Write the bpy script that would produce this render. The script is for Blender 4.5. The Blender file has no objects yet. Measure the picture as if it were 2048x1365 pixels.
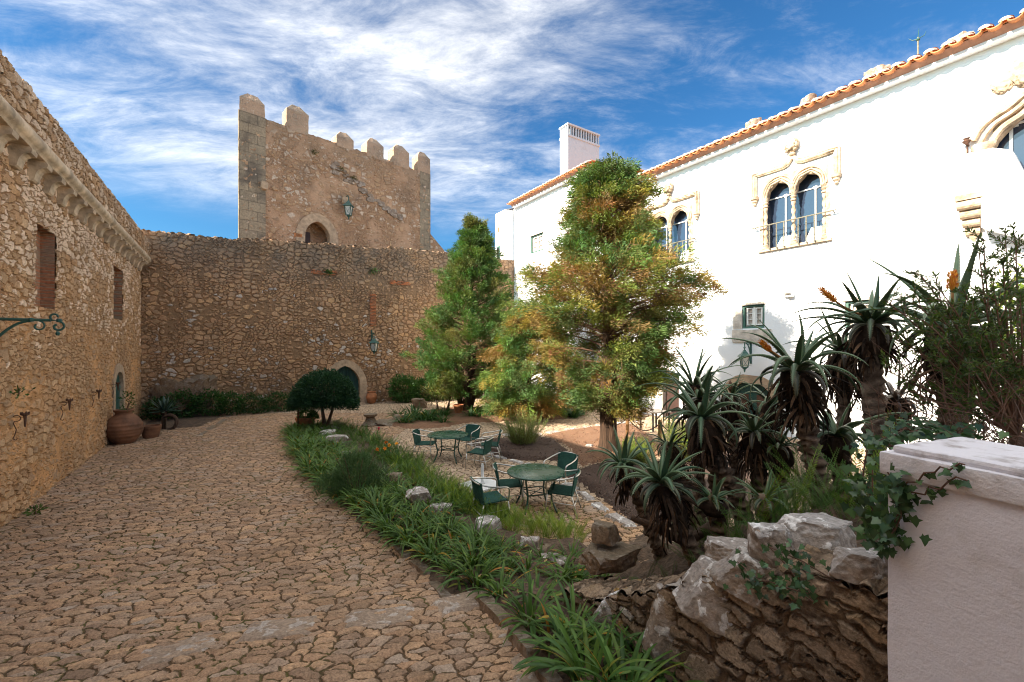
import bpy, bmesh, math, random
import numpy as np
from mathutils import Vector, Matrix, noise as mn

random.seed(7); RNG = np.random.default_rng(7)
SC = bpy.context.scene
COL = SC.collection
PI = math.pi
F = 853.0; HOR = 695.0; EYE = 3.1            # focal length in photo pixels, horizon row, eye height

# ------------------------------------------------------------------ helpers
def at(px, py, Y):
    return Vector(((px - 1024) / F * Y, Y, EYE - (py - HOR) / F * Y))
def gnd(px, py, z=0.0):
    Y = F * (EYE - z) / (py - HOR)
    return Vector(((px - 1024) / F * Y, Y, z))
def sstep(a, b, x):
    t = min(1, max(0, (x - a) / (b - a))); return t * t * (3 - 2 * t)
def gz(x, y):
    """height of the courtyard ground"""
    r = min(.55, max(0, (5.6 - y) * .15)) * sstep(4.5, 1.5, x)
    d = ((x - 3.3) / 2.7) ** 2 + ((y - 3.7) / 3.2) ** 2
    m = 1.5 * (1 - d) ** 2 if d < 1 else 0
    return max(r, m)
def gpt(px, py):
    """the ground point under a photo pixel"""
    z = 0.0
    for _ in range(12):
        p = gnd(px, py, z); z = .5 * z + .5 * gz(p.x, p.y)
    return Vector((p.x, p.y, gz(p.x, p.y)))

def tag(o, label=None, cat=None, group=None, kind=None):
    if label: o['label'] = label
    if cat: o['category'] = cat
    if group: o['group'] = group
    if kind: o['kind'] = kind
    return o
def thing(name, label, cat, loc=(0, 0, 0), rz=0.0, group=None):
    o = bpy.data.objects.new(name, None); COL.objects.link(o)
    o.empty_display_size = .2; o.location = loc; o.rotation_euler = (0, 0, rz)
    return tag(o, label, cat, group)
def copy_tree(o, parent=None):
    c = o.copy(); COL.objects.link(c)
    if parent: c.parent = parent
    for ch in list(o.children): copy_tree(ch, c)
    return c

class MB:
    """collects shapes into one mesh"""
    def __init__(s): s.v = []; s.f = []; s.c = []; s.hascol = False
    def add(s, vs, fs, col=None):
        n = len(s.v); s.v += [tuple(v) for v in vs]
        s.f += [tuple(i + n for i in f) for f in fs]
        s.c += [tuple(col) if col else (1, 1, 1)] * len(vs)
        if col: s.hascol = True
        return s
    def box(s, lo, hi, M=None, col=None):
        x0, y0, z0 = lo; x1, y1, z1 = hi
        vs = [Vector(p) for p in ((x0,y0,z0),(x1,y0,z0),(x1,y1,z0),(x0,y1,z0),(x0,y0,z1),(x1,y0,z1),(x1,y1,z1),(x0,y1,z1))]
        if M: vs = [M @ v for v in vs]
        return s.add(vs, [(0,3,2,1),(4,5,6,7),(0,1,5,4),(1,2,6,5),(2,3,7,6),(3,0,4,7)], col)
    def tube(s, pts, rad, n=8, col=None, cap=True):
        pts = [Vector(p) for p in pts]
        if not isinstance(rad, (list, tuple)): rad = [rad] * len(pts)
        vs = []; fs = []; up = None
        for i, p in enumerate(pts):
            t = (pts[min(i + 1, len(pts) - 1)] - pts[max(i - 1, 0)])
            if t.length < 1e-9: t = Vector((0, 0, 1))
            t.normalize()
            if up is None: up = t.orthogonal().normalized()
            up = (up - t * up.dot(t))
            if up.length < 1e-6: up = t.orthogonal()
            up.normalize(); w = t.cross(up)
            for k in range(n):
                a = 2 * PI * k / n
                vs.append(p + (up * math.cos(a) + w * math.sin(a)) * rad[i])
        for i in range(len(pts) - 1):
            for k in range(n):
                k2 = (k + 1) % n
                fs.append((i*n+k, i*n+k2, (i+1)*n+k2, (i+1)*n+k))
        if cap:
            fs.append(tuple(range(n - 1, -1, -1))); b = (len(pts) - 1) * n
            fs.append(tuple(b + k for k in range(n)))
        return s.add(vs, fs, col)
    def lathe(s, prof, n=24, c=(0, 0, 0), col=None, cap=True, sq=1.0):
        vs = []; fs = []
        for r, z in prof:
            for k in range(n):
                a = 2 * PI * k / n
                vs.append((c[0] + r * math.cos(a), c[1] + r * math.sin(a) * sq, c[2] + z))
        for i in range(len(prof) - 1):
            for k in range(n):
                k2 = (k + 1) % n
                fs.append((i*n+k, i*n+k2, (i+1)*n+k2, (i+1)*n+k))
        if cap:
            fs.append(tuple(range(n - 1, -1, -1))); b = (len(prof) - 1) * n
            fs.append(tuple(b + k for k in range(n)))
        return s.add(vs, fs, col)
    def prism(s, poly, y0, y1, col=None):
        """(x,z) outline, counter-clockwise seen from -y, extruded from y0 (front) to y1"""
        n = len(poly)
        vs = [(x, y0, z) for x, z in poly] + [(x, y1, z) for x, z in poly]
        fs = [tuple(range(n)), tuple(range(2*n - 1, n - 1, -1))]
        for i in range(n):
            j = (i + 1) % n; fs.append((i, i + n, j + n, j))
        return s.add(vs, fs, col)
    def ring(s, inner, outer, y0, y1, gap=0.0, col=None):
        """voussoirs between two equal-length (x,z) polylines"""
        for i in range(len(inner) - 1):
            a, b, c, d = inner[i], inner[i+1], outer[i+1], outer[i]
            m = [((a[0]+b[0]+c[0]+d[0]) / 4, (a[1]+b[1]+c[1]+d[1]) / 4)]*4
            q = [((1-gap)*p[0] + gap*o[0], (1-gap)*p[1] + gap*o[1]) for p, o in zip((a, b, c, d), m)]
            s.prism(q, y0, y1, col)
        return s
    def strip(s, xs, lo, hi, y0, y1, col=None):
        """panel between two height functions over x"""
        vs = []; fs = []
        for x in xs:
            vs += [(x, y0, lo(x)), (x, y0, hi(x)), (x, y1, lo(x)), (x, y1, hi(x))]
        for i in range(len(xs) - 1):
            a = 4*i; b = a + 4
            fs += [(a, b, b+1, a+1), (a+3, b+3, b+2, a+2), (a+2, b+2, b, a), (a+1, b+1, b+3, a+3)]
        fs += [(0, 1, 3, 2)]; e = 4*(len(xs)-1); fs += [(e+1, e, e+2, e+3)]
        return s.add(vs, fs, col)
    def build(s, name, mat, parent=None, smooth=False, loc=None, auto=None):
        me = bpy.data.meshes.new(name); me.from_pydata(s.v, [], s.f); me.update()
        if s.hascol:
            a = me.color_attributes.new('col', 'FLOAT_COLOR', 'POINT')
            arr = np.ones((len(s.v), 4), np.float32); arr[:, :3] = np.array(s.c, np.float32); a.data.foreach_set('color', arr.ravel())
        return link(name, me, mat, parent, smooth, loc, auto)

def link(name, me, mat, parent=None, smooth=False, loc=None, auto=None):
    o = bpy.data.objects.new(name, me); COL.objects.link(o)
    if mat: me.materials.append(mat)
    if parent: o.parent = parent
    if loc is not None: o.location = loc
    if smooth or auto: me.polygons.foreach_set('use_smooth', [True] * len(me.polygons))
    if auto:
        try: me.set_sharp_from_angle(angle=math.radians(auto))
        except Exception: pass
    return o

def mesh_np(name, V, Q, C=None):
    """mesh from numpy vertices and quads/tris"""
    me = bpy.data.meshes.new(name); V = np.asarray(V, np.float32); Q = np.asarray(Q, np.int32)
    k = Q.shape[1]
    me.vertices.add(len(V)); me.vertices.foreach_set('co', V.ravel())
    me.loops.add(Q.size); me.loops.foreach_set('vertex_index', Q.ravel())
    me.polygons.add(len(Q)); me.polygons.foreach_set('loop_start', np.arange(0, Q.size, k, dtype=np.int32))
    me.update(calc_edges=True)
    if C is not None:
        a = me.color_attributes.new('col', 'FLOAT_COLOR', 'POINT')
        arr = np.ones((len(V), 4), np.float32); arr[:, :3] = C; a.data.foreach_set('color', arr.ravel())
    me.validate()
    return me
def nrm(a): return a / np.maximum(np.linalg.norm(a, axis=-1, keepdims=True), 1e-9)

def leaf_cloud(P, D, L, W, C, droop=0.0, fold=.25, flat=0.0):
    """one folded diamond leaf per row: base P, axis D, length L, width W, colour C"""
    n = len(P); D = nrm(D); R = RNG.normal(size=(n, 3)); R[:, 2] += flat * 3
    S = nrm(np.cross(D, R)); U = np.cross(S, D)
    L = np.asarray(L).reshape(-1, 1); W = np.asarray(W).reshape(-1, 1)
    tip = P + D * L; tip[:, 2] -= (droop * L)[:, 0]
    mid = P + D * L * .5 - U * W * fold; mid[:, 2] += (droop * L * .1)[:, 0]
    V = np.stack([P, mid + S * W * .5 + U * W * fold, tip, mid - S * W * .5 + U * W * fold], 1).reshape(-1, 3)
    Q = np.arange(n * 4).reshape(-1, 4)
    return V, Q, np.repeat(C, 4, axis=0)
def merge(parts):
    V = []; Q = []; C = []; o = 0
    for v, q, c in parts:
        V.append(v); Q.append(q + o); C.append(c); o += len(v)
    return np.concatenate(V), np.concatenate(Q), np.concatenate(C)

# ------------------------------------------------------------------ node materials
def newmat(name):
    m = bpy.data.materials.new(name); m.use_nodes = True; m.node_tree.nodes.clear(); return m
class G:
    def __init__(s, tree): s.t = tree
    def n(s, typ, ins=None, **at_):
        nd = s.t.nodes.new('ShaderNode' + typ)
        for k, v in at_.items(): setattr(nd, k, v)
        for k, v in (ins or {}).items():
            sk = nd.inputs[k]
            if hasattr(v, 'is_output'): s.t.links.new(v, sk)
            else: sk.default_value = v
        return nd
    def math(s, op, a, b=0.0, clamp=False):
        nd = s.n('Math', {0: a, 1: b}, operation=op, use_clamp=clamp); return nd.outputs[0]
    def mix(s, fac, a, b, mode='MIX'):
        nd = s.n('Mix', data_type='RGBA', blend_type=mode, clamp_factor=True)
        for k, v in ((0, fac), (6, a), (7, b)):
            if hasattr(v, 'is_output'): s.t.links.new(v, nd.inputs[k])
            else: nd.inputs[k].default_value = v if k == 0 else (*v[:3], 1)
        return nd.outputs[2]
    def rng(s, v, a, b, c=0.0, d=1.0, smooth=True):
        nd = s.n('MapRange', {'Value': v, 'From Min': a, 'From Max': b, 'To Min': c, 'To Max': d})
        nd.interpolation_type = 'SMOOTHSTEP' if smooth else 'LINEAR'
        return nd.outputs[0]
    def ramp(s, v, stops, interp='LINEAR'):
        nd = s.n('ValToRGB', {0: v}); r = nd.color_ramp; r.interpolation = interp
        while len(r.elements) < len(stops): r.elements.new(.5)
        for e, (p, c) in zip(r.elements, stops): e.position = p; e.color = (*c, 1)
        return nd.outputs[0]
    def noise(s, vec, scale, detail=4, rough=.55, dist=0.0):
        return s.n('TexNoise', {'Vector': vec, 'Scale': scale, 'Detail': detail, 'Roughness': rough, 'Distortion': dist}).outputs
    def out(s, bsdf, disp=None, vol=None):
        o = s.n('OutputMaterial')
        if bsdf is not None: s.t.links.new(bsdf, o.inputs[0])
        if disp is not None: s.t.links.new(disp, o.inputs[2])

def simple(name, col, rough=.6, metal=0.0, nscale=0, namt=.25, bump=0.0, spec=.5, bscale=None):
    m = newmat(name); g = G(m.node_tree)
    tc = g.n('TexCoord').outputs['Object']
    c = (*col, 1)
    if nscale:
        nz = g.noise(tc, nscale, 5)[0]
        k = g.rng(nz, .3, .7, 1 - namt, 1 + namt, False)
        mm = g.n('Vector' + 'Math', {0: c[:3], 'Scale': k}, operation='SCALE'); c = mm.outputs[0]
    p = g.n('BsdfPrincipled', {'Base Color': c, 'Roughness': rough, 'Metallic': metal, 'Specular IOR Level': spec})
    if bump:
        b = g.n('Bump', {'Height': g.noise(tc, bscale or nscale * 3 or 20, 5)[0], 'Strength': 1.0, 'Distance': bump})
        m.node_tree.links.new(b.outputs[0], p.inputs['Normal'])
    g.out(p.outputs[0]); return m

def masonry(name, sx, sz, pal, mortar, w=.10, amp=.03, plaster=0.0, plaster_col=None, white=0.0, white_z=None,
            white_col=(.62,.58,.53), dims='2D', rand=.85, dark=None, moss=None, plane='xz', tone=.35, rough=.9, zt=None, warp=.12,
            plaster_z=None, spots=None, mort_noise=.5, fsc_=30, wig=.10, rot=0.0, dome=0.0, tint=None, displace=True, layer2=1.7):
    """rubble stone: two sizes of Voronoi stones, mortar, plaster patches, pale stones, lichen"""
    m = newmat(name); g = G(m.node_tree); L = m.node_tree.links
    tc = g.n('TexCoord').outputs['Object']
    sep = g.n('SeparateXYZ', {0: tc}).outputs
    wz = g.noise(tc, 1.7, 2)[1]
    off = g.n('VectorMath', {0: g.n('VectorMath', {0: wz, 1: (.5,.5,.5)}, operation='SUBTRACT').outputs[0], 'Scale': warp * 2}, operation='SCALE').outputs[0]
    wv = g.n('VectorMath', {0: tc, 1: off}).outputs[0]
    wf = g.noise(tc, 9, 2)[1]
    off2 = g.n('VectorMath', {0: g.n('VectorMath', {0: wf, 1: (.5,.5,.5)}, operation='SUBTRACT').outputs[0], 'Scale': wig}, operation='SCALE').outputs[0]
    wv = g.n('VectorMath', {0: wv, 1: off2}).outputs[0]
    if rot: wv = g.n('VectorRotate', {'Vector': wv, 'Angle': math.radians(rot)}, rotation_type='Z_AXIS').outputs[0]
    s2 = g.n('SeparateXYZ', {0: wv}).outputs
    if dims == '2D':
        vec = g.n('CombineXYZ', {0: g.math('MULTIPLY', s2[0], sx), 1: g.math('MULTIPLY', s2[2 if plane == 'xz' else 1], sz)}).outputs[0]
    else:
        vec = g.n('CombineXYZ', {0: g.math('MULTIPLY', s2[0], sx), 1: g.math('MULTIPLY', s2[1], sx), 2: g.math('MULTIPLY', s2[2], sz)}).outputs[0]
    def vor(scale, feat):
        nd = g.n('TexVoronoi', voronoi_dimensions=dims, feature=feat)
        L.new(vec, nd.inputs['Vector']); nd.inputs['Scale'].default_value = scale; nd.inputs['Randomness'].default_value = rand
        return nd.outputs
    c1 = vor(1, 'F1')['Color']; d1 = vor(1, 'DISTANCE_TO_EDGE')['Distance']
    if layer2:
        c2 = vor(layer2, 'F1')['Color']; d2 = vor(layer2, 'DISTANCE_TO_EDGE')['Distance']
        pick = g.math('GREATER_THAN', g.noise(tc, .9, 3)[0], .52)
        cm = g.mix(pick, c1, c2)
        dm = g.math('ADD', g.math('MULTIPLY', d1, g.math('SUBTRACT', 1, pick)), g.math('MULTIPLY', d2, pick))
    else: cm, dm = c1, d1
    cs = g.n('SeparateColor', {0: cm}).outputs
    fine = g.noise(tc, fsc_, 8, .68)[0]; mid = g.noise(tc, 5, 4)[0]; big = g.noise(tc, .45, 4, .6)[0]
    n = len(pal); col = g.ramp(cs[0], [(i / (n - 1) if n > 1 else 0, p) for i, p in enumerate(pal)])
    if white:
        wl = g.math('MULTIPLY', g.rng(big, .38, .62), white)
        if white_z: wl = g.math('MULTIPLY', wl, g.rng(sep[2], *white_z))
        isw = g.math('LESS_THAN', cs[1], wl)
        col = g.mix(isw, col, white_col)
    col = g.mix(g.rng(mid, .35, .75, 0, .55), col, g.n('VectorMath', {0: col, 'Scale': .62}, operation='SCALE').outputs[0])
    fsc = g.rng(fine, .3, .7, 1 - tone, 1 + tone * .8, False)
    col = g.n('VectorMath', {0: col, 'Scale': fsc}, operation='SCALE').outputs[0]
    # mortar and plaster
    ww = g.math('ADD', w, g.math('MULTIPLY', g.math('SUBTRACT', mid, .5), w * mort_noise * 2))
    if plaster:
        pm = g.rng(g.noise(tc, .55, 5, .6)[0], .62 - plaster * .4, .80 - plaster * .4)
        if plaster_z: pm = g.math('MULTIPLY', pm, g.rng(sep[2], *plaster_z))
        stick = g.math('MULTIPLY', g.rng(cs[2], .15, .8, .02, .5, False), pm)
        ww = g.math('ADD', ww, stick)
    stone = g.n('MapRange', {'Value': dm, 'From Min': g.math('MULTIPLY', ww, .55), 'From Max': g.math('ADD', ww, .06)}, interpolation_type='SMOOTHSTEP').outputs[0]
    mc = g.n('VectorMath', {0: (*mortar,), 'Scale': fsc}, operation='SCALE').outputs[0]
    if plaster: mc = g.mix(pm, mc, g.n('VectorMath', {0: (*(plaster_col or mortar),), 'Scale': fsc}, operation='SCALE').outputs[0])
    if moss: mc = g.mix(g.rng(g.noise(tc, 1.1, 5, .6)[0], .48, .62), mc, moss)
    col = g.mix(stone, mc, col)
    if zt:      # weathering band between two heights: grey crust
        band = g.math('MULTIPLY', g.rng(sep[2], zt[0], zt[1]), g.rng(g.noise(tc, .8, 5, .65)[0], .3, .6))
        col = g.mix(g.math('MULTIPLY', band, zt[3]), col, zt[2])
    if dark:    # big soft stains
        col = g.mix(g.math('MULTIPLY', g.rng(g.noise(tc, dark[0], 6, .62, .4)[0], .5, .68), dark[2]), col, dark[1])
    if spots:   # lichen spots
        sp = g.n('TexVoronoi', {'Vector': tc, 'Scale': spots[0]}, voronoi_dimensions='3D').outputs['Distance']
        sm = g.math('MULTIPLY', g.math('LESS_THAN', g.math('ADD', sp, g.math('MULTIPLY', fine, .25)), spots[1]), g.rng(g.noise(tc, 1.3, 3)[0], .45, .6))
        col = g.mix(sm, col, spots[2])
    if tint: col = g.n('VectorMath', {0: col, 1: tint}, operation='MULTIPLY').outputs[0]
    p = g.n('BsdfPrincipled', {'Base Color': col, 'Roughness': rough, 'Specular IOR Level': .25})
    h = g.math('MULTIPLY', stone, g.rng(cs[2], 0, 1, .45, 1.0, False))
    if dome: h = g.math('ADD', h, g.math('MULTIPLY', g.rng(dm, 0, .4), dome))
    h = g.math('ADD', h, g.math('MULTIPLY', fine, .38)); h = g.math('ADD', h, g.math('MULTIPLY', mid, .3))
    if displace:
        d = g.n('Displacement', {'Height': h, 'Midlevel': .6, 'Scale': amp}).outputs[0]
        m.displacement_method = 'BOTH'; g.out(p.outputs[0], d)
    else:
        b = g.n('Bump', {'Height': h, 'Distance': amp, 'Strength': 1.0}); L.new(b.outputs[0], p.inputs['Normal']); g.out(p.outputs[0])
    return m

def foliage(name, trans=.35, rough=.55, tint=(1, 1, 1), spec=.3, nscale=3.0):
    m = newmat(name); g = G(m.node_tree)
    c = g.n('Attribute', attribute_name='col').outputs['Color']
    tc = g.n('TexCoord').outputs['Object']
    k = g.rng(g.noise(tc, nscale, 4)[0], .3, .7, .72, 1.25, False)
    c = g.n('VectorMath', {0: c, 'Scale': k}, operation='SCALE').outputs[0]
    c = g.n('VectorMath', {0: c, 1: tint}, operation='MULTIPLY').outputs[0]
    p = g.n('BsdfPrincipled', {'Base Color': c, 'Roughness': rough, 'Specular IOR Level': spec}).outputs[0]
    ct = g.n('VectorMath', {0: c, 1: (1.25, 1.15, .45)}, operation='MULTIPLY').outputs[0]
    t = g.n('BsdfTranslucent', {'Color': ct}).outputs[0]
    g.out(g.n('MixShader', {0: trans, 1: p, 2: t}).outputs[0]); return m

def vcol(name, rough=.6, bump=0.0, bscale=30, spec=.4, amt=.25):
    m = newmat(name); g = G(m.node_tree)
    c = g.n('Attribute', attribute_name='col').outputs['Color']; tc = g.n('TexCoord').outputs['Object']
    nz = g.noise(tc, bscale, 5, .6)[0]
    c = g.n('VectorMath', {0: c, 'Scale': g.rng(nz, .3, .7, 1 - amt, 1 + amt, False)}, operation='SCALE').outputs[0]
    p = g.n('BsdfPrincipled', {'Base Color': c, 'Roughness': rough, 'Specular IOR Level': spec})
    if bump:
        b = g.n('Bump', {'Height': nz, 'Distance': bump, 'Strength': 1.0}); m.node_tree.links.new(b.outputs[0], p.inputs['Normal'])
    g.out(p.outputs[0]); return m

def bark(name, a, b, sx=14, sz=2.5, amp=.03):
    m = newmat(name); g = G(m.node_tree); tc = g.n('TexCoord').outputs['Object']
    mp = g.n('Mapping', {0: tc}); mp.inputs['Scale'].default_value = (sx, sx, sz)
    nz = g.noise(mp.outputs[0], 1, 6, .65, .8)[0]
    c = g.ramp(nz, [(.3, a), (.7, b)])
    p = g.n('BsdfPrincipled', {'Base Color': c, 'Roughness': .9, 'Specular IOR Level': .2})
    bp = g.n('Bump', {'Height': nz, 'Distance': amp, 'Strength': 1.0}); m.node_tree.links.new(bp.outputs[0], p.inputs['Normal'])
    g.out(p.outputs[0]); return m

def bricks(name, c1, c2, mortar, sc=1.0, plane='xz', bw=.5, rh=.25, ms=.02, amp=.012, stain=None):
    m = newmat(name); g = G(m.node_tree); tc = g.n('TexCoord').outputs['Object']; s = g.n('SeparateXYZ', {0: tc}).outputs
    wob = g.math('MULTIPLY', g.math('SUBTRACT', g.noise(tc, 3, 3)[0], .5), .08)
    v = g.n('CombineXYZ', {0: g.math('ADD', s[0], wob), 1: g.math('ADD', s[2] if plane == 'xz' else s[1], wob)}).outputs[0]
    b = g.n('TexBrick', {'Vector': v, 'Color1': (*c1, 1), 'Color2': (*c2, 1), 'Mortar': (*mortar, 1), 'Scale': sc, 'Mortar Size': ms, 'Brick Width': bw, 'Row Height': rh, 'Mortar Smooth': .4, 'Bias': -.1})
    fine = g.noise(tc, 14, 6, .65)[0]
    c = g.n('VectorMath', {0: b.outputs[0], 'Scale': g.rng(fine, .25, .75, .6, 1.3, False)}, operation='SCALE').outputs[0]
    if stain: c = g.mix(g.math('MULTIPLY', g.rng(g.noise(tc, stain[0], 6, .65)[0], .46, .66), stain[2]), c, stain[1])
    p = g.n('BsdfPrincipled', {'Base Color': c, 'Roughness': .9, 'Specular IOR Level': .2})
    h = g.math('ADD', g.math('MULTIPLY', b.outputs[1], -1.0), g.math('MULTIPLY', fine, .6))
    bp = g.n('Bump', {'Height': h, 'Distance': amp, 'Strength': 1.0}); m.node_tree.links.new(bp.outputs[0], p.inputs['Normal'])
    g.out(p.outputs[0]); return m

def plaster(name, col, stain, amt=.5, bump=.006, scale=30, ns=1.2):
    m = newmat(name); g = G(m.node_tree); tc = g.n('TexCoord').outputs['Object']
    k = g.rng(g.noise(tc, ns, 6, .65)[0], .5, .75)
    c = g.mix(g.math('MULTIPLY', k, amt), col, stain)
    p = g.n('BsdfPrincipled', {'Base Color': c, 'Roughness': .85, 'Specular IOR Level': .2})
    h = g.math('ADD', g.noise(tc, scale, 5, .6)[0], g.math('MULTIPLY', g.noise(tc, scale * .2, 4)[0], 1.5))
    bp = g.n('Bump', {'Height': h, 'Distance': bump, 'Strength': 1.0}); m.node_tree.links.new(bp.outputs[0], p.inputs['Normal'])
    g.out(p.outputs[0]); return m

def rockmat(name, cols, lichen=(.62,.60,.58), lam=.5, top=.6, amp=.02, orange=.0):
    """boulder: mottled stone, pale crust lichen on upward faces, brown below"""
    m = newmat(name); g = G(m.node_tree); tc = g.n('TexCoord').outputs['Object']
    geo = g.n('NewGeometry').outputs['Normal']; up = g.n('SeparateXYZ', {0: geo}).outputs[2]
    n1 = g.noise(tc, 4, 6, .65, .5)[0]; n2 = g.noise(tc, 26, 5, .65)[0]; n3 = g.noise(tc, 6.5, 6, .62, .2)[0]; n4 = g.noise(tc, 60, 4, .6)[0]
    c = g.ramp(n1, [(.3, cols[0]), (.5, cols[1]), (.72, cols[2])])
    c = g.mix(g.math('MULTIPLY', g.rng(up, .05, .75), top), c, cols[3])
    c = g.mix(g.math('MULTIPLY', g.math('MULTIPLY', g.rng(n3, .54, .565), g.rng(up, -.25, .4)), lam), c, lichen)
    if orange: c = g.mix(g.math('MULTIPLY', g.rng(g.noise(tc, 6, 5, .7, 1)[0], .62, .68), orange), c, (.38, .2, .05))
    c = g.n('VectorMath', {0: c, 'Scale': g.rng(n2, .3, .7, .6, 1.3, False)}, operation='SCALE').outputs[0]
    p = g.n('BsdfPrincipled', {'Base Color': c, 'Roughness': .9, 'Specular IOR Level': .2})
    h = g.math('ADD', g.math('ADD', n3, g.math('MULTIPLY', n2, .5)), g.math('MULTIPLY', n4, .2))
    bp = g.n('Bump', {'Height': h, 'Distance': amp, 'Strength': 1.0}); m.node_tree.links.new(bp.outputs[0], p.inputs['Normal'])
    g.out(p.outputs[0]); return m

# ------------------------------------------------------------------ frames of the big walls
class Frame:
    """local x runs left to right along a wall, y into the wall, z up"""
    def __init__(s, o, d):
        s.o = Vector((o[0], o[1], 0)); s.d = Vector((d[0], d[1], 0)).normalized(); s.n = Vector((-s.d.y, s.d.x, 0))
        s.rz = math.atan2(s.d.y, s.d.x)
    def loc(s, px, py, y=0.0):
        u = (px - 1024) / F; o = s.o + s.n * y
        x = (u * o.y - o.x) / (s.d.x - u * s.d.y)
        Y = o.y + s.d.y * x
        return x, EYE - (py - HOR) / F * Y
    def w(s, x, y=0.0, z=0.0):
        p = s.o + s.d * x + s.n * y; return Vector((p.x, p.y, z))
LW = Frame((-8.7, 7.24), (-.548, .836))       # left wall, x=0 at the left picture edge, corner at CX
CX = 13.23
corner = LW.w(CX)
BW = Frame((corner.x, corner.y), (.836, .548))  # far wall
FA = Frame((.1, 28.9), (.548, -.836))          # white palace front
TW = Frame((-14.4, 22.5), (.7071, .7071))      # tower

# ------------------------------------------------------------------ world, sun, camera
SUN_EL = math.radians(32.2); SUN_D = Vector((.9, .43, 0)).normalized()
w_ = bpy.data.worlds.new('World'); SC.world = w_; w_.use_nodes = True
g = G(w_.node_tree); w_.node_tree.nodes.clear()
sky = g.n('TexSky'); sky.sky_type = 'NISHITA'; sky.sun_disc = False
sky.sun_elevation = SUN_EL; sky.sun_rotation = math.atan2(-SUN_D.x, -SUN_D.y) % (2 * PI)
sky.air_density = 1.0; sky.dust_density = .6; sky.ozone_density = 2.2
skyc = g.n('HueSaturation', {'Saturation': 1.2, 'Value': .62, 'Color': sky.outputs[0]}).outputs[0]
skyc = g.n('VectorMath', {0: skyc, 1: (.55, .95, 1.12)}, operation='MULTIPLY').outputs[0]
tcg = g.n('TexCoord').outputs['Generated']; s3 = g.n('SeparateXYZ', {0: tcg}).outputs
den = g.math('ADD', g.math('MAXIMUM', s3[2], 0.0), .16)
pl = g.n('CombineXYZ', {0: g.math('DIVIDE', s3[0], den), 1: g.math('DIVIDE', s3[1], den)}).outputs[0]
def streak(rot, sx, sy, scale, detail, rough, dist, off):
    mp = g.n('Mapping', {0: pl}); mp.inputs['Rotation'].default_value = (0, 0, math.radians(rot)); mp.inputs['Scale'].default_value = (sx, sy, 1); mp.inputs['Location'].default_value = off
    return g.noise(mp.outputs[0], scale, detail, rough, dist)[0]
n1 = streak(-28, 1.0, 1.9, .9, 10, .66, .35, (3.1, 1.7, 0))
n2 = streak(-52, 1.0, 2.3, 2.6, 9, .70, .5, (.4, 5.2, 0))
n3 = streak(-20, 1, 1, .42, 3, .5, .2, (8.3, 2.2, 0))
cv = g.math('ADD', g.math('ADD', g.math('MULTIPLY', n1, .55), g.math('MULTIPLY', n2, .33)), g.math('MULTIPLY', n3, .38))
left = g.rng(s3[0], -.75, .75, .085, -.02, False)
cv = g.math('ADD', cv, left)
cloud = g.rng(cv, .56, .90)
cloud = g.math('MULTIPLY', cloud, g.rng(s3[2], .22, .38))
cloudc = g.n('VectorMath', {0: (6.7, 6.6, 6.4), 'Scale': g.rng(n2, .3, .75, .78, 1.08)}, operation='SCALE').outputs[0]
cloud = g.math('MAXIMUM', cloud, g.math('MULTIPLY', g.rng(s3[2], .64, .80), .9))   # unseen cloud veil overhead, added to light the paving from above
wc = g.mix(g.math('MULTIPLY', cloud, .93), skyc, cloudc)
wc = g.n('VectorMath', {0: wc, 'Scale': g.rng(s3[2], .64, .85, 1.0, 1.1)}, operation='SCALE').outputs[0]
sdot = g.n('VectorMath', {0: tcg, 1: (-SUN_D.x * math.cos(SUN_EL), -SUN_D.y * math.cos(SUN_EL), math.sin(SUN_EL))}, operation='DOT_PRODUCT').outputs['Value']
glow = g.n('VectorMath', {0: (1, 1, 1), 1: g.n('VectorMath', {0: (1.4, 1.25, .95), 'Scale': g.rng(sdot, .52, .98)}, operation='SCALE').outputs[0]}).outputs[0]   # added glow in the unseen sun-side sky, fills the shade
wc = g.n('VectorMath', {0: wc, 1: glow}, operation='MULTIPLY').outputs[0]
bg = g.n('Background', {'Color': wc, 'Strength': .078})
o = g.n('OutputWorld'); w_.node_tree.links.new(bg.outputs[0], o.inputs[0])

sl = bpy.data.lights.new('sun', 'SUN'); sl.energy = 5.0; sl.angle = math.radians(.53); sl.color = (1, .87, .69)
so = bpy.data.objects.new('sun', sl); COL.objects.link(so)
so.rotation_euler = Vector((SUN_D.x * math.cos(SUN_EL), SUN_D.y * math.cos(SUN_EL), -math.sin(SUN_EL))).to_track_quat('-Z', 'Y').to_euler()
so.location = (-40, -20, 40)

cam = bpy.data.cameras.new('camera'); cam.sensor_width = 36; cam.lens = F / 2048 * 36; cam.shift_y = (HOR - 682.5) / 2048
cam.clip_start = .05; cam.clip_end = 3000
co = bpy.data.objects.new('camera', cam); COL.objects.link(co); co.location = (0, 0, EYE); co.rotation_euler = (PI / 2, 0, 0); SC.camera = co
SC.view_settings.view_transform = 'Standard'; SC.view_settings.look = 'None'; SC.view_settings.exposure = 1.74; SC.view_settings.gamma = 1
SC.cycles.max_bounces = 8; SC.cycles.diffuse_bounces = 5; SC.cycles.glossy_bounces = 3; SC.cycles.transparent_max_bounces = 6
SC.cycles.use_denoising = True; SC.cycles.filter_width = 1.05; SC.cycles.sample_clamp_indirect = 6

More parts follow.
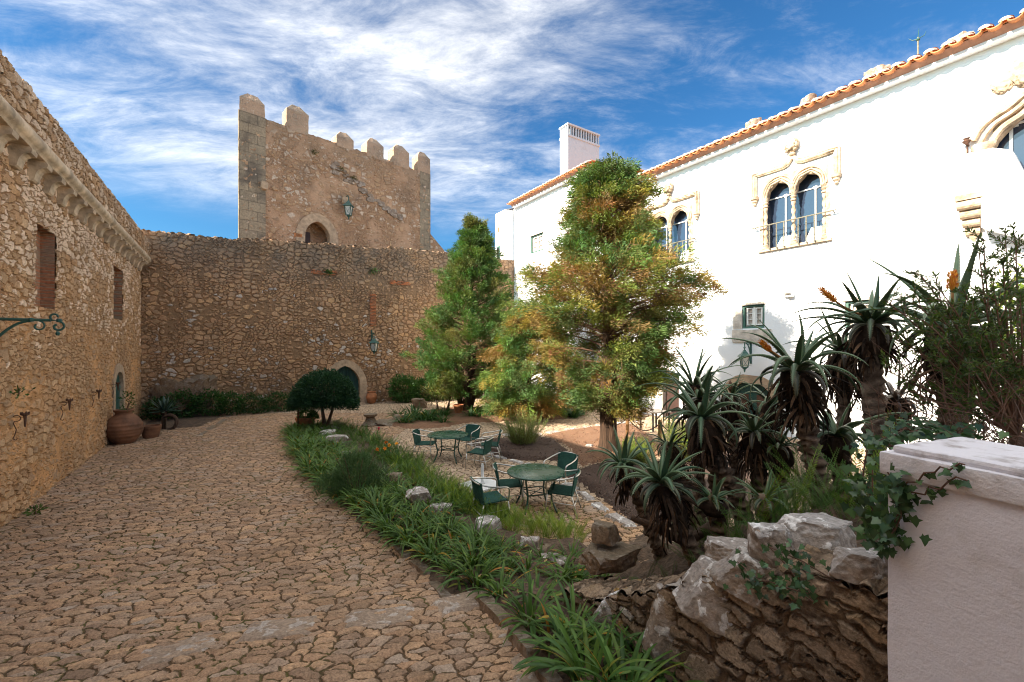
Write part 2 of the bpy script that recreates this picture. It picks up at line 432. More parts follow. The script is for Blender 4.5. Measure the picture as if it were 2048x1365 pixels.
# ------------------------------------------------------------------ materials
STONE_L = [(.42,.29,.175),(.47,.35,.22),(.36,.265,.17),(.50,.385,.26),(.44,.29,.16),(.34,.26,.18),(.49,.335,.19)]
M = {}
M['left_wall'] = masonry('left_wall_stone', 3.5, 6.2, STONE_L, tint=(1.22, 1.04, .90), mortar=(.25,.16,.085), w=.075, amp=.065, plaster=.50, plaster_col=(.50,.32,.165),
                         white=.78, white_z=(2.6, 4.4), white_col=(.66,.58,.48), plaster_z=(5.2, 2.2), zt=(6.7, 7.4, (.20,.16,.12), .5),
                         dark=(.5, (.17,.12,.075), .35))
M['back_wall'] = masonry('back_wall_stone', 3.2, 4.9, [(.45,.30,.185),(.37,.245,.155),(.49,.335,.21),(.39,.285,.195),(.52,.35,.20),(.33,.24,.165)],
                         (.28,.18,.105), w=.075, amp=.08, tint=(1.16, 1.04, .93), plaster=.42, plaster_col=(.25,.17,.105), white=.20, white_z=(6.6, 3.6), white_col=(.52,.49,.46),
                         zt=(5.6, 8.3, (.185,.155,.13), .85), dark=(.33, (.15,.105,.075), .45))
M['tower'] = masonry('tower_stone', 2.5, 3.6, [(.36,.26,.175),(.46,.34,.22),(.31,.23,.165),(.43,.30,.185),(.38,.29,.21)], (.33,.225,.15), w=.085, amp=.075, tint=(1.13, 1.02, .94), plaster=.40,
                     plaster_col=(.42,.30,.21), white=.34, white_col=(.52,.46,.39), dims='3D', zt=(13.2, 15.8, (.24,.195,.145), .7), dark=(.42, (.20,.15,.11), .7),
                     spots=(7, .30, (.56,.52,.46)))
M['merlon'] = masonry('merlon_stone', 3.5, 4.5, [(.37,.28,.20),(.42,.32,.23),(.33,.26,.2)], (.36,.26,.19), w=.07, amp=.025, plaster=.6, plaster_col=(.41,.29,.205), dims='3D',
                      dark=(.9, (.2,.16,.125), .6), spots=(8, .32, (.55,.51,.45)), displace=False)
COB = [(.40,.275,.185),(.29,.215,.16),(.46,.325,.215),(.33,.265,.215),(.42,.30,.20),(.25,.185,.14),(.37,.255,.17),(.36,.31,.265)]
M['cobble'] = masonry('cobble_stone', 4.9, 9.8, COB, (.10,.07,.042), w=.036, amp=.036, tint=(1.1, 1.0, .9), plane='xy', moss=(.085,.09,.028), dark=(.5, (.17,.12,.08), .45), rand=.88, tone=.5, mort_noise=.6,
                      layer2=0, fsc_=44, wig=.065, rot=-14, dome=.28, warp=.10)
M['terrace'] = masonry('terrace_cobble', 4.6, 7.2, [(.46,.345,.24),(.40,.295,.205),(.50,.38,.27),(.43,.33,.24),(.36,.27,.19)],
                       (.13,.09,.055), w=.045, amp=.03, plane='xy', dark=(.6, (.22,.16,.11), .4), rand=.88, tone=.42, layer2=0, fsc_=40, wig=.05, rot=24, dome=.5, warp=.10)
M['low_wall'] = masonry('low_wall_stone', 3.6, 7.2, [(.25,.175,.12),(.31,.225,.155),(.21,.155,.11),(.35,.275,.205),(.28,.19,.115)], (.125,.088,.06), w=.055, amp=.045,
                        white=.16, white_col=(.42,.38,.34), dims='3D', dark=(.9, (.12,.085,.06), .5), spots=(5, .28, (.36,.22,.06)), tone=.55, warp=.14, fsc_=48)
M['ashlar'] = bricks('tower_ashlar', (.33,.265,.185), (.25,.205,.15), (.20,.16,.12), bw=.85, rh=.52, ms=.012, amp=.02, stain=(.7, (.115,.095,.078), .85))
M['brick'] = bricks('old_red_brick', (.40,.15,.075), (.30,.16,.09), (.30,.22,.15), bw=.30, rh=.075, ms=.012, amp=.02, stain=(1.4, (.27,.2,.14), .75))
M['brickred'] = bricks('bright_red_brick', (.50,.16,.06), (.40,.15,.07), (.30,.2,.13), bw=.30, rh=.075, ms=.012, amp=.02)
M['arch_stone'] = simple('pale_arch_stone', (.40,.29,.195), .85, nscale=6, namt=.3, bump=.012)
M['roomwall'] = simple('dim_room_plaster', (.022,.018,.015), .9, nscale=3, namt=.2)  # near black: the shade of the unlit tower room is put into this colour
M['corbel'] = simple('corbel_stone', (.45,.345,.235), .85, nscale=4, namt=.45, bump=.015)
M['white'] = plaster('white_limewash', (.78,.80,.83), (.72,.70,.66), .35)
M['pillar'] = plaster('pink_white_plaster', (.66,.64,.70), (.50,.465,.48), .9, bump=.005, scale=75, ns=2.6)
M['cap'] = plaster('weathered_cap_plaster', (.64,.62,.66), (.33,.295,.29), 1.0, bump=.007, scale=60, ns=6)
M['chimney'] = plaster('grey_white_plaster', (.60,.68,.76), (.48,.53,.58), .7)
M['winstone'] = simple('carved_limestone', (.44,.335,.235), .8, nscale=5, namt=.5, bump=.02, bscale=16)
M['blockstone'] = simple('sill_stone', (.52,.46,.40), .85, nscale=5, namt=.3, bump=.008)
M['tile'] = simple('terracotta_tile', (.50,.20,.075), .8, nscale=3, namt=.35, bump=.004)
M['tilecap'] = simple('limewashed_tile', (.52,.44,.37), .85, nscale=6, namt=.35, bump=.008)
M['eave'] = simple('pink_eave_board', (.48,.27,.20), .8, nscale=4, namt=.2)
M['green_door'] = simple('dark_green_paint', (.012,.062,.052), .5, nscale=6, namt=.25, bump=.002)
M['green_iron'] = simple('green_iron', (.018,.075,.062), .45, nscale=9, namt=.3)
M['green_frame'] = simple('green_window_paint', (.06,.14,.11), .5, nscale=6, namt=.15)
M['rust'] = simple('rusted_iron', (.085,.038,.022), .8, nscale=18, namt=.5, bump=.003)
M['iron'] = simple('weathered_iron', (.16,.15,.115), .55, nscale=18, namt=.3)
M['whitepaint'] = simple('white_paint', (.78,.77,.74), .5, nscale=4, namt=.05)
M['curtain'] = simple('white_cloth', (.74,.75,.76), .8, nscale=3, namt=.12)
M['blue_item'] = simple('pale_blue_cloth', (.25,.45,.62), .8, nscale=3, namt=.1)
M['dark'] = simple('dark_interior', (.03,.024,.02), .9, nscale=2, namt=.3)
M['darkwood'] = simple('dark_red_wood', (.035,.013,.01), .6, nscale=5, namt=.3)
M['terracotta'] = simple('terracotta', (.33,.125,.05), .8, nscale=5, namt=.4, bump=.004)
M['jar'] = simple('old_jar_clay', (.165,.072,.035), .8, nscale=2.5, namt=.55, bump=.006, bscale=9)
M['alu'] = simple('brushed_aluminium', (.50,.49,.47), .36, 1.0, nscale=30, namt=.08)
M['weave'] = bricks('green_weave', (.035,.115,.09), (.026,.09,.072), (.006,.022,.018), bw=.04, rh=.011, ms=.0028, plane='xy', amp=.002)
M['weave_back'] = bricks('green_weave_back', (.035,.115,.09), (.026,.09,.072), (.006,.022,.018), bw=.04, rh=.011, ms=.0028, plane='xz', amp=.002)
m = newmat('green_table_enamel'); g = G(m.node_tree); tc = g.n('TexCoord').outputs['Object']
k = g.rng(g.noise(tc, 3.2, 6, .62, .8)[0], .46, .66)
c = g.mix(g.math('MULTIPLY', k, .55), (.018, .066, .048), (.13, .15, .115))  # pale patches: dust, with sky glare and sun dapple put into the colour
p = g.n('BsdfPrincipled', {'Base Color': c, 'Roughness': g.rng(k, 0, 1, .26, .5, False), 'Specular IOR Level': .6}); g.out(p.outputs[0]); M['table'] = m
M['plate'] = simple('white_umbrella_plate', (.58,.60,.62), .4, nscale=4, namt=.12)
M['post'] = bark('post_wood', (.22,.12,.055), (.36,.21,.10), 10, 2, .006)
M['rope'] = simple('dark_rope', (.05,.042,.035), .9, nscale=40, namt=.4)
M['blackplastic'] = simple('dark_plastic', (.028,.027,.027), .5, nscale=6, namt=.1)
M['greytable'] = simple('grey_table', (.42,.36,.31), .6, nscale=5, namt=.2)
M['soil'] = simple('garden_soil', (.085,.056,.036), .95, nscale=12, namt=.6, bump=.03)
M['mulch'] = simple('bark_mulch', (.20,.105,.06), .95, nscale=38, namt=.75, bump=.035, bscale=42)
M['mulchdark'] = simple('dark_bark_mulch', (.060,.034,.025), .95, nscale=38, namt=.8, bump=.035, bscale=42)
M['dirt'] = simple('bare_dirt', (.22,.145,.085), .95, nscale=10, namt=.45, bump=.02)
M['slab'] = rockmat('step_slab_stone', [(.24,.17,.12),(.31,.225,.16),(.37,.275,.20),(.30,.24,.19)], (.45,.42,.39), .55, .4, .02)
M['rock'] = rockmat('boulder_stone', [(.17,.125,.095),(.26,.20,.155),(.33,.265,.21),(.30,.28,.27)], (.60,.59,.58), .75, .7, .025, .5)
M['rockpale'] = rockmat('pale_boulder', [(.19,.145,.115),(.28,.225,.185),(.35,.295,.25),(.36,.345,.34)], (.66,.65,.65), .95, .8, .025, .6)
M['rockbrown'] = rockmat('brown_boulder', [(.13,.085,.055),(.20,.13,.08),(.26,.18,.12),(.17,.15,.115)], (.33,.30,.27), .3, .6, .025, .2)
M['bark'] = bark('cypress_bark', (.022,.014,.010), (.095,.058,.038), 16, 1.6, .05)
M['barkdark'] = bark('dark_bark', (.035,.022,.016), (.11,.07,.048), 16, 2.2, .03)
M['twig'] = bark('twig_bark', (.07,.04,.028), (.19,.115,.075), 20, 4, .004)
M['leaf'] = foliage('leaves', .30)
M['conifer'] = foliage('conifer_leaves', .25, .7, nscale=1.2)
M['grassy'] = foliage('strap_leaves', .25, .48, spec=.3, nscale=6)
M['ivy'] = foliage('ivy_leaves', .2, .35, spec=.5, nscale=8)
M['aloe'] = vcol('aloe_flesh', .42, .003, 14, .45, .18)
M['aloedead'] = vcol('dead_aloe_leaves', .9, .004, 30, .1, .5)
M['aloetrunk'] = vcol('aloe_trunk', .95, .02, 16, .1, .45)
M['flower'] = vcol('flower_petals', .6, 0, 40, .3, .2)
m = newmat('window_glass'); g = G(m.node_tree)
tc = g.n('TexCoord').outputs['Object']
bmp = g.n('Bump', {'Height': g.noise(tc, 1.5, 2)[0], 'Distance': .004, 'Strength': 1})
p = g.n('BsdfPrincipled', {'Base Color': (.022, .035, .062, 1), 'Roughness': .03, 'Specular IOR Level': .9, 'Normal': bmp.outputs[0]})
g.out(p.outputs[0]); M['glass'] = m
m = newmat('frosted_lantern_glass'); g = G(m.node_tree)
p = g.n('BsdfPrincipled', {'Base Color': (.55, .52, .47, 1), 'Roughness': .25, 'Specular IOR Level': .6}); g.out(p.outputs[0]); M['lampglass'] = m

# ------------------------------------------------------------------ ground
def ground_sheet(name, x0, x1, y0, y1, res, mat, dz=0.0):
    nx = max(2, int((x1 - x0) / res)); ny = max(2, int((y1 - y0) / res))
    xs = np.linspace(x0, x1, nx + 1); ys = np.linspace(y0, y1, ny + 1)
    X, Y = np.meshgrid(xs, ys)
    Z = np.array([[gz(a, b) for a in xs] for b in ys]) + dz
    V = np.stack([X, Y, Z], -1).reshape(-1, 3)
    i = np.arange(nx * ny); r = i // nx; c = i % nx; a = r * (nx + 1) + c
    Q = np.stack([a, a + 1, a + nx + 2, a + nx + 1], 1)
    return V, Q
def sheets(name, tiles, mat):
    P = [(v, q, np.zeros((len(v), 3))) for v, q in tiles]
    V, Q, _ = merge(P); me = mesh_np(name, V, Q); o = link(name, me, mat, smooth=True)
    return tag(o, kind='structure')
tag(link('ground', mesh_np('ground', [(-1500,-1500,-.6),(1500,-1500,-.6),(1500,1500,-.6),(-1500,1500,-.6)], [(0,1,2,3)]), M['dirt']), kind='structure')
sheets('cobbled_path', [ground_sheet('', -8.5, 2.4, 1.2, 8.5, .028, None), ground_sheet('', -17.5, -4.0, 8.5, 20, .05, None),
                        ground_sheet('', -20, -8.5, -3, 8.5, .12, None), ground_sheet('', -8.5, 2.4, -3, 1.2, .15, None)], M['cobble'])
sheets('cobbled_terrace', [ground_sheet('', -4.0, 12, 8.5, 20, .05, None), ground_sheet('', 2.4, 5.5, 1.2, 8.5, .05, None), ground_sheet('', 5.5, 16, -3, 8.5, .12, None),
                           ground_sheet('', -17.5, 9, 20, 32, .08, None), ground_sheet('', 2.4, 5.5, -3, 1.2, .2, None), ], M['terrace'])

def patch(name, poly, mat, h=.05, res=.09, jit=.06, lump=.03, label=None, kind='structure', hf=None):
    """a low bed: polygon filled with a grid whose border is pulled to the outline"""
    P = [Vector((p[0], p[1])) for p in poly]; n = len(P)
    x0 = min(p.x for p in P); x1 = max(p.x for p in P); y0 = min(p.y for p in P); y1 = max(p.y for p in P)
    def inside(x, y):
        c = False; j = n - 1
        for i in range(n):
            if (P[i].y > y) != (P[j].y > y) and x < (P[j].x - P[i].x) * (y - P[i].y) / (P[j].y - P[i].y) + P[i].x: c = not c
            j = i
        return c
    def edge(x, y):
        d = 9e9
        for i in range(n):
            a = P[i]; b = P[(i+1) % n]; ab = b - a; t = max(0, min(1, (Vector((x, y)) - a).dot(ab) / max(ab.length_squared, 1e-9)))
            d = min(d, (a + ab * t - Vector((x, y))).length)
        return d
    idx = {}; vs = []; fs = []
    nx = int((x1 - x0) / res) + 3; ny = int((y1 - y0) / res) + 3
    for j in range(ny):
        for i in range(nx):
            x = x0 - res + i * res; y = y0 - res + j * res
            jx = jit * (mn.noise((x*3, y*3, 1.3))); jy = jit * (mn.noise((x*3, y*3, 7.7)))
            ins = inside(x, y); e = edge(x, y)
            if ins or e < res * 1.1:
                k = sstep(0, .28, e) if ins else 0
                z = gz(x, y) + (-.03 if not ins else .012) + k * (h if hf is None else hf(x, y)) + (lump * mn.noise((x*2.1, y*2.1, 3)) * k)
                z += lump * .4 * mn.noise((x*9, y*9, 0)) * k
                idx[(i, j)] = len(vs); vs.append((x + jx, y + jy, z))
    for j in range(ny - 1):
        for i in range(nx - 1):
            q = [(i, j), (i+1, j), (i+1, j+1), (i, j+1)]
            if all(k in idx for k in q): fs.append(tuple(idx[k] for k in q))
    mb = MB(); mb.add(vs, fs); o = mb.build(name, mat, smooth=True); return tag(o, kind=kind)
def pxpoly(pts): return [gpt(a, b).xy for a, b in pts]
BED = pxpoly([(572,872),(590,915),(622,962),(668,1005),(722,1050),(790,1092),(850,1150),(890,1198),(960,1190),(1010,1262),(1062,1330),(1110,1400),(1300,1460),(1420,1440)]) + \
      [Vector((1.55, 3.5)), Vector((1.0, 4.6)), Vector((1.3, 6.3))] + pxpoly([(1170,1088),(1060,1080),(960,1035),(880,975),(800,920),(740,880),(690,848),(645,842),(610,858)])
patch('planting_bed', BED, M['soil'], h=.14, lump=.08)
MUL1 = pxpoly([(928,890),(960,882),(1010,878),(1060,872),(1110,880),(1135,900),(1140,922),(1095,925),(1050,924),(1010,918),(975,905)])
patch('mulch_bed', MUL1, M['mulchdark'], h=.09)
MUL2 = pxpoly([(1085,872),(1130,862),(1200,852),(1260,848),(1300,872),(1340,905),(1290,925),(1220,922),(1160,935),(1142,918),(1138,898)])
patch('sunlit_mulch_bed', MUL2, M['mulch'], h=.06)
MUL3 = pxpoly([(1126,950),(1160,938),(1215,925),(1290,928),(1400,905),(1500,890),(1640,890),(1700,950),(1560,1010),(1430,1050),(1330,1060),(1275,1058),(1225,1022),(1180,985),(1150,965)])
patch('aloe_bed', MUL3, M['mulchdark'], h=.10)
BED2 = pxpoly([(770,852),(800,838),(850,826),(905,816),(960,818),(1000,812),(1060,806),(1120,808),(1170,815),(1178,832),(1120,840),(1050,842),(985,846),(930,848),(880,858),(820,860)])
patch('lily_bed', BED2, M['mulch'], h=.10)
BED3 = pxpoly([(318,866),(345,858),(400,856),(440,838),(460,818),(445,812),(330,822),(285,850)])
patch('bush_bed', BED3, M['soil'], h=.05)

# ------------------------------------------------------------------ stone walls
def wall_mesh(x0, x1, z0, ztop, res, hole=None, thick=1.0, rough=.05, seed=0, xs=None, back=True):
    """gridded wall front with a ragged top that folds over its thickness"""
    if xs is None: xs = np.linspace(x0, x1, int((x1 - x0) / res) + 1)
    zt = [ztop(x) + rough * (mn.noise((x * 2.7, seed, 0)) + .8 * mn.noise((x * 7, seed, 3)) + .5 * mn.noise((x * 17, seed, 5))) for x in xs]
    nz = int((max(zt) - z0) / res); n = len(xs); rows = []
    for j in range(nz + 1): rows.append([(x, 0.0, z0 + (t - z0) * j / nz) for x, t in zip(xs, zt)])
    nt = max(2, int(thick / .12))
    for j in range(1, nt + 1):
        y = thick * j / nt
        rows.append([(x, y, t + (rough * 1.1 * mn.noise((x * 4, y * 4, seed + 9)) if j < nt else 0) + .03 * math.sin(PI * j / nt)) for x, t in zip(xs, zt)])
    if back: rows.append([(x, thick, z0) for x in xs])
    V = np.array(rows).reshape(-1, 3); R = len(rows)
    i = np.arange((R - 1) * (n - 1)); r = i // (n - 1); c = i % (n - 1); a = r * n + c
    Q = np.stack([a, a + 1, a + n + 1, a + n], 1)
    if hole is not None:
        cx = V[Q].mean(1); keep = ~((cx[:, 1] < .001) & np.array([hole(p[0], p[2]) for p in cx])); Q = Q[keep]
    # end caps
    e = []
    for side in (0, n - 1):
        f = [rr * n + side for rr in range(nz + 1)]; bt = [(nz + 1 + k) * n + side for k in range(nt)]
        if back: e.append(f + bt + [(R - 1) * n + side])
    return V, Q, e
def make_wall(name, V, Q, e, mat, parent):
    mb = MB(); mb.v = [tuple(v) for v in V]; mb.f = [tuple(q) for q in Q] + [tuple(x) for x in e]; mb.c = [(1,1,1)] * len(V)
    return mb.build(name, mat, parent, smooth=True, auto=60)

def arch_pts(cx, hw, spring, apex, n=10, kind='pointed', z0=None):
    """outline of an opening from the left foot over the arch to the right foot"""
    pts = []
    if z0 is not None: pts.append((cx - hw, z0))
    rise = apex - spring
    for i in range(2 * n + 1):
        t = i / (2 * n)
        if kind == 'pointed':      # two arcs meeting at a point
            u = abs(2 * t - 1); R = (hw * hw + rise * rise) / (2 * hw); a1 = math.asin(min(1, rise / R)); a = a1 * (1 - u)
            x = hw - R + R * math.cos(a); z = spring + R * math.sin(a)
            pts.append((cx - x if t <= .5 else cx + x, z))
        else:
            a = PI * (1 - t); pts.append((cx + hw * math.cos(a), spring + rise * math.sin(a)))
    if z0 is not None: pts.append((cx + hw, z0))
    return pts
def in_arch(x, z, cx, hw, spring, apex, z0=-9, kind='pointed'):
    if abs(x - cx) > hw or z < z0: return False
    if z < spring: return True
    p = arch_pts(cx, hw, spring, apex, 12, kind)
    for a, b in zip(p, p[1:]):
        if a[0] <= x <= b[0] and b[0] > a[0]: return z < a[1] + (b[1] - a[1]) * (x - a[0]) / (b[0] - a[0])
    return False
def outer(pts, cx, d, z0):
    """offset an arch outline outwards"""
    res = []
    for i, p in enumerate(pts):
        a = Vector(pts[max(0, i-1)]); b = Vector(pts[min(len(pts)-1, i+1)]); t = (b - a).normalized(); nn = Vector((-t.y, t.x))
        q = Vector(p) + nn * d
        res.append((q.x, q.y))
    res[0] = (pts[0][0] - d, pts[0][1]); res[-1] = (pts[-1][0] + d, pts[-1][1])
    return res
def subdiv(poly, step):
    r = [poly[0]]
    for a, b in zip(poly, poly[1:]):
        k = max(1, int(math.dist(a, b) / step))
        r += [(a[0] + (b[0]-a[0]) * j / k, a[1] + (b[1]-a[1]) * j / k) for j in range(1, k + 1)]
    return r

def door_leaf(mb, cx, hw, spring, apex, z0, y, planks, kind='pointed', th=.05):
    """arched plank door, two leaves"""
    for k in range(planks):
        a = cx - hw + 2 * hw * k / planks; b = cx - hw + 2 * hw * (k + 1) / planks - .012
        def top(x):
            p = arch_pts(cx, hw * 1.001, spring, apex, 14, kind)
            for u, v in zip(p, p[1:]):
                if u[0] <= x <= v[0] and v[0] > u[0]: return u[1] + (v[1]-u[1]) * (x-u[0]) / (v[0]-u[0])
            return spring
        xs = [a + (b - a) * i / 3 for i in range(4)]
        mb.prism([(xs[0], z0), (xs[3], z0)] + [(x, top(x)) for x in reversed(xs)], y, y + th)
    return mb

# ---- left wall
lw = thing('castle_wall', 'high rubble stone wall with corbelled parapet along the left of the cobbled path', 'wall', LW.w(0), LW.rz)
nA = [LW.loc(69, 452)[0] , LW.loc(109, 452)[0]]; nB = [LW.loc(226, 540)[0], LW.loc(244, 540)[0]]
zA = (LW.loc(90, 618)[1], LW.loc(88, 455)[1]); zB = (LW.loc(235, 640)[1], LW.loc(235, 537)[1])
dx = (LW.loc(226, 800)[0] + LW.loc(247, 800)[0]) / 2; dh = .62; dsp = 1.75; dap = 2.25
def holeL(x, z):
    return (nA[0] < x < nA[1] and zA[0] < z < zA[1]) or (nB[0] < x < nB[1] and zB[0] < z < zB[1]) or in_arch(x, z, dx, dh, dsp, dap, kind='round')
ZC = 6.86
V, Q, e = wall_mesh(-16, CX + .6, -.4, lambda x: ZC, .045, holeL, 1.4, rough=.0, seed=2, xs=np.concatenate([np.linspace(-16, -1.5, 70), np.linspace(-1.4, CX + .6, 330)]))
make_wall('wall_face', V, Q, e, M['left_wall'], lw)
V, Q, e = wall_mesh(-16, CX + .6, ZC + .14, lambda x: 7.72 + 2.9 * sstep(-4.2, -4.5, x), .05, None, 1.9, rough=.05, seed=3, xs=np.concatenate([np.linspace(-16, -1.5, 70), np.linspace(-1.4, CX + .6, 300)]))  # unseen near stretch has added height, to block the sun from the aloes
V = V - np.array([0, .27, 0]); make_wall('parapet', V, Q, e, M['left_wall'], lw)
mb = MB()
prof = [(-.27, .14), (-.33, .13), (-.365, .07), (-.37, .0), (-.35, -.06), (-.31, -.09), (-.285, -.11), (-.27, -.15), (.02, -.15), (.02, .14)]
xs = np.linspace(-16, CX + .55, 80)
vs = [(x, y + .012 * mn.noise((x * 2, 0, k)), ZC + z + .015 * mn.noise((x * 1.7, 5, k))) for x in xs for k, (y, z) in enumerate(prof)]; n = len(prof)
mb.add(vs, [(i*n + k, (i+1)*n + k, (i+1)*n + (k+1) % n, i*n + (k+1) % n) for i in range(len(xs)-1) for k in range(n)])
mb.build('cornice', M['corbel'], lw, auto=50)
x = -1.6 + .41
while x < CX - .1:
    mb = MB(); j = random.uniform(-.02, .02)
    side = [(.04, -.15), (-.27, -.15), (-.30, -.20), (-.285, -.27), (-.22, -.285), (-.175, -.32), (-.14, -.38), (-.12, -.46), (-.11, -.52), (-.08, -.55), (.04, -.55)]
    n = len(side); hw = .135 + random.uniform(-.015, .015)
    vs = [(x + j - hw, y, ZC + z) for y, z in side] + [(x + j + hw, y, ZC + z) for y, z in side]
    mb.add(vs, [tuple(range(n)), tuple(range(2*n-1, n-1, -1))] + [(i, i + n, (i+1) % n + n, (i+1) % n) for i in range(n)])
    mb.build('corbel', M['corbel'], lw); x += .815
for (a, b), (z0, z1) in ((nA, zA), (nB, zB)):
    mb = MB(); t = .22
    mb.box((a - .05, t, z0 - .05), (b + .05, t + .1, z1 + .05))
    mb.box((a - .06, -.0, z0 - .05), (a, t, z1)); mb.box((b, -.0, z0 - .05), (b + .06, t, z1)); mb.box((a - .06, 0, z1), (b + .06, t, z1 + .1)); mb.box((a, 0.03, z0 - .1), (b, t, z0))
    mb.build('bricked_window', M['brick'], lw)
inn = subdiv(arch_pts(dx, dh, dsp, dap, 7, 'round', z0=-.1), .42); out_ = outer(inn, dx, .3, -.1)
mb = MB().ring(inn, out_, -.035, .42, gap=.02); mb.build('arch_surround', M['arch_stone'], lw)
mb = MB(); door_leaf(mb, dx, dh + .02, dsp, dap, -.05, .07, 4, 'round'); dr = mb.build('door', M['green_door'], lw)
mb = MB()
for z in (.3, .75, 1.2, 1.65): mb.box((dx - dh, .045, z), (dx + dh, .072, z + .07))
mb.build('ledge', M['green_iron'], dr)

# ---- far wall
bw = thing('curtain_wall', 'tall grey brown rubble wall with ragged top closing the far side of the courtyard', 'wall', BW.w(0), BW.rz)
ax = BW.loc(690, 770)[0] ; x_r = BW.loc(720, 770)[0]; hw_d = x_r - ax
dz_ap = BW.loc(690, 732)[1]; dz_sp = dz_ap - 1.05; DZ0 = BW.loc(690, 808)[1]
hw_d = min(hw_d, 1.25)
def ztopB(x):
    k = [(-1, 8.0), (0, 8.15), (3.5, 8.2), (3.6, 8.28), (8, 8.55), (10.2, 8.62), (10.6, 8.78), (15, 8.9), (19, 8.95), (22, 9)]
    for (a, b), (c, d) in zip(k, k[1:]):
        if a <= x <= c: return b + (d - b) * (x - a) / (c - a)
    return 8
bx0 = BW.loc(740, 600)[0]; bx1 = BW.loc(751, 600)[0]; bz0 = BW.loc(745, 652)[1]; bz1 = BW.loc(745, 588)[1]
def holeB(x, z): return in_arch(x, z, ax, hw_d, dz_sp, dz_ap)
V, Q, e = wall_mesh(-1.0, 19.3, -.5, ztopB, .055, holeB, 1.6, rough=.075, seed=11)
make_wall('wall_face', V, Q, e, M['back_wall'], bw)
inn = subdiv(arch_pts(ax, hw_d, dz_sp, dz_ap, 5, z0=DZ0 - .15), .6); out_ = outer(inn, ax, .36, -.1)
MB().ring(inn, out_, -.06, .5, gap=.012).build('arch_surround', M['arch_stone'], bw)
mb = MB(); door_leaf(mb, ax, hw_d + .02, dz_sp, dz_ap, DZ0 + .02, .32, 10); dr = mb.build('door', M['green_door'], bw)
MB().box((ax - .03, .29, DZ0 + .05), (ax + .03, .322, dz_ap - .1)).build('door_strip', M['green_iron'], dr)
MB().box((ax - hw_d - .1, -.35, DZ0 - .35), (ax + hw_d + .2, .4, DZ0)).build('doorstep', M['arch_stone'], bw)
mb = MB()
for k in range(22):
    z = bz0 + (bz1 - bz0) * k / 22; mb.box((bx0 + random.uniform(-.02, .02), -.07 - random.uniform(0, .03), z), (bx1 + random.uniform(-.02, .02), .05, z + (bz1-bz0)/22 - .02))
mb.build('brick_strip', M['brickred'], bw)
for (p0, p1, q0, q1) in ((622, 668, 540, 552), (776, 812, 562, 572)):
    a, z1 = BW.loc(p0, q0); b, z0 = BW.loc(p1, q1); mb = MB()
    for k in range(26):
        u = random.uniform(a, b); v = random.uniform(z0, z1); mb.box((u, -.055 - random.uniform(0, .02), v), (u + random.uniform(.12, .28), .02, v + .055))
    mb.build('brick_patch', M['brickred'], bw)
a, z = BW.loc(643, 675); MB().box((a - .09, -.09, z - .09), (a + .09, .05, z + .09)).build('putlog_stone', M['rockbrown'], bw)

# ---- tower
tw = thing('castle_tower', 'square stone tower with pointed battlements and an arched doorway behind the far wall', 'tower', TW.w(0), TW.rz)
TX1 = TW.loc(860, 450)[0]; TZ = 15.62
tcx = (TW.loc(610, 470)[0] + TW.loc(660, 470)[0]) / 2; thw = (TW.loc(660, 470)[0] - TW.loc(610, 470)[0]) / 2
tap = TW.loc(637, 444)[1]; tsp = tap - .95
def holeT(x, z): return in_arch(x, z, tcx, thw, tsp, tap)
V, Q, e = wall_mesh(0, TX1, 6.0, lambda x: TZ, .075, holeT, .9, rough=.06, seed=21)
SHR = .29
V[:, 0] += SHR * V[:, 1] * np.clip(1 - V[:, 0] / 4, 0, 1)
make_wall('front_wall', V, Q, e, M['tower'], tw)
mb = MB()
mb.add([(x + SHR * y, y, z) for z in (6, TZ - .02) for x, y in ((.02,.9),(.95,.9),(.95,9),(.02,9))], [(0,3,2,1),(4,5,6,7),(0,1,5,4),(1,2,6,5),(2,3,7,6),(3,0,4,7)]); mb.box((TX1 - .9, .9, 6), (TX1, 9, TZ - .02)); mb.box((3.4, 8.2, 6), (TX1 - .9, 9, TZ - .02)); mb.box((3.4, .9, TZ - 1.2), (TX1 - .9, 8.2, TZ - 1.0))
mb.build('tower_body', M['tower'], tw)
mb = MB(); mb.box((-.03, -.035, 6), (1.25, .06, TZ + .02)); mb.build('quoin', M['ashlar'], tw)
mb = MB(); mb.box((TX1 - .85, -.03, 6), (TX1 + .02, .3, TZ + .02)); mb.build('quoin', M['ashlar'], tw)
# flared foot at the right
fx = TX1; fz = TW.loc(860, 468)[1]
xe, ze = TW.loc(890, 502)
mb = MB().prism([(fx - .3, 6), (xe + .4, 6), (xe, ze), (fx, fz), (fx - .3, fz + .3)], .02, 6); mb.build('buttress', M['tower'], tw)
inn = subdiv(arch_pts(tcx, thw, tsp, tap, 6, z0=tsp - 1.6), .5); out_ = outer(inn, tcx, .5, 0)
MB().ring(inn, out_, -.05, .45, gap=.012).build('arch_surround', M['arch_stone'], tw)
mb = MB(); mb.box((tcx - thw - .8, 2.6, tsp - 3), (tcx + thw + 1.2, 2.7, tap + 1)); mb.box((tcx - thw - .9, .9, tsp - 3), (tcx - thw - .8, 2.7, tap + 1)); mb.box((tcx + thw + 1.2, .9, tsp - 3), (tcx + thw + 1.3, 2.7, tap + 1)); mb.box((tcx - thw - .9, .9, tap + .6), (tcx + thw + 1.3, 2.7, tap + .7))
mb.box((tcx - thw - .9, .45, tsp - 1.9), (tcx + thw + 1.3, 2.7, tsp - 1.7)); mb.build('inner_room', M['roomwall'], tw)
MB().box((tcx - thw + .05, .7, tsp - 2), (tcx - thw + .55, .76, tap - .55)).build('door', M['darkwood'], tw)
MB().box((tcx + .1, 2.45, tsp - 1.5), (tcx + .75, 2.59, tsp + .15)).build('dark_cabinet', M['darkwood'], tw)
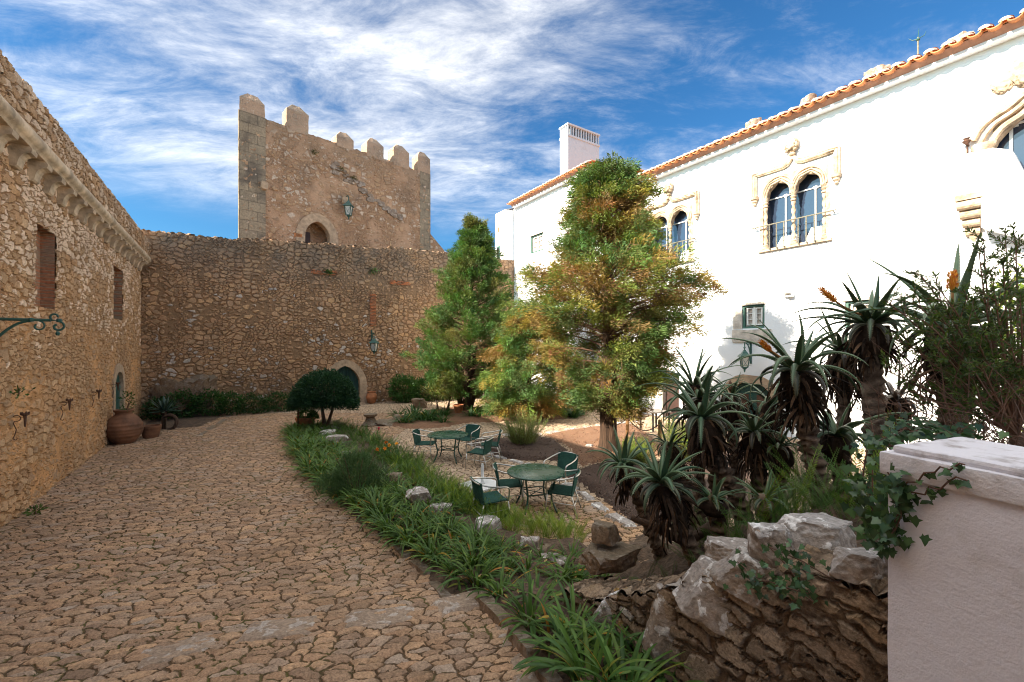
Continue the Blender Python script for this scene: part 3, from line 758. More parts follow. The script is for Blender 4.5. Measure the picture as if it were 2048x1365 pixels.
def merlon(x0, x1, z0, body, apex, d0=-.02, d1=.8, name='merlon', sh=0):
    n = 9; mb = MB(); cx = (x0+x1)/2; cy = (d0+d1)/2; rows = []
    nb = 12
    for j in range(nb + 1): rows.append((1, z0 + (body - z0) * j / nb))
    for j in range(1, 6): rows.append((1 - .62 * j / 5, body + (apex - body) * j / 5))
    per = []
    for s, (ax_, ay_, bx_, by_) in enumerate(((x0,d0,x1,d0),(x1,d0,x1,d1),(x1,d1,x0,d1),(x0,d1,x0,d0))):
        for k in range(n): per.append((ax_ + (bx_-ax_)*k/n, ay_ + (by_-ay_)*k/n))
    vs = []
    for i, (s, z) in enumerate(rows):
        for (a, b) in per:
            sx_ = s + (0 if i <= nb else 0); a2 = cx + (a-cx)*s; b2 = cy + (b-cy)*max(s, .3)
            r = .02; vs.append((a2 + r*mn.noise((a*3, b*3, z*3)), b2 + r*mn.noise((a*3, z*3, b*3+9)), z + (.05*mn.noise((a*5, b*5, z)) if i >= nb else 0)))
    m_ = len(per); fs = [(i*m_+k, i*m_+(k+1) % m_, (i+1)*m_+(k+1) % m_, (i+1)*m_+k) for i in range(len(rows)-1) for k in range(m_)]
    fs.append(tuple((len(rows)-1)*m_ + k for k in range(m_)))
    vs = [(a + sh * b, b, c) for a, b, c in vs]
    mb.add(vs, fs); return mb.build(name, M['merlon'], tw, smooth=True, auto=50)
for (p0, p1, pt) in ((479, 529, 186), (573, 617, 209), (673, 707, 263), (734, 767, 276), (787, 818, 289), (836, 860, 303)):
    a = TW.loc(p0, 300)[0]; b = TW.loc(p1, 300)[0]; z = TW.loc((p0+p1)/2, pt)[1]
    merlon(a, b, TZ - .15, z - .42, z, sh=SHR if p0 < 500 else 0)
for k in range(4):   # battlements on the side and rear walls, seen over the top
    y0 = 2.2 + k * 1.9
    if k == 0: merlon(TX1 - .8, TX1, TZ - .1, 16.5, 17.0, y0, y0 + 1.0)
for (p, q) in ((688, 402), (527, 372)):
    a, z = TW.loc(p, q); mb = MB(); mb.prism([(a-.16, z-.16), (a-.1, z-.24), (a+.1, z-.24), (a+.16, z-.1), (a+.15, z+.16), (a-.14, z+.18)], -.28, .05); mb.build('stone_bracket', M['arch_stone'], tw)
a, z1 = TW.loc(588, 466); b, z0 = TW.loc(604, 476)
MB().box((a, -.05, z0), (b, .02, z1)).build('tile_plaque', M['tile'], tw)
# pale rubble running diagonally down the front, as if a stair had been torn off
mb = MB()
for k in range(46):
    t = k / 45; p = 664 + (800 - 664) * t; q = 330 + (440 - 330) * t
    a, z = TW.loc(p + random.uniform(-6, 6), q + random.uniform(-7, 7)); s = random.uniform(.10, .24)
    mb.prism([(a-s, z-s*.5), (a-s*.3, z-s*.7), (a+s, z-s*.5), (a+s*.9, z+s*.4), (a+s*.1, z+s*.65), (a-s*.9, z+s*.35)], -.06 - random.uniform(0, .05), .04)
mb.build('rubble_scar', M['rock'], tw)

# ------------------------------------------------------------------ white palace
pal = thing('white_palace', 'long whitewashed palace with carved twin arched windows and an orange tiled eave', 'palace', FA.w(0), FA.rz)
ZE = 10.64; ZL = 12.45; XT = 7.7; XEND = 34.0
def rect(p0, q0, p1, q1):
    a, za = FA.loc(p0, q0); b, zb = FA.loc(p1, q1); return a, b, min(za, zb), max(za, zb)
# openings: (x0, x1, z0, z1)
W2 = (FA.loc(1526, 450)[0], FA.loc(1654, 450)[0], 6.6, 9.02)
W1 = (FA.loc(1304, 450)[0] - .1, FA.loc(1383, 450)[0], 6.75, 9.1)
xs3 = FA.loc(1484, 630)[0], FA.loc(1529, 630)[0]; S1 = (*xs3, FA.loc(1506, 657)[1], FA.loc(1506, 610)[1])
xs4 = FA.loc(1690, 630)[0], FA.loc(1755, 630)[0]; S2 = (*xs4, FA.loc(1720, 655)[1], FA.loc(1720, 601)[1])
LWN = (FA.loc(1061, 480)[0], FA.loc(1086, 480)[0], FA.loc(1072, 505)[1], FA.loc(1072, 470)[1])
gx0, gx1 = FA.loc(1954, 290)[0], FA.loc(1954, 290)[0] + 4.2
GW = (gx0 + .28, gx1, 6.4, 9.05)
dcx = FA.loc(1500, 800)[0]; dhw = .78; dsp2 = 1.15; dap2 = FA.loc(1500, 766)[1]
DO = (dcx - dhw, dcx + dhw, -.3, dap2)
lx = FA.loc(1336, 800)[0]; DL = (lx - .25, lx + .55, -.3, 2.0)
HOLES = [W1, W2, S1, S2, LWN, GW, DO, DL]
xc = sorted({-.05, 3, 6, XT, 14, 20, XEND, *[h[0] for h in HOLES], *[h[1] for h in HOLES]})
zc = sorted({-.6, ZE, ZL, 2.6, 5, *[h[2] for h in HOLES], *[h[3] for h in HOLES]})
mb = MB(); DEP = .42
for a, b in zip(xc, xc[1:]):
    for c, d in zip(zc, zc[1:]):
        mx, mz = (a+b)/2, (c+d)/2
        if mz > ZE and mx > XT: continue
        if any(h[0] < mx < h[1] and h[2] < mz < h[3] for h in HOLES): continue
        mb.add([(a,0,c),(b,0,c),(b,0,d),(a,0,d)], [(0,1,2,3)])
for a, b, c, d in HOLES:
    mb.add([(a,0,c),(b,0,c),(b,0,d),(a,0,d),(a,DEP,c),(b,DEP,c),(b,DEP,d),(a,DEP,d)], [(0,4,5,1),(1,5,6,2),(2,6,7,3),(3,7,4,0)])
    mb.add([(a-.3,DEP+.25,c-.3),(b+.3,DEP+.25,c-.3),(b+.3,DEP+.25,d+.3),(a-.3,DEP+.25,d+.3)], [(0,1,2,3)])
mb.add([(XT,0,ZE),(XT,9,ZE),(XT,9,ZL),(XT,0,ZL)], [(0,1,2,3)])
mb.add([(-.05,0,-.6),(-.05,9,-.6),(-.05,9,ZL),(-.05,0,ZL)], [(3,2,1,0)])
mb.add([(XEND,0,-.6),(XEND,9,-.6),(XEND,9,ZE),(XEND,0,ZE)], [(0,1,2,3)])
mb.add([(-.05,9,-.6),(XEND,9,-.6),(XEND,9,ZE),(-.05,9,ZE)], [(3,2,1,0)])
mb.build('wall', M['white'], pal)
def eave(x0, x1, z, name='roof'):
    """tiled eave: board, moulding, roof slope, row of barrel tiles with limewashed ends"""
    MB().box((x0, -.30, z - .02), (x1, 0, z + .05)).build('eave_moulding', M['white'], pal)
    mb = MB(); mb.add([(x0,-.30,z+.052),(x1,-.30,z+.052),(x1,-.44,z+.20),(x0,-.44,z+.20)], [(0,3,2,1)]); mb.add([(x0,-.44,z+.2),(x1,-.44,z+.2),(x1,.5,z+.2),(x0,.5,z+.2)], [(0,1,2,3)])
    mb.build('eave_board', M['eave'], pal)
    rf = MB(); rf.add([(x0,-.50,z+.22),(x1,-.50,z+.22),(x1,4.5,z+.75),(x0,4.5,z+.75),(x0,9.3,z),(x1,9.3,z)], [(0,1,2,3),(3,2,5,4)])
    x = x0; caps = MB(); pitch = .33; r = .12
    while x < x1 - .1:
        # channel tile, seen from below as a drooping orange lip
        vs = []; n = 6
        for y, zz in ((-.62, z + .205), (4.4, z + .75)):
            for k in range(n + 1):
                a = PI * k / n; vs.append((x + r * math.cos(a), y, zz - .10 * math.sin(a) + .05))
            for k in range(n + 1):
                a = PI * (n - k) / n; vs.append((x + (r + .015) * math.cos(a), y, zz - .10 * math.sin(a) + .025))
        q = 2 * (n + 1); fs = [(k, (k+1) % q, q + (k+1) % q, q + k) for k in range(q)] + [tuple(range(q))]
        rf.add(vs, fs)
        # cover tile, white mortared end
        vs = []; j = random.uniform(-.02, .02)
        for y, zz in ((-.60 + j, z + .235), (-.25, z + .375)):
            for k in range(n + 1):
                a = PI * k / n; vs.append((x + pitch/2 + .105 * math.cos(a), y, zz + .085 * math.sin(a)))
        q = n + 1; caps.add(vs, [(k, q + k, q + k + 1, k + 1) for k in range(n)] + [tuple(range(n, -1, -1))])
        vs = []
        for y, zz in ((-.25, z + .37), (4.4, z + .82)):
            for k in range(n + 1):
                a = PI * k / n; vs.append((x + pitch/2 + .12 * math.cos(a), y, zz + .11 * math.sin(a)))
        rf.add(vs, [(k, q + k, q + k + 1, k + 1) for k in range(n)])
        x += pitch
    ro = rf.build(name, M['tile'], pal); caps.build('tile_caps', M['tilecap'], ro)
    return ro
eave(XT, XEND, ZE); rl = eave(.25, XT, ZL)
# white end block above the far wall
mb = MB(); mb.box((-1.35, -.62, 7.4), (.02, 1.2, 12.35)); mb.add([(-1.35,-.62,12.35),(.02,-.62,12.35),(.02,1.2,12.9),(-1.35,1.2,12.9)], [(0,1,2,3)])
mb.build('end_block', M['white'], pal)
mb = MB(); mb.box((-1.15, -.645, 8.9), (-.72, -.60, 10.05)); ob = mb.build('window', M['green_frame'], pal)
MB().box((-1.08, -.655, 9.0), (-.79, -.64, 9.95)).build('pane', M['glass'], ob)
MB().box((-1.0, -.64, 11.0), (-.8, -.60, 11.35)).build('vent', M['brick'], pal)
# chimney
cxp = 5.0
cz = lambda py, Y: EYE - (py - HOR) / F * Y
ch0 = FA.loc(1120, 300, 1.3); ch1 = FA.loc(1136, 300, 1.3)[0]
ctop = FA.loc(1136, 246, 1.3)[1]
cd = 3.4
cx0, cx1 = ch0[0], ch1
for _ in range(30):      # depth along y so the right face ends at pixel 1199
    p = FA.w(cx1, 1.3 + cd, 0); 
    if 1024 + F * p.x / p.y > 1199: cd -= .04
    else: break
mb = MB(); mb.box((cx0, 1.3, ZL), (cx1, 1.3 + cd, ctop - .75)); mb.box((cx0 - .04, 1.26, ctop - .8), (cx1 + .04, 1.34 + cd, ctop - .68)); mb.box((cx0 - .05, 1.25, ctop - .1), (cx1 + .05, 1.35 + cd, ctop))
mb.box((cx0 + .12, 1.42, ctop - .7), (cx1 - .12, 1.2 + cd, ctop - .1))
k = 12
for i in range(k + 1):
    y = 1.3 + (cd - .07) * i / k; mb.box((cx1 - .1, y, ctop - .68), (cx1, y + .07, ctop - .1)); mb.box((cx0, y, ctop - .68), (cx0 + .1, y + .07, ctop - .1))
for i in range(1, 4):
    x = cx0 + (cx1 - cx0 - .07) * i / 4; mb.box((x, 1.3, ctop - .68), (x + .07, 1.4, ctop - .1))
co_ = mb.build('chimney', M['chimney'], rl)
MB().box((cx0 + .115, 1.415, ctop - .66), (cx1 - .115, 1.205 + cd, ctop - .12)).build('flue', M['dark'], None).parent = pal

def twin_window(R, fancy):
    x0, x1, z0, z1 = R; wd = x1 - x0; cx = (x0 + x1) / 2
    mb = MB()
    spr = z1 - .62; piers = [(x0, x0 + .16), (cx - .09, cx + .09), (x1 - .16, x1)]
    ops = [(piers[0][1], piers[1][0]), (piers[1][1], piers[2][0])]
    for a, b in ops:                          # cusped arch heads
        c = (a + b) / 2; h = (b - a) / 2
        def lo(x, c=c, h=h):
            u = max(-1, min(1, (x - c) / h)); base = .50 * math.sqrt(max(0, 1 - u * u)) ** .9
            return spr + base - .075 * abs(math.sin((math.acos(u)) * 3.5 + 0)) ** .7 * (.4 + .6 * (1 - abs(u) ** 6))
        xs = [c - h * math.cos(PI * i / 40) for i in range(41)]
        mb.strip(xs, lo, lambda x: z1 + .06, -.03, .16)
        for dr, rr, yy in ((.03, .035, -.045), (.10, .03, -.06), (.16, .028, -.05)):
            pts = [(c - (h + dr) * math.cos(PI * i / 28), yy, spr - .02 + (.50 + dr) * math.sin(PI * i / 28) ** .9 - (.05 if fancy else .045) * abs(math.sin(PI * i / 28 * 3.5)) * (dr < .15)) for i in range(29)]
            mb.tube(pts, rr, 6)
    mb.box((piers[1][0] - .0, -.03, spr), (piers[1][1], .16, z1 + .06)); mb.box((x0 - .02, -.03, spr), (piers[0][1], .16, z1 + .06)); mb.box((piers[2][0], -.03, spr), (x1 + .02, .16, z1 + .06))
    mb.box((x0 - .10, -.025, z0 - .02), (x0 + .02, .1, spr + .02)); mb.box((x1 - .02, -.025, z0 - .02), (x1 + .10, .1, spr + .02))
    mb.box((x0 - .14, -.10, z0 - .10), (x1 + .14, .2, z0 - .02))
    w = mb.build('twin_window', M['winstone'], pal)
    for px in (x0 + .08, cx, x1 - .08):        # twisted shafts with capital and base
        mb = MB(); N = 60; vs = []; fs = []; n = 10
        for i in range(N + 1):
            z = z0 + .16 + (spr - .30 - z0 - .16 + .0) * i / N
            for k in range(n):
                a = 2 * PI * k / n; r = .055 * (1 + .28 * math.sin(2 * a + z * 22)); vs.append((px + r * math.cos(a), .03 + r * math.sin(a), z))
        for i in range(N):
            for k in range(n): fs.append((i*n+k, i*n+(k+1) % n, (i+1)*n+(k+1) % n, (i+1)*n+k))
        mb.add(vs, fs)
        mb.lathe([(.05, -.02), (.085, .0), (.09, .04), (.06, .07), (.085, .10), (.10, .14), (.075, .17), (.10, .22), (.115, .28), (.115, .31)], 10, (px, .03, spr - .31))
        mb.lathe([(.11, 0), (.11, .07), (.075, .09), (.09, .12), (.06, .17)], 10, (px, .03, z0))
        mb.build('column', M['winstone'], w, auto=40)
    # square hood with ogee point, rope work if fancy, hanging corbels
    hz = z1 + .30; hx0 = x0 - .27; hx1 = x1 + .27
    path = [(hx0, spr + .08), (hx0, hz)] + [(hx0 + (cx - .28 - hx0) * i / 6, hz) for i in range(1, 7)] + [(cx - .14, hz + .05), (cx - .04, hz + .18), (cx, hz + .28), (cx + .04, hz + .18), (cx + .14, hz + .05)] + [(cx + .28 + (hx1 - cx - .28) * i / 6, hz) for i in range(0, 7)] + [(hx1, spr + .08)]
    mb = MB()
    for d, r in ((0, .05), (.075, .035), (-.06, .028)):
        mb.tube([(x + (d if x < cx else -d) * (-1 if abs(x - hx0) < .01 or abs(x - hx1) < .01 else 0), -.06 + abs(d) * .2, z + d * (0 if (abs(x-hx0) < .01 and z < hz - .01) or (abs(x-hx1) < .01 and z < hz - .01) else 1)) for x, z in path], r, 6)
    if fancy:
        pp = subdiv(path, .05)
        for s in (0, PI):
            mb.tube([(x, -.07 + .045 * math.cos(i * .9 + s), z + .045 * math.sin(i * .9 + s)) for i, (x, z) in enumerate(pp)], .034, 5)
    for x in (hx0, hx1): mb.lathe([(.02, -.26), (.06, -.22), (.05, -.17), (.10, -.12), (.09, -.07), (.14, -.03), (.14, .06)], 10, (x, -.05, spr + .08))
    mb.build('hood_mould', M['winstone'], w, auto=45)
    mb = MB(); c = Vector((cx, -.10, hz + .60)); vs = []
    bm = bmesh.new(); bmesh.ops.create_icosphere(bm, subdivisions=4, radius=1)
    for v in bm.verts:
        k = .20 * (1 + .35 * mn.noise(v.co * 4) + .22 * mn.noise(v.co * 9)); v.co = Vector((v.co.x * k, v.co.y * k * .7, v.co.z * k * 1.15)) + c
    vs = [v.co.copy() for v in bm.verts]; mb.add(vs, [[v.index for v in f.verts] for f in bm.faces]); bm.free()
    mb.lathe([(.05, 0), (.12, .06), (.06, .12)], 10, (cx, -.08, hz + .26)); mb.build('finial', M['winstone'], w, smooth=True)
    gl = MB().box((x0, .34, z0), (x1, .36, z1)).build('pane', M['glass'], w)
    mb = MB()
    for a, b in ops:
        c = a + (b - a) * .62; mb.box((c - .02, .30, z0), (c + .02, .335, spr + .05)); mb.box((a - .1, .30, spr - .0), (b + .1, .335, spr + .035)); mb.box((c - .05, .295, spr - .03), (c + .05, .33, spr + .07))
    mb.build('sash_bar', M['whitepaint'], w)
    mb = MB()
    for (a, b), t in zip(ops, (.62, .8)):
        aa = a + (b - a) * .25; mb.prism([(aa - .05, z0), (b + .1, z0), (b + .1, z0 + .62 * t), (aa + .16, z0 + .62 * t)], .26, .29)
    mb.build('draped_table', M['curtain'], w)
    mb = MB(); rz = z0 + .80
    mb.tube([(x0 - .30, -.16, rz), (x1 + .30, -.16, rz)], .022, 6)
    for (a, b) in ops:
        for i in range(3):
            x = a + (b - a) * (.18 + .32 * i); mb.tube([(x, -.16, z0 - .08), (x, -.16, rz)], .020, 6)
            for q in range(3): mb.lathe([(.02, 0), (.032, .02), (.02, .04)], 6, (x, -.16, z0 + .15 + q * .22))
    for x in (x0 - .2, x1 + .2): mb.tube([(x, -.16, rz), (x, .02, rz - .04)], .018, 6)
    mb.build('railing', M['iron'], w)
    return w
twin_window(W2, False); twin_window(W1, True)

def sash_window(R, name='small_window', block=True):
    x0, x1, z0, z1 = R; mb = MB()
    mb.box((x0, .05, z0), (x0 + .07, .2, z1)); mb.box((x1 - .07, .05, z0), (x1, .2, z1)); mb.box((x0 + .07, .05, z1 - .07), (x1 - .07, .2, z1)); mb.box((x0 + .07, .05, z0), (x1 - .07, .2, z0 + .07))
    w = mb.build(name, M['green_frame'], pal)
    cx = (x0 + x1) / 2; mb = MB()
    for a, b in ((x0 + .12, cx - .03), (cx + .03, x1 - .12)):
        c, d = z0 + .12, z1 - .1; t = .045
        mb.box((a, .10, c), (a + t, .16, d)); mb.box((b - t, .10, c), (b, .16, d)); mb.box((a + t, .10, d - t), (b - t, .16, d)); mb.box((a + t, .10, c), (b - t, .16, c + t))
        for i in (1, 2): mb.box((a + t, .115, c + (d - c) * i / 3 - .012), (b - t, .15, c + (d - c) * i / 3 + .012))
    mb.box((cx - .03, .08, z0 + .07), (cx + .03, .17, z1 - .07)); mb.build('sash', M['whitepaint'], w)
    MB().box((x0 + .07, .17, z0 + .07), (x1 - .07, .19, z1 - .07)).build('pane', M['curtain'] if 0 else M['greytable'], w)
    MB().box((x0 - .08, -.04, z1), (x1 + .06, .05, z1 + .09)).build('lintel', M['blockstone'], w)
    return w
w = sash_window(S1); a, b, c, d = rect(1466, 661, 1543, 684); MB().box((a, -.06, c), (b, .05, d)).build('sill_block', M['blockstone'], w)
MB().box((S1[0] - .33, -.012, S1[2] - .02), (S1[0], .05, S1[3] - .15)).build('jamb_stone', M['blockstone'], w)
sash_window(S2, 'small_window'); sash_window(LWN, 'upper_window')
# palace door under the lantern
inn = subdiv(arch_pts(dcx, dhw, dsp2, dap2, 6, z0=-.3), .5); out_ = outer(inn, dcx, .30, -.3)
MB().ring(inn, out_, -.05, .4, gap=.012).build('arch_surround', M['arch_stone'], pal)
dr = door_leaf(MB(), dcx, dhw + .02, dsp2, dap2, -.3, .2, 6).build('door', M['green_door'], pal)
mb = MB()
for s in (-1, 1): mb.box((dcx + s * .37 - .22, .18, .9), (dcx + s * .37 + .22, .205, 1.35))
mb.build('grille', M['rust'], dr)
w = MB().box((DL[0], .2, -.3), (DL[1], .26, 2.0)).build('side_door', M['darkwood'], pal); MB().box((DL[0] - .22, -.05, -.3), (DL[0], .3, 2.2)).build('door_jamb', M['blockstone'], w)
# the big ogee window at the right edge
cx = (GW[0] + GW[1]) / 2; h = (GW[1] - GW[0]) / 2; spz = FA.loc(1962, 300)[1] - .05; rise = 1.15
def ogee(x):
    u = abs((x - cx) / h); return spz + rise * max(0, 1 - u ** 2.0) ** .75 - .09 * abs(math.sin(u * PI * 2.5)) * max(0, 1 - u)
xs = [GW[0] + 2 * h * i / 60 for i in range(61)]
mb = MB().strip(xs, ogee, lambda x: 9.05 + .02, -.03, .2)
w = mb.build('ogee_window', M['winstone'], pal)
mb = MB()
for d, r, yy in ((.05, .075, -.06), (.2, .06, -.10), (.34, .07, -.06)):
    mb.tube([(cx + (x - cx) * (1 + d / h), yy, ogee(x) + d * .9 + .05 * math.sin(i * .63)) for i, x in enumerate(xs)], r, 7)
for s in (-1, 1): mb.lathe([(.10, -.5), (.14, -.45), (.10, -.35), (.2, -.2), (.16, -.1), (.24, 0), (.24, .1)], 12, (cx + s * (h + .15), -.02, spz + .05))
mb.build('archivolt', M['winstone'], w, auto=45)
MB().box((GW[0], .3, GW[2]), (GW[1], .32, GW[3])).build('pane', M['glass'], w)
a = FA.loc(2018, 280)[0]; mb = MB(); mb.box((a - .03, .25, GW[2]), (a + .03, .295, 8.6)); mb.box((a - .12, .24, 8.55), (a + .12, .29, 8.72)); mb.box((a + .03, .25, 8.6), (GW[1], .29, 8.65)); mb.build('sash_bar', M['whitepaint'], w)
# white balcony parapet standing out on a stepped corbel
PJ = -.55
pp = [FA.loc(p, q, PJ) for p, q in ((1912,392),(1962,386),(1962,455),(2062,480),(2062,372),(2024,300),(1985,296),(1962,301),(1915,313))]
bal = MB().prism(pp, PJ, .0).build('balcony_parapet', M['white'], pal)
x0c, zt0 = FA.loc(1913, 393, PJ + .02); x1c, zt1 = FA.loc(1963, 386, PJ + .02); zb = FA.loc(1945, 486, 0)[1]
mb = MB(); n = 4; H = zt0 - zb - .2; mid = (x0c + x1c) / 2
mb.box((x0c - .03, PJ - .02, zt0 - .14), (x1c + .03, .0, zt0))
for k in range(n):
    r = H / n * .5; z = zt0 - .14 - r - (H - .14) * k / n; y = PJ * (1 - k / n) + r * .7; hw = (x1c - x0c) / 2 * (1 - .13 * k)
    mb.tube([(mid - hw, y, z), (mid + hw, y, z)], r, 14); mb.box((mid - hw + .004, y, z - r * .9), (mid + hw - .004, .0, z + r * .9))
mb.add([(mid - hw, -.12, zb + .25), (mid + hw, -.12, zb + .25), (mid, 0, zb)], [(0, 2, 1)])
mb.build('stepped_corbel', M['winstone'], bal)
for p, q, s in ((2005, 168, .24), (2052, 142, .36)):
    a, z = FA.loc(p, q); bm = bmesh.new(); bmesh.ops.create_icosphere(bm, subdivisions=4, radius=1); mb = MB(); vs = []
    for v in bm.verts:
        k = s * (1 + .22 * mn.noise(v.co * 3.3) + .16 * mn.noise(v.co * 8)); vs.append(Vector((a + v.co.x * k * .8, -.02 + v.co.y * k * .35, z + v.co.z * k)))
    mb.add(vs, [[v.index for v in f.verts] for f in bm.faces]); bm.free(); mb.build('carved_shield', M['winstone'], pal, smooth=True)
a, z = FA.loc(1936, 300); mb = MB(); mb.tube([(a, -.08, z + .2), (a, -.08, z - .28)], .02, 6); mb.lathe([(.03, 0), (.09, .08), (.05, .12), (.07, .16)], 8, (a, -.14, z + .1)); mb.tube([(a, 0, z + .1), (a, -.14, z + .12)], .03, 6); mb.build('flag_holder', M['rust'], pal)

# things on the palace
def rock(name, loc, size, seed, mat, label, group=None, cat='boulder', cuts=9, rz=0.0, tilt=(0, 0), sub=4, rough=.10):
    """boulder: a sphere cut by planes and roughened, its base on loc"""
    rr = random.Random(seed); bm = bmesh.new(); bmesh.ops.create_icosphere(bm, subdivisions=sub, radius=1)
    pls = [(Vector((0, 0, 1)), .62 + rr.random() * .15), (Vector((0, 0, -1)), .6)]
    for k in range(cuts):
        a = 2 * PI * (k + rr.random() * .8) / cuts; e = rr.uniform(-.35, .55)
        pls.append((Vector((math.cos(a) * math.cos(e), math.sin(a) * math.cos(e), math.sin(e))), rr.uniform(.62, .86)))
    o = Vector((seed * 3.1 % 50, seed * 1.7 % 50, 0))
    for v in bm.verts:
        p = v.co * 1.25
        for nn, d in pls:
            k = p.dot(nn) - d
            if k > 0: p = p - nn * k * .93
        k = 1 + rough * mn.noise(p * 1.6 + o) + rough * .8 * mn.noise(p * 4 + o) + rough * .5 * mn.noise(p * 10 + o) + rough * .22 * mn.noise(p * 23 + o)
        v.co = p * k
    xs = [v.co.x for v in bm.verts]; ys = [v.co.y for v in bm.verts]; zs = [v.co.z for v in bm.verts]
    for v in bm.verts:
        v.co = Vector((((v.co.x - min(xs)) / (max(xs) - min(xs)) - .5) * size[0], ((v.co.y - min(ys)) / (max(ys) - min(ys)) - .5) * size[1], (v.co.z - min(zs)) / (max(zs) - min(zs)) * size[2]))
    me = bpy.data.meshes.new(name); bm.to_mesh(me); bm.free()
    o = link(name, me, mat, smooth=True); o.location = loc; o.rotation_euler = (tilt[0], tilt[1], rz)
    try: me.set_sharp_from_angle(angle=math.radians(38))
    except Exception: pass
    return tag(o, label, cat, group)
for i, (p, q, s, lab) in enumerate(((1918, 84, .62, 'rough stone stub on the palace eave nearest the right edge'), (1755, 152, .62, 'rough stone stub on the palace eave between the antenna and the ogee shield'),
                     (1613, 210, .55, 'small flat stone stub on the tiled eave above the plain carved window'), (1505, 256, .6, 'stone stub on the tiled eave left of the plain carved window finial'), (1263, 360, .75, 'farthest stone stub on the tiled eave beside the tall cypress top'))):
    x, z = FA.loc(p, q - 16, .35); rock('eave_stone', FA.w(x, .35, ZE + .1), (s, .5, max(.35, z - ZE - .1)), 40 + i, M['rock'], lab, 'stone stubs along the eave', 'stone', rz=FA.rz)
x, z = FA.loc(1836, 120, .2); an = thing('roof_antenna', 'thin lightning rod with a forked top above the palace eave', 'antenna', FA.w(x, .2, z - .3), FA.rz)
zt_ = FA.loc(1836, 68, .2)[1] - z + .3
MB().tube([(0, 0, 0), (0, 0, zt_ - .1)], .022, 6).build('mast', M['iron'], an)
mb = MB(); mb.tube([(0, 0, zt_ - .1), (.02, 0, zt_ + .14)], [.012, .004], 5); mb.tube([(0, 0, zt_ - .14), (-.12, 0, zt_ - .12), (-.2, 0, zt_ - .02)], [.014, .012, .004], 5); mb.tube([(0, 0, zt_ - .14), (.12, .04, zt_ - .1), (.16, .05, zt_)], [.012, .01, .004], 5); mb.lathe([(.03, 0), (.05, .03), (.03, .07)], 8, (0, 0, zt_ - .2)); mb.build('rod_tips', M['green_iron'], an)
x, z = FA.loc(1577, 588); fl = thing('flood_light', 'small white floodlight fixed to the palace wall', 'floodlight', FA.w(x, 0, z), FA.rz)
MB().box((-.13, -.28, -.02), (.17, -.02, .08)).box((.0, -.20, -.12), (.17, 0, -.025)).build('housing', M['whitepaint'], fl); MB().box((-.12, -.30, -.01), (.16, -.285, .07)).build('lens', M['lampglass'], fl)

# ------------------------------------------------------------------ lanterns and wall irons
def lantern(name, label, loc, rz, s, arm=True):
    """square tapering lantern hanging from a scrolled wall bracket (wall at y=0, lantern towards -y)"""
    t = thing(name, label, 'lantern', loc, rz)
    d = -.42 * s if arm else -.30 * s
    if arm:
        mb = MB(); mb.box((-.03 * s, -.03 * s, -.35 * s), (.03 * s, .0, .55 * s)); mb.tube([(0, -.02, .38 * s), (0, d, .38 * s)], .02 * s, 6)
        mb.tube([(0, -.03 - .30 * s * (1 - math.cos(a * .5)) , (-.3 + .66 * math.sin(a * .5)) * s) for a in [PI * i / 12 for i in range(13)]], .018 * s, 6)
        mb.tube([(0, -.12 * s + .07 * s * math.cos(a), .28 * s + .07 * s * math.sin(a)) for a in [i * .5 for i in range(12)]], .014 * s, 5)
        mb.tube([(0, d, .38 * s), (0, d, .14 * s)], .016 * s, 6); mb.lathe([(.02 * s, 0), (.045 * s, .03 * s), (.02 * s, .06 * s)], 8, (0, d, .18 * s))
        mb.build('bracket', M['green_iron'], t)
    else: MB().tube([(0, 0, .32 * s), (0, d * .7, .38 * s), (0, d, .3 * s), (0, d, .12 * s)], .02 * s, 6).build('bracket', M['green_iron'], t)
    mb = MB()
    mb.lathe([(.04 * s, .14 * s), (.06 * s, .10 * s), (.10 * s, .06 * s), (.12 * s, .02 * s), (.235 * s, -.06 * s), (.25 * s, -.10 * s), (.21 * s, -.11 * s)], 4, (0, d, 0)); mb.build('lantern_roof', M['green_iron'], t)
    a, b, z0, z1 = .175 * s, .115 * s, -.11 * s, -.46 * s
    mb = MB()
    for i in range(4):
        q = PI / 2 * i; q2 = q + PI / 2
        mb.tube([(a * math.cos(q), d + a * math.sin(q), z0), (b * math.cos(q), d + b * math.sin(q), z1)], .016 * s, 5)
        mb.tube([(b * math.cos(q), d + b * math.sin(q), z1), (b * math.cos(q2), d + b * math.sin(q2), z1)], .016 * s, 5)
        mb.tube([(a * 1.03 * math.cos(q), d + a * 1.03 * math.sin(q), z0), (b * 1.05 * math.cos(q2), d + b * 1.05 * math.sin(q2), z1)], .006 * s, 4)
        mb.tube([(a * 1.03 * math.cos(q2), d + a * 1.03 * math.sin(q2), z0), (b * 1.05 * math.cos(q), d + b * 1.05 * math.sin(q), z1)], .006 * s, 4)
    mb.lathe([(.115 * s, -.46 * s), (.07 * s, -.51 * s), (.03 * s, -.55 * s), (.035 * s, -.58 * s), (.01 * s, -.64 * s)], 4, (0, d, 0)); mb.build('lantern_cage', M['green_iron'], t)
    mb = MB(); mb.lathe([(b * .93, z1 + .01), (a * .93, z0 - .005)], 4, (0, d, 0)); mb.build('lantern_glass', M['lampglass'], t)
    return t
x, z = TW.loc(691, 412); lantern('tower_lantern', 'green iron lantern on the tower face beside its arched doorway', TW.w(x, 0, z), TW.rz, 1.5, False)
x, z = BW.loc(743, 683); lantern('wall_lantern', 'green lantern on a bracket above the green arched door in the far wall', BW.w(x, -.04, z), BW.rz, 1.15)
x, z = FA.loc(1502, 708); lantern('palace_lantern', 'green lantern on a scrolled bracket over the palace doorway', FA.w(x, 0, z), FA.rz, 1.05)
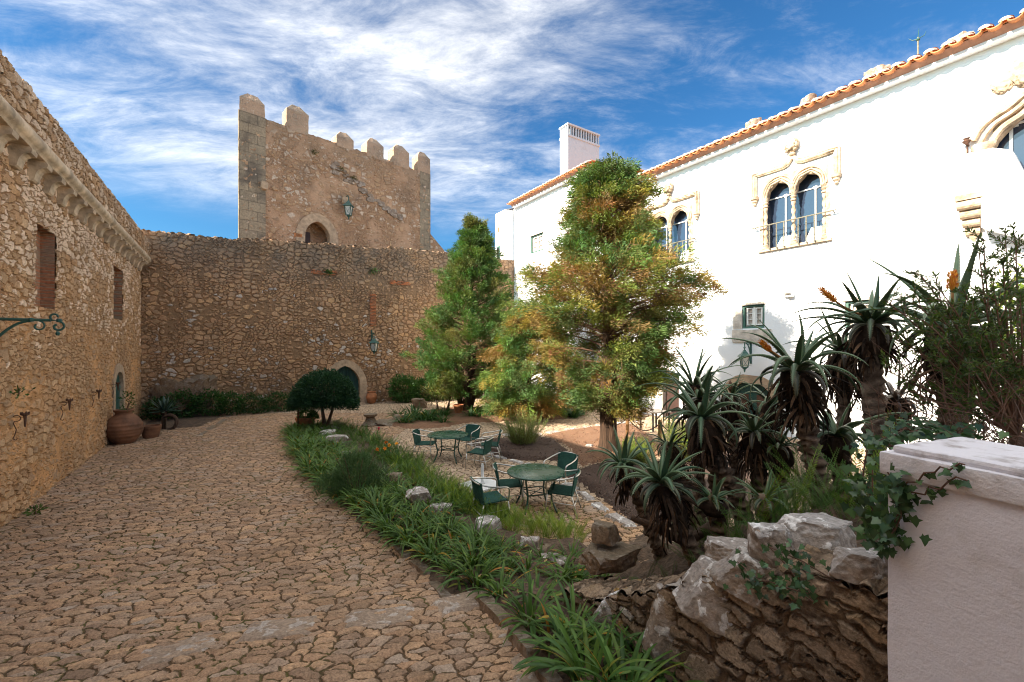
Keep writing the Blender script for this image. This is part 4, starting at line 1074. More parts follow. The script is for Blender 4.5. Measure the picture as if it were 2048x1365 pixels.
# iron arm from the left wall
x, z = LW.loc(-46, 640); br = thing('wall_bracket', 'long green wrought iron arm with scrolls reaching out of the left wall', 'bracket', LW.w(x, 0, z + .02), LW.rz)
L_ = .80; mb = MB(); mb.tube([(0, 0, 0), (0, -L_, 0)], .024, 8)
for y in (.72, 1.12): mb.lathe([(.03, -.03), (.042, 0), (.03, .03)], 8, (0, -L_ * y, 0))
mb.tube([(0, -L_, 0), (0, -L_ - .14, .004)], [.014, .003], 5); mb.build('arm', M['green_iron'], br)
mb = MB(); mb.tube([(0, -.0 - .72 * L_ * t, -.62 + .60 * math.sin(t * PI / 2)) for t in [i / 12 for i in range(13)]], .020, 6)
def spiral(c, r0, r1, a0, a1, n=26): return [(0, c[0] + (r0 + (r1 - r0) * i / n) * math.cos(a0 + (a1 - a0) * i / n), c[1] + (r0 + (r1 - r0) * i / n) * math.sin(a0 + (a1 - a0) * i / n)) for i in range(n + 1)]
mb.tube(spiral((-.82 * L_, -.10), .085, .03, PI * .55, PI * 2.3), .014, 6); mb.tube(spiral((-1.10 * L_, -.10), .09, .03, PI * .5, PI * 2.4), .017, 6); mb.tube(spiral((-1.06 * L_, .06), .06, .03, -PI * .3, PI * 1.1), .015, 6)
mb.lathe([(.02, 0), (.03, .04), (.015, .07)], 8, (0, -1.10 * L_, -.25)); mb.build('scrolls', M['green_iron'], br)
labs = ['rusty torch holder nearest the left edge, above the path', 'rusty torch holder, second from the left edge on the rubble wall', 'rusty torch holder, third along the rubble wall towards the green door', 'rusty torch holder hung beside the arched green door in the left wall']
for (p, q), lab in zip(((22, 838), (118, 808), (181, 788), (222, 772)), labs):
    x, z = LW.loc(p, q); t = thing('torch_holder', lab, 'torch holder', LW.w(x, 0, z), LW.rz, 'torch holders along the left wall')
    mb = MB(); mb.lathe([(.012, -.28), (.022, -.2), (.03, -.05), (.035, .0), (.085, .03), (.085, .07), (.07, .075)], 10, (0, -.24, .05))
    for k in range(7): a = 2 * PI * k / 7; mb.box((.075 * math.cos(a) - .012, -.24 + .075 * math.sin(a) - .012, .12), (.075 * math.cos(a) + .012, -.24 + .075 * math.sin(a) + .012, .15))
    mb.build('torch_cup', M['rust'], t)
    mb = MB(); mb.tube([(0, -.22, .02)] + [(0, -.09 + .075 * math.cos(a), .0 + .075 * math.sin(a)) for a in [.6 + i * .45 for i in range(11)]] + [(0, -.04, -.12), (0, -.09, -.28), (0, -.06, -.42), (0, -.03, -.50), (0, -.08, -.54), (0, -.11, -.50)], .010, 5)
    mb.build('scroll_arm', M['rust'], t); t.scale = (.72,) * 3

# ------------------------------------------------------------------ furniture on the terrace
def make_chair():
    t = thing('garden_chair', 'x', 'chair')
    w, d = .25, .24
    mb = MB(); xs = [i / 8 for i in range(9)]; vs = []
    for j in range(7):
        for i in range(9):
            x = -w + 2 * w * i / 8; y = -d + 2 * d * j / 6
            vs.append((x, y, .43 - .018 * math.cos(x / w * 1.5) - .02 * (j / 6) + (.0 if j else -.015)))
    n = len(vs); vs += [(a, b, c - .022) for a, b, c in vs]; fs = []
    for j in range(6):
        for i in range(8):
            a = j*9+i; fs += [(a, a+1, a+10, a+9), (n+a, n+a+9, n+a+10, n+a+1)]
    for i in range(8): fs += [(i, n+i, n+i+1, i+1), (54+i, 54+i+1, n+54+i+1, n+54+i)]
    for j in range(6): fs += [(j*9, j*9+9, n+j*9+9, n+j*9), (j*9+8, n+j*9+8, n+j*9+17, j*9+17)]
    mb.add(vs, fs); mb.build('seat', M['weave'], t, smooth=True, auto=50)
    mb = MB(); vs = []
    for j in range(6):
        for i in range(9):
            a = -1 + 2 * i / 8; z = .40 + .36 * j / 5; y = d - .01 + .09 * j / 5 - .05 * (a * a) * (.4 + .6 * j / 5)
            vs.append((w * a * (1 + .04 * j / 5), y + .0, z + .01 * (1 - a * a) * (j == 5)))
    n = len(vs); vs += [(a, b + .02, c) for a, b, c in vs]; fs = []
    for j in range(5):
        for i in range(8):
            a = j*9+i; fs += [(a, a+1, a+10, a+9), (n+a, n+a+9, n+a+10, n+a+1)]
    for i in range(8): fs += [(i, n+i, n+i+1, i+1), (45+i, 45+i+1, n+45+i+1, n+45+i)]
    for j in range(5): fs += [(j*9, j*9+9, n+j*9+9, n+j*9), (j*9+8, n+j*9+8, n+j*9+17, j*9+17)]
    mb.add(vs, fs); mb.build('backrest', M['weave_back'], t, smooth=True, auto=50)
    r = .0125
    for s in (-1, 1):
        MB().tube([(s * (w + .02), -d + .02, .40), (s * (w + .035), -d - .02, 0)], r, 8).build('leg', M['alu'], t, smooth=True)
        MB().tube([(s * w * .9, d - .03, .41), (s * (w + .01), d + .10, 0)], r, 8).build('leg', M['alu'], t, smooth=True)
        MB().tube([(s * (w + .02), -d + .02, .26), (s * (w - .005), d + .04, .22)], .009, 6).build('stretcher', M['alu'], t, smooth=True)
    MB().tube([(-w, d + .035, .21), (w, d + .035, .21)], .009, 6).build('stretcher', M['alu'], t, smooth=True)
    pts = [(-(w + .02), -d + .02, .40), (-(w + .03), -d + .0, .58), (-(w + .04), -d + .05, .645), (-(w + .045), -.05, .665), (-(w + .03), .14, .70), (-w + .05, d + .07, .745), (0, d + .11, .765)]
    full = pts + [(-x, y, z) for x, y, z in reversed(pts[:-1])]
    sm = []
    for i in range(len(full) - 1):     # smooth the hoop
        p0, p1, p2, p3 = (Vector(full[max(0, i-1)]), Vector(full[i]), Vector(full[i+1]), Vector(full[min(len(full)-1, i+2)]))
        for k in range(5):
            q = k / 5; sm.append(.5 * ((2*p1) + (-p0 + p2) * q + (2*p0 - 5*p1 + 4*p2 - p3) * q*q + (-p0 + 3*p1 - 3*p2 + p3) * q**3))
    sm.append(Vector(full[-1])); MB().tube(sm, .0145, 8).build('armrest', M['alu'], t, smooth=True)
    return t
def make_table(r=.55):
    t = thing('round_table', 'x', 'table')
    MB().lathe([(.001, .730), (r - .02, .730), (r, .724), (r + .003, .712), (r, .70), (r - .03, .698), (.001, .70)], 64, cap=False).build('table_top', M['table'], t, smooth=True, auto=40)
    for k in range(4):
        a = PI / 4 + PI / 2 * k; c, s = math.cos(a), math.sin(a)
        pr = [(.40, .70), (.395, .60), (.355, .46), (.325, .34), (.34, .22), (.40, .10), (.455, .0)]
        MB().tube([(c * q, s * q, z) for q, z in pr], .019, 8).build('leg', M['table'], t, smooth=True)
    mb = MB(); c = .325 * .7071
    for k in range(4):
        a = PI / 4 + PI / 2 * k; b = a + PI / 2; mb.tube([(.325 * math.cos(a), .325 * math.sin(a), .345), (.325 * math.cos(b), .325 * math.sin(b), .345)], .013, 6)
    for k in range(2):
        a = PI / 4 + PI / 2 * k; mb.tube([(.33 * math.cos(a), .33 * math.sin(a), .33), (-.33 * math.cos(a), -.33 * math.sin(a), .33)], .010, 6)
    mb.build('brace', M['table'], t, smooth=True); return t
T1 = Vector((.46, 8.18, 0)); T2 = Vector((-1.75, 11.65, 0))
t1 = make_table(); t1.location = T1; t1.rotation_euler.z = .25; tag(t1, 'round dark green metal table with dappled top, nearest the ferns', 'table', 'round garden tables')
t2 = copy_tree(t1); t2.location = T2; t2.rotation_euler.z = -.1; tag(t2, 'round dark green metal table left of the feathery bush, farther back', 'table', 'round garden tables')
chs = [((-.03, 8.42), (1, .05), 'green woven chair on the left side of the nearest round table'),
       ((1.05, 9.15), (-.7, -.8), 'green woven chair behind the nearest round table, mostly hidden by its top'),
       ((.93, 8.03), (-1, .28), 'green woven chair with its back to the bark bed, right of the nearest round table'),
       ((-.38, 7.62), (.95, .45), 'green woven chair half buried in the ferns before the white umbrella base'),
       ((-2.42, 11.95), (1, -.12), 'green woven chair on the left of the farther round table'),
       ((-1.30, 12.55), (-.55, -1), 'green woven chair behind the farther round table facing the camera'),
       ((-.85, 11.0), (-1, .35), 'green woven chair in front right of the farther round table, its back turned'),
       ((-.62, 11.85), (-1, .02), 'green woven chair at the right of the farther round table next to the bark bed')]
proto = make_chair()
for i, ((x, y), (fx, fy), lab) in enumerate(chs):
    c = proto if i == 0 else copy_tree(proto)
    c.location = (x, y, gz(x, y) + .01); c.rotation_euler.z = math.atan2(fy, fx) + PI / 2     # the chair's front looks along -y
    tag(c, lab, 'chair', 'green woven chairs with aluminium frames')
ub = thing('umbrella_base', 'pale square parasol base plate with a short upright tube between the tables', 'umbrella base', (-.66, 9.5, .005), .74)
MB().box((-.36, -.36, 0.01), (.36, .36, .055)).build('base_plate', M['plate'], ub)
mb = MB(); mb.lathe([(.045, .05), (.045, .09), (.034, .09), (.034, .46), (.026, .46), (.026, .50)], 14); mb.build('tube', M['plate'], ub, auto=40)
# furniture by the palace
gt = thing('square_table', 'grey square table by the palace wall behind the rope posts', 'table', (5.35, 16.0, 0), .35)
MB().box((-.42, -.42, .69), (.42, .42, .73)).build('table_top', M['greytable'], gt)
for a in (-1, 1):
    for b in (-1, 1): MB().box((a * .36 - .025, b * .36 - .025, 0), (a * .36 + .025, b * .36 + .025, .69)).build('leg', M['blackplastic'], gt)
def armchair(loc, rz, lab):
    t = thing('plastic_armchair', lab, 'chair', loc, rz, 'dark plastic armchairs by the palace wall')
    MB().box((-.24, -.22, .40), (.24, .22, .44)).build('seat', M['blackplastic'], t)
    mb = MB(); vs = []; N = 16
    for i in range(N + 1):
        a = PI * i / N; x = .29 * math.cos(a); y = .05 + .25 * math.sin(a); top = .66 + .14 * math.sin(a) ** 2
        vs += [(x, y, top), (x, y, top - .06 - .12 * math.sin(a)), (x * .92, y - .03 * math.sin(a), top)]
    mb.add(vs, [(3*i, 3*i+1, 3*i+4, 3*i+3) for i in range(N)] + [(3*i, 3*i+3, 3*i+5, 3*i+2) for i in range(N)]); mb.build('backrest', M['blackplastic'], t)
    for a in (-1, 1):
        for b in (-1, 1): MB().tube([(a * .25, b * .2, .66 if b < 0 else .5), (a * .27, b * .25, 0)], .018, 6).build('leg', M['blackplastic'], t)
armchair((6.15, 16.3, 0), -1.2, 'dark plastic armchair right of the grey square table, near the rope posts')
armchair((8.0, 13.2, 0), -2.2, 'dark plastic armchair behind the tall aloes by the palace door')
P1 = gpt(1255, 872); P2 = gpt(1320, 886); P0 = gpt(1140, 850); P3 = P2 + (P2 - P1) * 1.25
plist = [(P1, .74, 'slim wooden rope post just right of the big cypress trunk'), (P2, .74, 'wooden rope post between the big cypress and the aloes'), (P3, .74, 'wooden rope post hidden among the tall aloes')]
for p, h, lab in plist:
    t = thing('rope_post', lab, 'post', p, 0, 'wooden posts carrying the rope'); mb = MB(); mb.tube([(0, 0, -.1), (0, 0, h - .02), (0, 0, h)], [.062, .060, .050], 12); mb.build('stake', M['post'], t, smooth=True, auto=40)
    MB().lathe([(.064, h - .12), (.072, h - .11), (.072, h - .09), (.064, h - .08)], 10).build('rope_collar', M['rope'], t)
pend = P1 + Vector((-1.1, .5, 0))
for a, b, lab in ((P1, P2, 'dark sagging rope between the two visible wooden posts'), (P2, P3, 'dark sagging rope running from the posts into the aloes'), (pend, P1, 'dark rope running behind the big cypress trunk')):
    pts = [a.lerp(b, i / 16) + Vector((0, 0, .64 - .34 * 4 * (i / 16) * (1 - i / 16))) for i in range(17)]
    tag(MB().tube(pts, .017, 6).build('barrier_rope', M['rope'], smooth=True), lab, 'rope', 'ropes between the posts')

# ------------------------------------------------------------------ jars and pots
def ribbed(prof, r=.004, step=.02):
    res = []
    for (a, b), (c, d) in zip(prof, prof[1:]):
        k = max(1, int(math.dist((a, b), (c, d)) / step))
        res += [(a + (c-a)*i/k + r * math.sin((b + (d-b)*i/k) * 60), b + (d-b)*i/k) for i in range(k)]
    return res + [prof[-1]]
JX = gpt(248, 887)
j = thing('clay_jar', 'huge round bellied clay jar standing on the path by the left wall', 'jar', (JX.x, JX.y, 0), .4)
j.scale = (.92, .92, 1.12)
MB().lathe(ribbed([(.25,0),(.37,.10),(.49,.26),(.54,.42),(.52,.56),(.42,.70),(.30,.80),(.245,.84),(.24,.89),(.275,.93),(.285,.97),(.25,.98),(.22,.93),(.2,.6),(.1,.5)]), 40).build('jar_body', M['jar'], j, smooth=True)
p = gpt(302, 876); q_ = thing('flower_pot', 'low brown clay pot beside the huge clay jar', 'pot', (p.x, p.y, 0)); MB().lathe(ribbed([(.20,0),(.235,.12),(.27,.33),(.285,.36),(.285,.42),(.255,.42),(.24,.3),(.05,.3)], .002), 28).build('pot_body', M['jar'], q_, smooth=True, auto=50)
p = gpt(340, 860)
ar = tag(MB().tube([(p.x - .22 + .0, p.y, -.05)] + [(p.x - .05 + .30 * math.cos(a), p.y + .05 * math.sin(a), .27 + .27 * math.sin(a)) for a in [2.4 - i * .36 for i in range(12)]], [.07 - .001 * i for i in range(13)], 10).build('curved_trunk', M['barkdark'], smooth=True), 'thick curved dark stem looping beside the low clay pot', 'stem')
def urn(loc, lab, h=.62, grp='clay urns by the green arched door'):
    t = thing('clay_urn', lab, 'urn', loc, 0, grp); s = h / .62
    MB().lathe(ribbed([(.13*s,0),(.20*s,.10*s),(.265*s,.26*s),(.275*s,.36*s),(.24*s,.48*s),(.19*s,.55*s),(.20*s,.60*s),(.215*s,.62*s),(.18*s,.62*s),(.15*s,.5*s),(.03,.4*s)], .002), 28).build('urn_body', M['terracotta'], t, smooth=True, auto=50)
dp = BW.w(ax + hw_d + .55, -.30, 0); urn((dp.x, dp.y, .02), 'clay urn right of the green arched door in the far wall', .66)
dp = BW.w(ax - hw_d - .35, -.45, 0); urn((dp.x, dp.y, .02), 'clay urn left of the green arched door, behind the clipped tree stems', .7)
def pot(loc, r, h, name, lab, cat='pot', mat='terracotta'):
    t = thing(name, lab, cat, loc); MB().lathe([(r*.68,0),(r*.9,h*.78),(r*.92,h*.8),(r,h*.82),(r,h),(r*.88,h),(r*.84,h*.85),(.02,h*.85)], 26).build('pot_body', M[mat], t, smooth=True, auto=40); return t
PP = gpt(611, 862); PP.z = gz(PP.x, PP.y) + .05
pot((PP.x, PP.y, PP.z), .36, .46, 'flower_pot', 'terracotta pot holding a leafy plant at the end of the planting strip')
p = gpt(917, 830); pot((p.x, p.y, .05), .24, .42, 'flower_pot', 'small terracotta pot beside the stems of the left cypress')
p = gpt(741, 852); cb = thing('stone_pedestal', 'small waisted stone pedestal standing on the cobbles', 'pedestal', (p.x, p.y, 0), .3)
MB().lathe([(.34,0),(.34,.06),(.30,.09),(.24,.16),(.17,.28),(.16,.33),(.20,.37),(.26,.40),(.26,.47),(.0,.47)], 22).build('pedestal_body', M['rockbrown'], cb, smooth=True, auto=40)
p = gpt(596, 868); tag(MB().tube([(p.x, p.y, -.1), (p.x + .02, p.y, 1.62)], [.035, .028], 8).build('iron_stake', M['rust'], smooth=True), 'upright rusty stake beside the potted plant at the strip end', 'stake')
# kerb and slab stones
def kerb(name, pts, wd, h, lab, mat, n=9, z0=0.0, cat='kerb'):
    """row of long flat stones"""
    P = [gpt(*p) for p in pts]; mb = MB(); seg = []
    tot = sum((b - a).length for a, b in zip(P, P[1:])); step = tot / n
    for a, b in zip(P, P[1:]):
        k = max(1, round((b - a).length / step)); d = (b - a) / k; t = d.normalized(); s = Vector((-t.y, t.x, 0))
        for i in range(k):
            o = a + d * i; e = o + d * .97; r = lambda: random.uniform(-.03, .03); hh = h + random.uniform(-.02, .02)
            base = [o + s * wd * .5, o - s * wd * .5, e - s * wd * .5, e + s * wd * .5]
            base = [Vector((q.x + r(), q.y + r(), 0)) for q in base]
            g_ = 6; vs = []
            for u in range(g_ + 1):
                for v in range(g_ + 1):
                    q = base[1].lerp(base[2], u / g_).lerp(base[0].lerp(base[3], u / g_), v / g_); ed = min(u, v, g_ - u, g_ - v)
                    vs.append((q.x + .02 * mn.noise(q * 5), q.y + .02 * mn.noise(q * 6), gz(q.x, q.y) + z0 + (hh if ed > 0 else -.06) + .012 * mn.noise(q * 7)))
            mb.add(vs, [(u*(g_+1)+v, (u+1)*(g_+1)+v, (u+1)*(g_+1)+v+1, u*(g_+1)+v+1) for u in range(g_) for v in range(g_)])
    return tag(mb.build(name, mat, smooth=True, auto=40), lab, cat, kind='structure')
kerb('terrace_kerb', [(940,888),(985,912),(1050,930),(1098,950),(1160,985),(1215,1028),(1275,1062)], .26, .05, 'pale kerb', M['rockpale'], 11)
kerb('sunlit_kerb', [(1000,872),(1090,868),(1190,853),(1300,842)], .42, .03, 'pale strip', M['rockpale'], 8)
kerb('path_edging', [(398,874),(432,852),(470,826)], .22, .045, 'edge', M['rockbrown'], 4)
kerb('bed_edging', [(788,1092),(862,1158),(900,1205)], .20, .05, 'edge', M['rockbrown'], 3)
kerb('bed_kerb', [(955,1195),(1022,1268),(1075,1335),(1120,1400)], .22, .11, 'edge', M['rockbrown'], 3)
kerb('bed_edging_step', [(800,1100),(905,1035)], .16, .05, 'edge', M['rockpale'], 3)
kerb('path_step', [(250,1330),(460,1272),(660,1250),(860,1225),(1010,1190)], .50, .035, 'step', M['slab'], 3)
kerb('path_step_flagstones', [(1010,1235),(1035,1300),(1085,1400)], .40, .04, 'step', M['slab'], 3)

# ------------------------------------------------------------------ rocks
def prock(px, pyb, wpx, hpx, seed, mat, label, Y=None, dep=.8, group=None, cuts=9, rz=None, tilt=(0, 0), sink=.1, rough=.10, name='boulder'):
    """boulder standing under a photo pixel, its size read off the photo"""
    if Y is None: p = gpt(px, pyb); Y = p.y
    else: p = at(px, pyb, Y)
    w = wpx / F * Y; h = max(.62 * hpx, hpx - .55 * wpx * dep * (EYE - p.z) / Y) / F * Y
    return rock(name, (p.x, p.y + w * dep * .3, p.z - h * sink), (w, w * dep, h * (1 + sink)), seed, mat, label, group, 'boulder', cuts, rz if rz is not None else random.uniform(-.3, .3), tilt, rough=rough)
for a in [(833,1034,62,60,1,'rock','squarish pale boulder, the tallest in the middle of the planting strip'),
          (876,1050,58,48,2,'rock','boulder with an angled top right below the tall squarish one in the strip'),
          (972,1085,70,52,3,'rockpale','rounded pale boulder in front of the bright fern fronds'),
          (1060,1118,42,48,4,'rock','small flat topped block sticking up right of the rounded pale boulder'),
          (925,1062,48,32,5,'rockbrown','low brownish stone between two pale boulders of the strip'),
          (1092,1124,52,36,6,'rockbrown','low rounded stone right beside the small flat topped block'),
          (1112,1150,72,40,7,'rock','low pale stone lying before the strap leaved clumps and the brown blocks'),
          (785,985,34,42,8,'rockbrown','dark upright stone behind the feathery fennel bush'),
          (764,992,30,20,9,'rock','small flat stone beside the dark upright stone'),
          (706,960,38,20,10,'rock','flat stone half under the fennel bush'), (700,945,44,18,11,'rock','thin slab in the row of stones above the fennel bush'),
          (684,925,46,24,12,'rockpale','pale stone third from the far end of the strip'), (668,902,52,34,13,'rock','large pitted stone near the far end of the strip'),
          (646,884,44,26,14,'rockpale','jagged pale stone next to the farthest slabs of the strip'), (634,872,34,18,15,'rockpale','flat pale slab at the far end of the strip'), (655,868,50,16,16,'rock','long flat slab behind the jagged pale stone'),
          (795,848,34,20,17,'rockbrown','grey stone at the left end of the lily patch'), (768,852,60,12,18,'rockbrown','flat dark stone between the pedestal and the lily patch'), (838,818,34,22,19,'rockbrown','grey stone behind the left lily patch'),
          (990,806,66,40,20,'rock','rough stone heap right of the left cypress stems'), (1180,898,22,10,21,'rockpale','small pale stone lying on the bark bed'), (1005,818,40,18,22,'rock','low stone before the rough stone heap'),
          (860,1075,50,22,23,'rockbrown','half buried stone under the boulder with an angled top'), (1030,1130,60,30,24,'rockbrown','half buried brown stone between the clumps before the flat topped block')]:
    prock(a[0], a[1], a[2], a[3], a[4], M[a[5]], a[6], group='stones of the planting strip')
rb = LW.w(CX - .0, -1.3, -.2); o = rock('rock_outcrop', (corner.x + 1.25, corner.y + .75, -.3), (2.6, 1.1, 2.2), 77, M['rockbrown'], 'rough bedrock outcrop in the corner where the two walls meet', None, 'rock', 8, .5, rough=.32)

# low retaining wall under the pillar
B_ = Vector((.75, 4.35)); A_ = Vector((2.12, 2.15)); RW = Frame(B_, A_ - B_); RL = (A_ - B_).length
kz = [(-.4, .45), (0, .55), (.2, .66), (.5, .78), (.83, 1.0), (1.2, 1.25), (1.6, 1.5), (2.0, 1.68), (2.8, 1.86)]
def ztr(x):
    for (a, b), (c, d) in zip(kz, kz[1:]):
        if a <= x <= c: return b + (d - b) * (x - a) / (c - a)
    return .5
rw = thing('dry_stone_wall', 'crumbling brown dry stone wall running down from the plastered pillar', 'wall', RW.w(0), RW.rz)
V, Q, e = wall_mesh(-.35, RL, -.1, ztr, .016, None, .55, rough=.07, seed=31)
make_wall('wall_face', V, Q, e, M['low_wall'], rw)
def wrock(px, pyb, wpx, hpx, seed, mat, label, y=.2, **k):
    x, z = RW.loc(px, pyb, y); p = RW.w(x, y); wpx *= 1.12; w = wpx / F * p.y; dp = k.pop('dep', .7); h = max(.8 * hpx, hpx - .45 * wpx * dp * (EYE - z) / p.y) / F * p.y; sk = k.pop('sink', .15)
    return rock('boulder', (p.x, p.y, z - h * sk), (w, w * dp, h * (1 + sk)), seed, M[mat], label, 'boulders on the dry stone wall', 'boulder', k.pop('cuts', 8), k.pop('rz', RW.rz * .3), k.pop('tilt', (0, 0)), 5, k.pop('rough', .075))
wrock(1612,1112,150,100,51,'rockpale','big pale boulder crowning the dry stone wall', .45, dep=.8)
wrock(1548,1135,84,100,52,'rockpale','upright pale stone with orange lichen left of the crowning boulder', .18)
wrock(1498,1178,140,92,53,'rock','slanting pale block on the wall left of the upright orange stained stone', .12, tilt=(0, .28))
wrock(1424,1222,138,104,54,'rock','large smooth slab sloping down the wall, second block from the brown stones', .08, tilt=(0, .30), cuts=7, rough=.05)
wrock(1338,1296,100,146,55,'rock','tall boulder with white lichen spots at the low end of the wall', .10, tilt=(0, .1))
wrock(1232,1290,116,125,56,'rockpale','boulder with a broad white lichen crust, lowest on the wall', .10)
wrock(1722,1150,110,62,57,'rockpale','pale grooved stone on the wall next to the plastered pillar', .12, dep=.6)
wrock(1480,1120,120,44,58,'rock','rough flat stone behind the slanting pale block', .45)
wrock(1660,1095,70,70,59,'rockbrown','dark stone right behind the crowning boulder', .75)
prock(1230,1146,128,62,60,M['rockbrown'],'brown block at the foot of the aloes carrying a smaller block',4.75,.7,cuts=6)
prock(1216,1088,66,48,61,M['rockbrown'],'small cut block balanced on the wider brown block',4.85,.7,cuts=5,tilt=(0,.05))

# plastered pillar at the right
PF = Frame((1.90, 2.2), (.355, -.935)); pi = thing('plastered_pillar', 'thick pinkish white plastered pillar with a projecting cap at the right edge', 'pillar', PF.w(0), PF.rz)
def soft_box(name, x0, x1, y0, y1, z0, z1, mat, par, bev=.012, res=.03, am=.007):
    bm = bmesh.new(); bmesh.ops.create_cube(bm, size=1)
    for v in bm.verts: v.co = Vector(((x0+x1)/2 + v.co.x*(x1-x0), (y0+y1)/2 + v.co.y*(y1-y0), (z0+z1)/2 + v.co.z*(z1-z0)))
    bmesh.ops.bevel(bm, geom=list(bm.edges), offset=bev, segments=2, affect='EDGES', profile=.6)
    cut = [e for e in bm.edges if e.calc_length() > res * 4]
    bmesh.ops.subdivide_edges(bm, edges=cut, cuts=14, use_grid_fill=True)
    for v in bm.verts: v.co += Vector((mn.noise(v.co*9), mn.noise(v.co*9+Vector((5,0,0))), mn.noise(v.co*9+Vector((0,5,0))))) * am
    me = bpy.data.meshes.new(name); bm.to_mesh(me); bm.free(); return link(name, me, mat, par, auto=40)
soft_box('shaft', .02, 1.9, .015, .62, -.2, 2.46, M['pillar'], pi)
soft_box('cap', -.005, 1.95, -.005, .68, 2.45, 2.565, M['cap'], pi, .012)
soft_box('cap_top', .03, 1.93, .035, .64, 2.56, 2.60, M['cap'], pi, .02)

# ------------------------------------------------------------------ plants
def arcs(base, az, e0, bend, L, K, power=1.2):
    """curved midribs: points (n,K+1,3), side vectors, up vectors"""
    n = len(az); t = np.linspace(0, 1, K + 1)
    e = e0[:, None] - bend[:, None] * t[None] ** power
    d = np.stack([np.cos(e) * np.cos(az)[:, None], np.cos(e) * np.sin(az)[:, None], np.sin(e)], -1)
    P = base[:, None] + np.concatenate([np.zeros((n, 1, 3)), np.cumsum(.5 * (d[:, 1:] + d[:, :-1]), 1)], 1) * (L / K)[:, None, None]
    S = np.stack([-np.sin(az), np.cos(az), np.zeros(n)], -1)[:, None].repeat(K + 1, 1)
    return P, S, np.cross(d, S) * -1
def blades(base, az, e0, bend, L, W, C, K=7, fold=.25, prof=None, twist=0.0, tipcol=None, power=1.2):
    n = len(az); P, S, U = arcs(base, az, e0, bend, L, K, power); t = np.linspace(0, 1, K + 1)
    if twist:
        tw = RNG.uniform(-twist, twist, (n, 1, 1)) * t[None, :, None]; S, U = S * np.cos(tw) + U * np.sin(tw), U * np.cos(tw) - S * np.sin(tw)
    w = (np.minimum(1, .45 + t * 2.2) * np.sqrt(np.maximum(0, 1 - t ** 2.6))) if prof is None else prof(t)
    hw = (W[:, None] * w[None] * .5)[..., None]
    V = np.stack([P - S * hw + U * hw * fold, P, P + S * hw + U * hw * fold], 2)
    idx = np.arange(n * (K + 1) * 3).reshape(n, K + 1, 3)
    Q = np.concatenate([np.stack([idx[:, :-1, a], idx[:, :-1, a+1], idx[:, 1:, a+1], idx[:, 1:, a]], -1).reshape(-1, 4) for a in (0, 1)])
    cc = np.repeat(C[:, None, None], K + 1, 1).repeat(3, 2)
    if tipcol is not None: cc = cc + (np.array(tipcol) - cc) * (t ** 3)[None, :, None, None] * RNG.uniform(0, 1, (n, 1, 1, 1))
    return V.reshape(-1, 3), Q, cc.reshape(-1, 3)
def pick(pal, n, jit=.15):
    pal = np.array(pal); c = pal[RNG.integers(0, len(pal), n)]; return c * RNG.uniform(1 - jit, 1 + jit, (n, 1))
GREEN_S = [(.068,.145,.028),(.085,.17,.030),(.052,.120,.028),(.11,.185,.032),(.07,.13,.03)]
def clump(n, L, W, pal=GREEN_S, spread=.09, yellow=.06):
    r = RNG.uniform(0, spread, n); a = RNG.uniform(0, 2*PI, n); az = a + RNG.normal(0, .5, n)
    C = pick(pal, n); y = RNG.random(n) < yellow; C[y] = pick([(.34,.24,.03),(.36,.17,.03),(.22,.24,.04)], int(y.sum()))
    return blades(np.stack([r*np.cos(a), r*np.sin(a), np.zeros(n) - .02], -1), az, RNG.uniform(.75, 1.5, n), RNG.uniform(.7, 2.1, n), L * RNG.uniform(.6, 1.15, n), W * RNG.uniform(.7, 1.2, n), C, 8, .3, twist=.7)
def plantmesh(name, parts): return mesh_np(name, *merge(parts))
CL = [plantmesh('strap_leaf_plant', [clump(48, .56, .034)]) for _ in range(6)]
def in_poly(P, x, y):
    c = False; j = len(P) - 1
    for i in range(len(P)):
        if (P[i][1] > y) != (P[j][1] > y) and x < (P[j][0]-P[i][0]) * (y-P[i][1]) / (P[j][1]-P[i][1]) + P[i][0]: c = not c
        j = i
    return c
def put(me, name, p, label, cat, group, s=1.0, mat='grassy', dz=.06):
    o = link(name, me, None if me.materials else M[mat], smooth=True); o.location = (p[0], p[1], gz(p[0], p[1]) + dz); o.rotation_euler.z = random.uniform(0, 6.28); o.scale = (s, s, s * random.uniform(.9, 1.1))
    return tag(o, label, cat, group)
# strap-leaved plants along the cobbled path
def along(pts, d0, d1, step, fn):
    P = [gpt(*p) for p in pts]
    for a, b in zip(P, P[1:]):
        k = max(1, round((b - a).length / step))
        for i in range(k):
            o = a.lerp(b, (i + random.random() * .5) / k); t = (b - a).normalized(); s = Vector((-t.y, t.x, 0)); fn(o + s * random.uniform(d0, d1))
LBL = 'arching strap leaved clump in the row edging the cobbled path'
def stp(s, lab=LBL, grp='strap leaved clumps edging the path'):
    return lambda p: put(random.choice(CL), 'strap_leaf_plant', p, lab, 'plant', grp, s * random.uniform(.85, 1.15))
EDGE = [(572,868),(590,912),(622,960),(668,1004),(722,1048),(800,1088)]
for d in (.12, .42, .75, 1.05): along(EDGE, d - .12, d + .15, .30, stp(.95 if d < .9 else .85))
E2 = [(800,1088),(870,1140),(920,1180),(985,1180)]
for d in (.1, .4, .7): along(E2, d - .1, d + .12, .28, stp(.85, 'strap leaved clump in the bend of the kerb beside the path', 'strap leaved clumps in the kerb bend'))
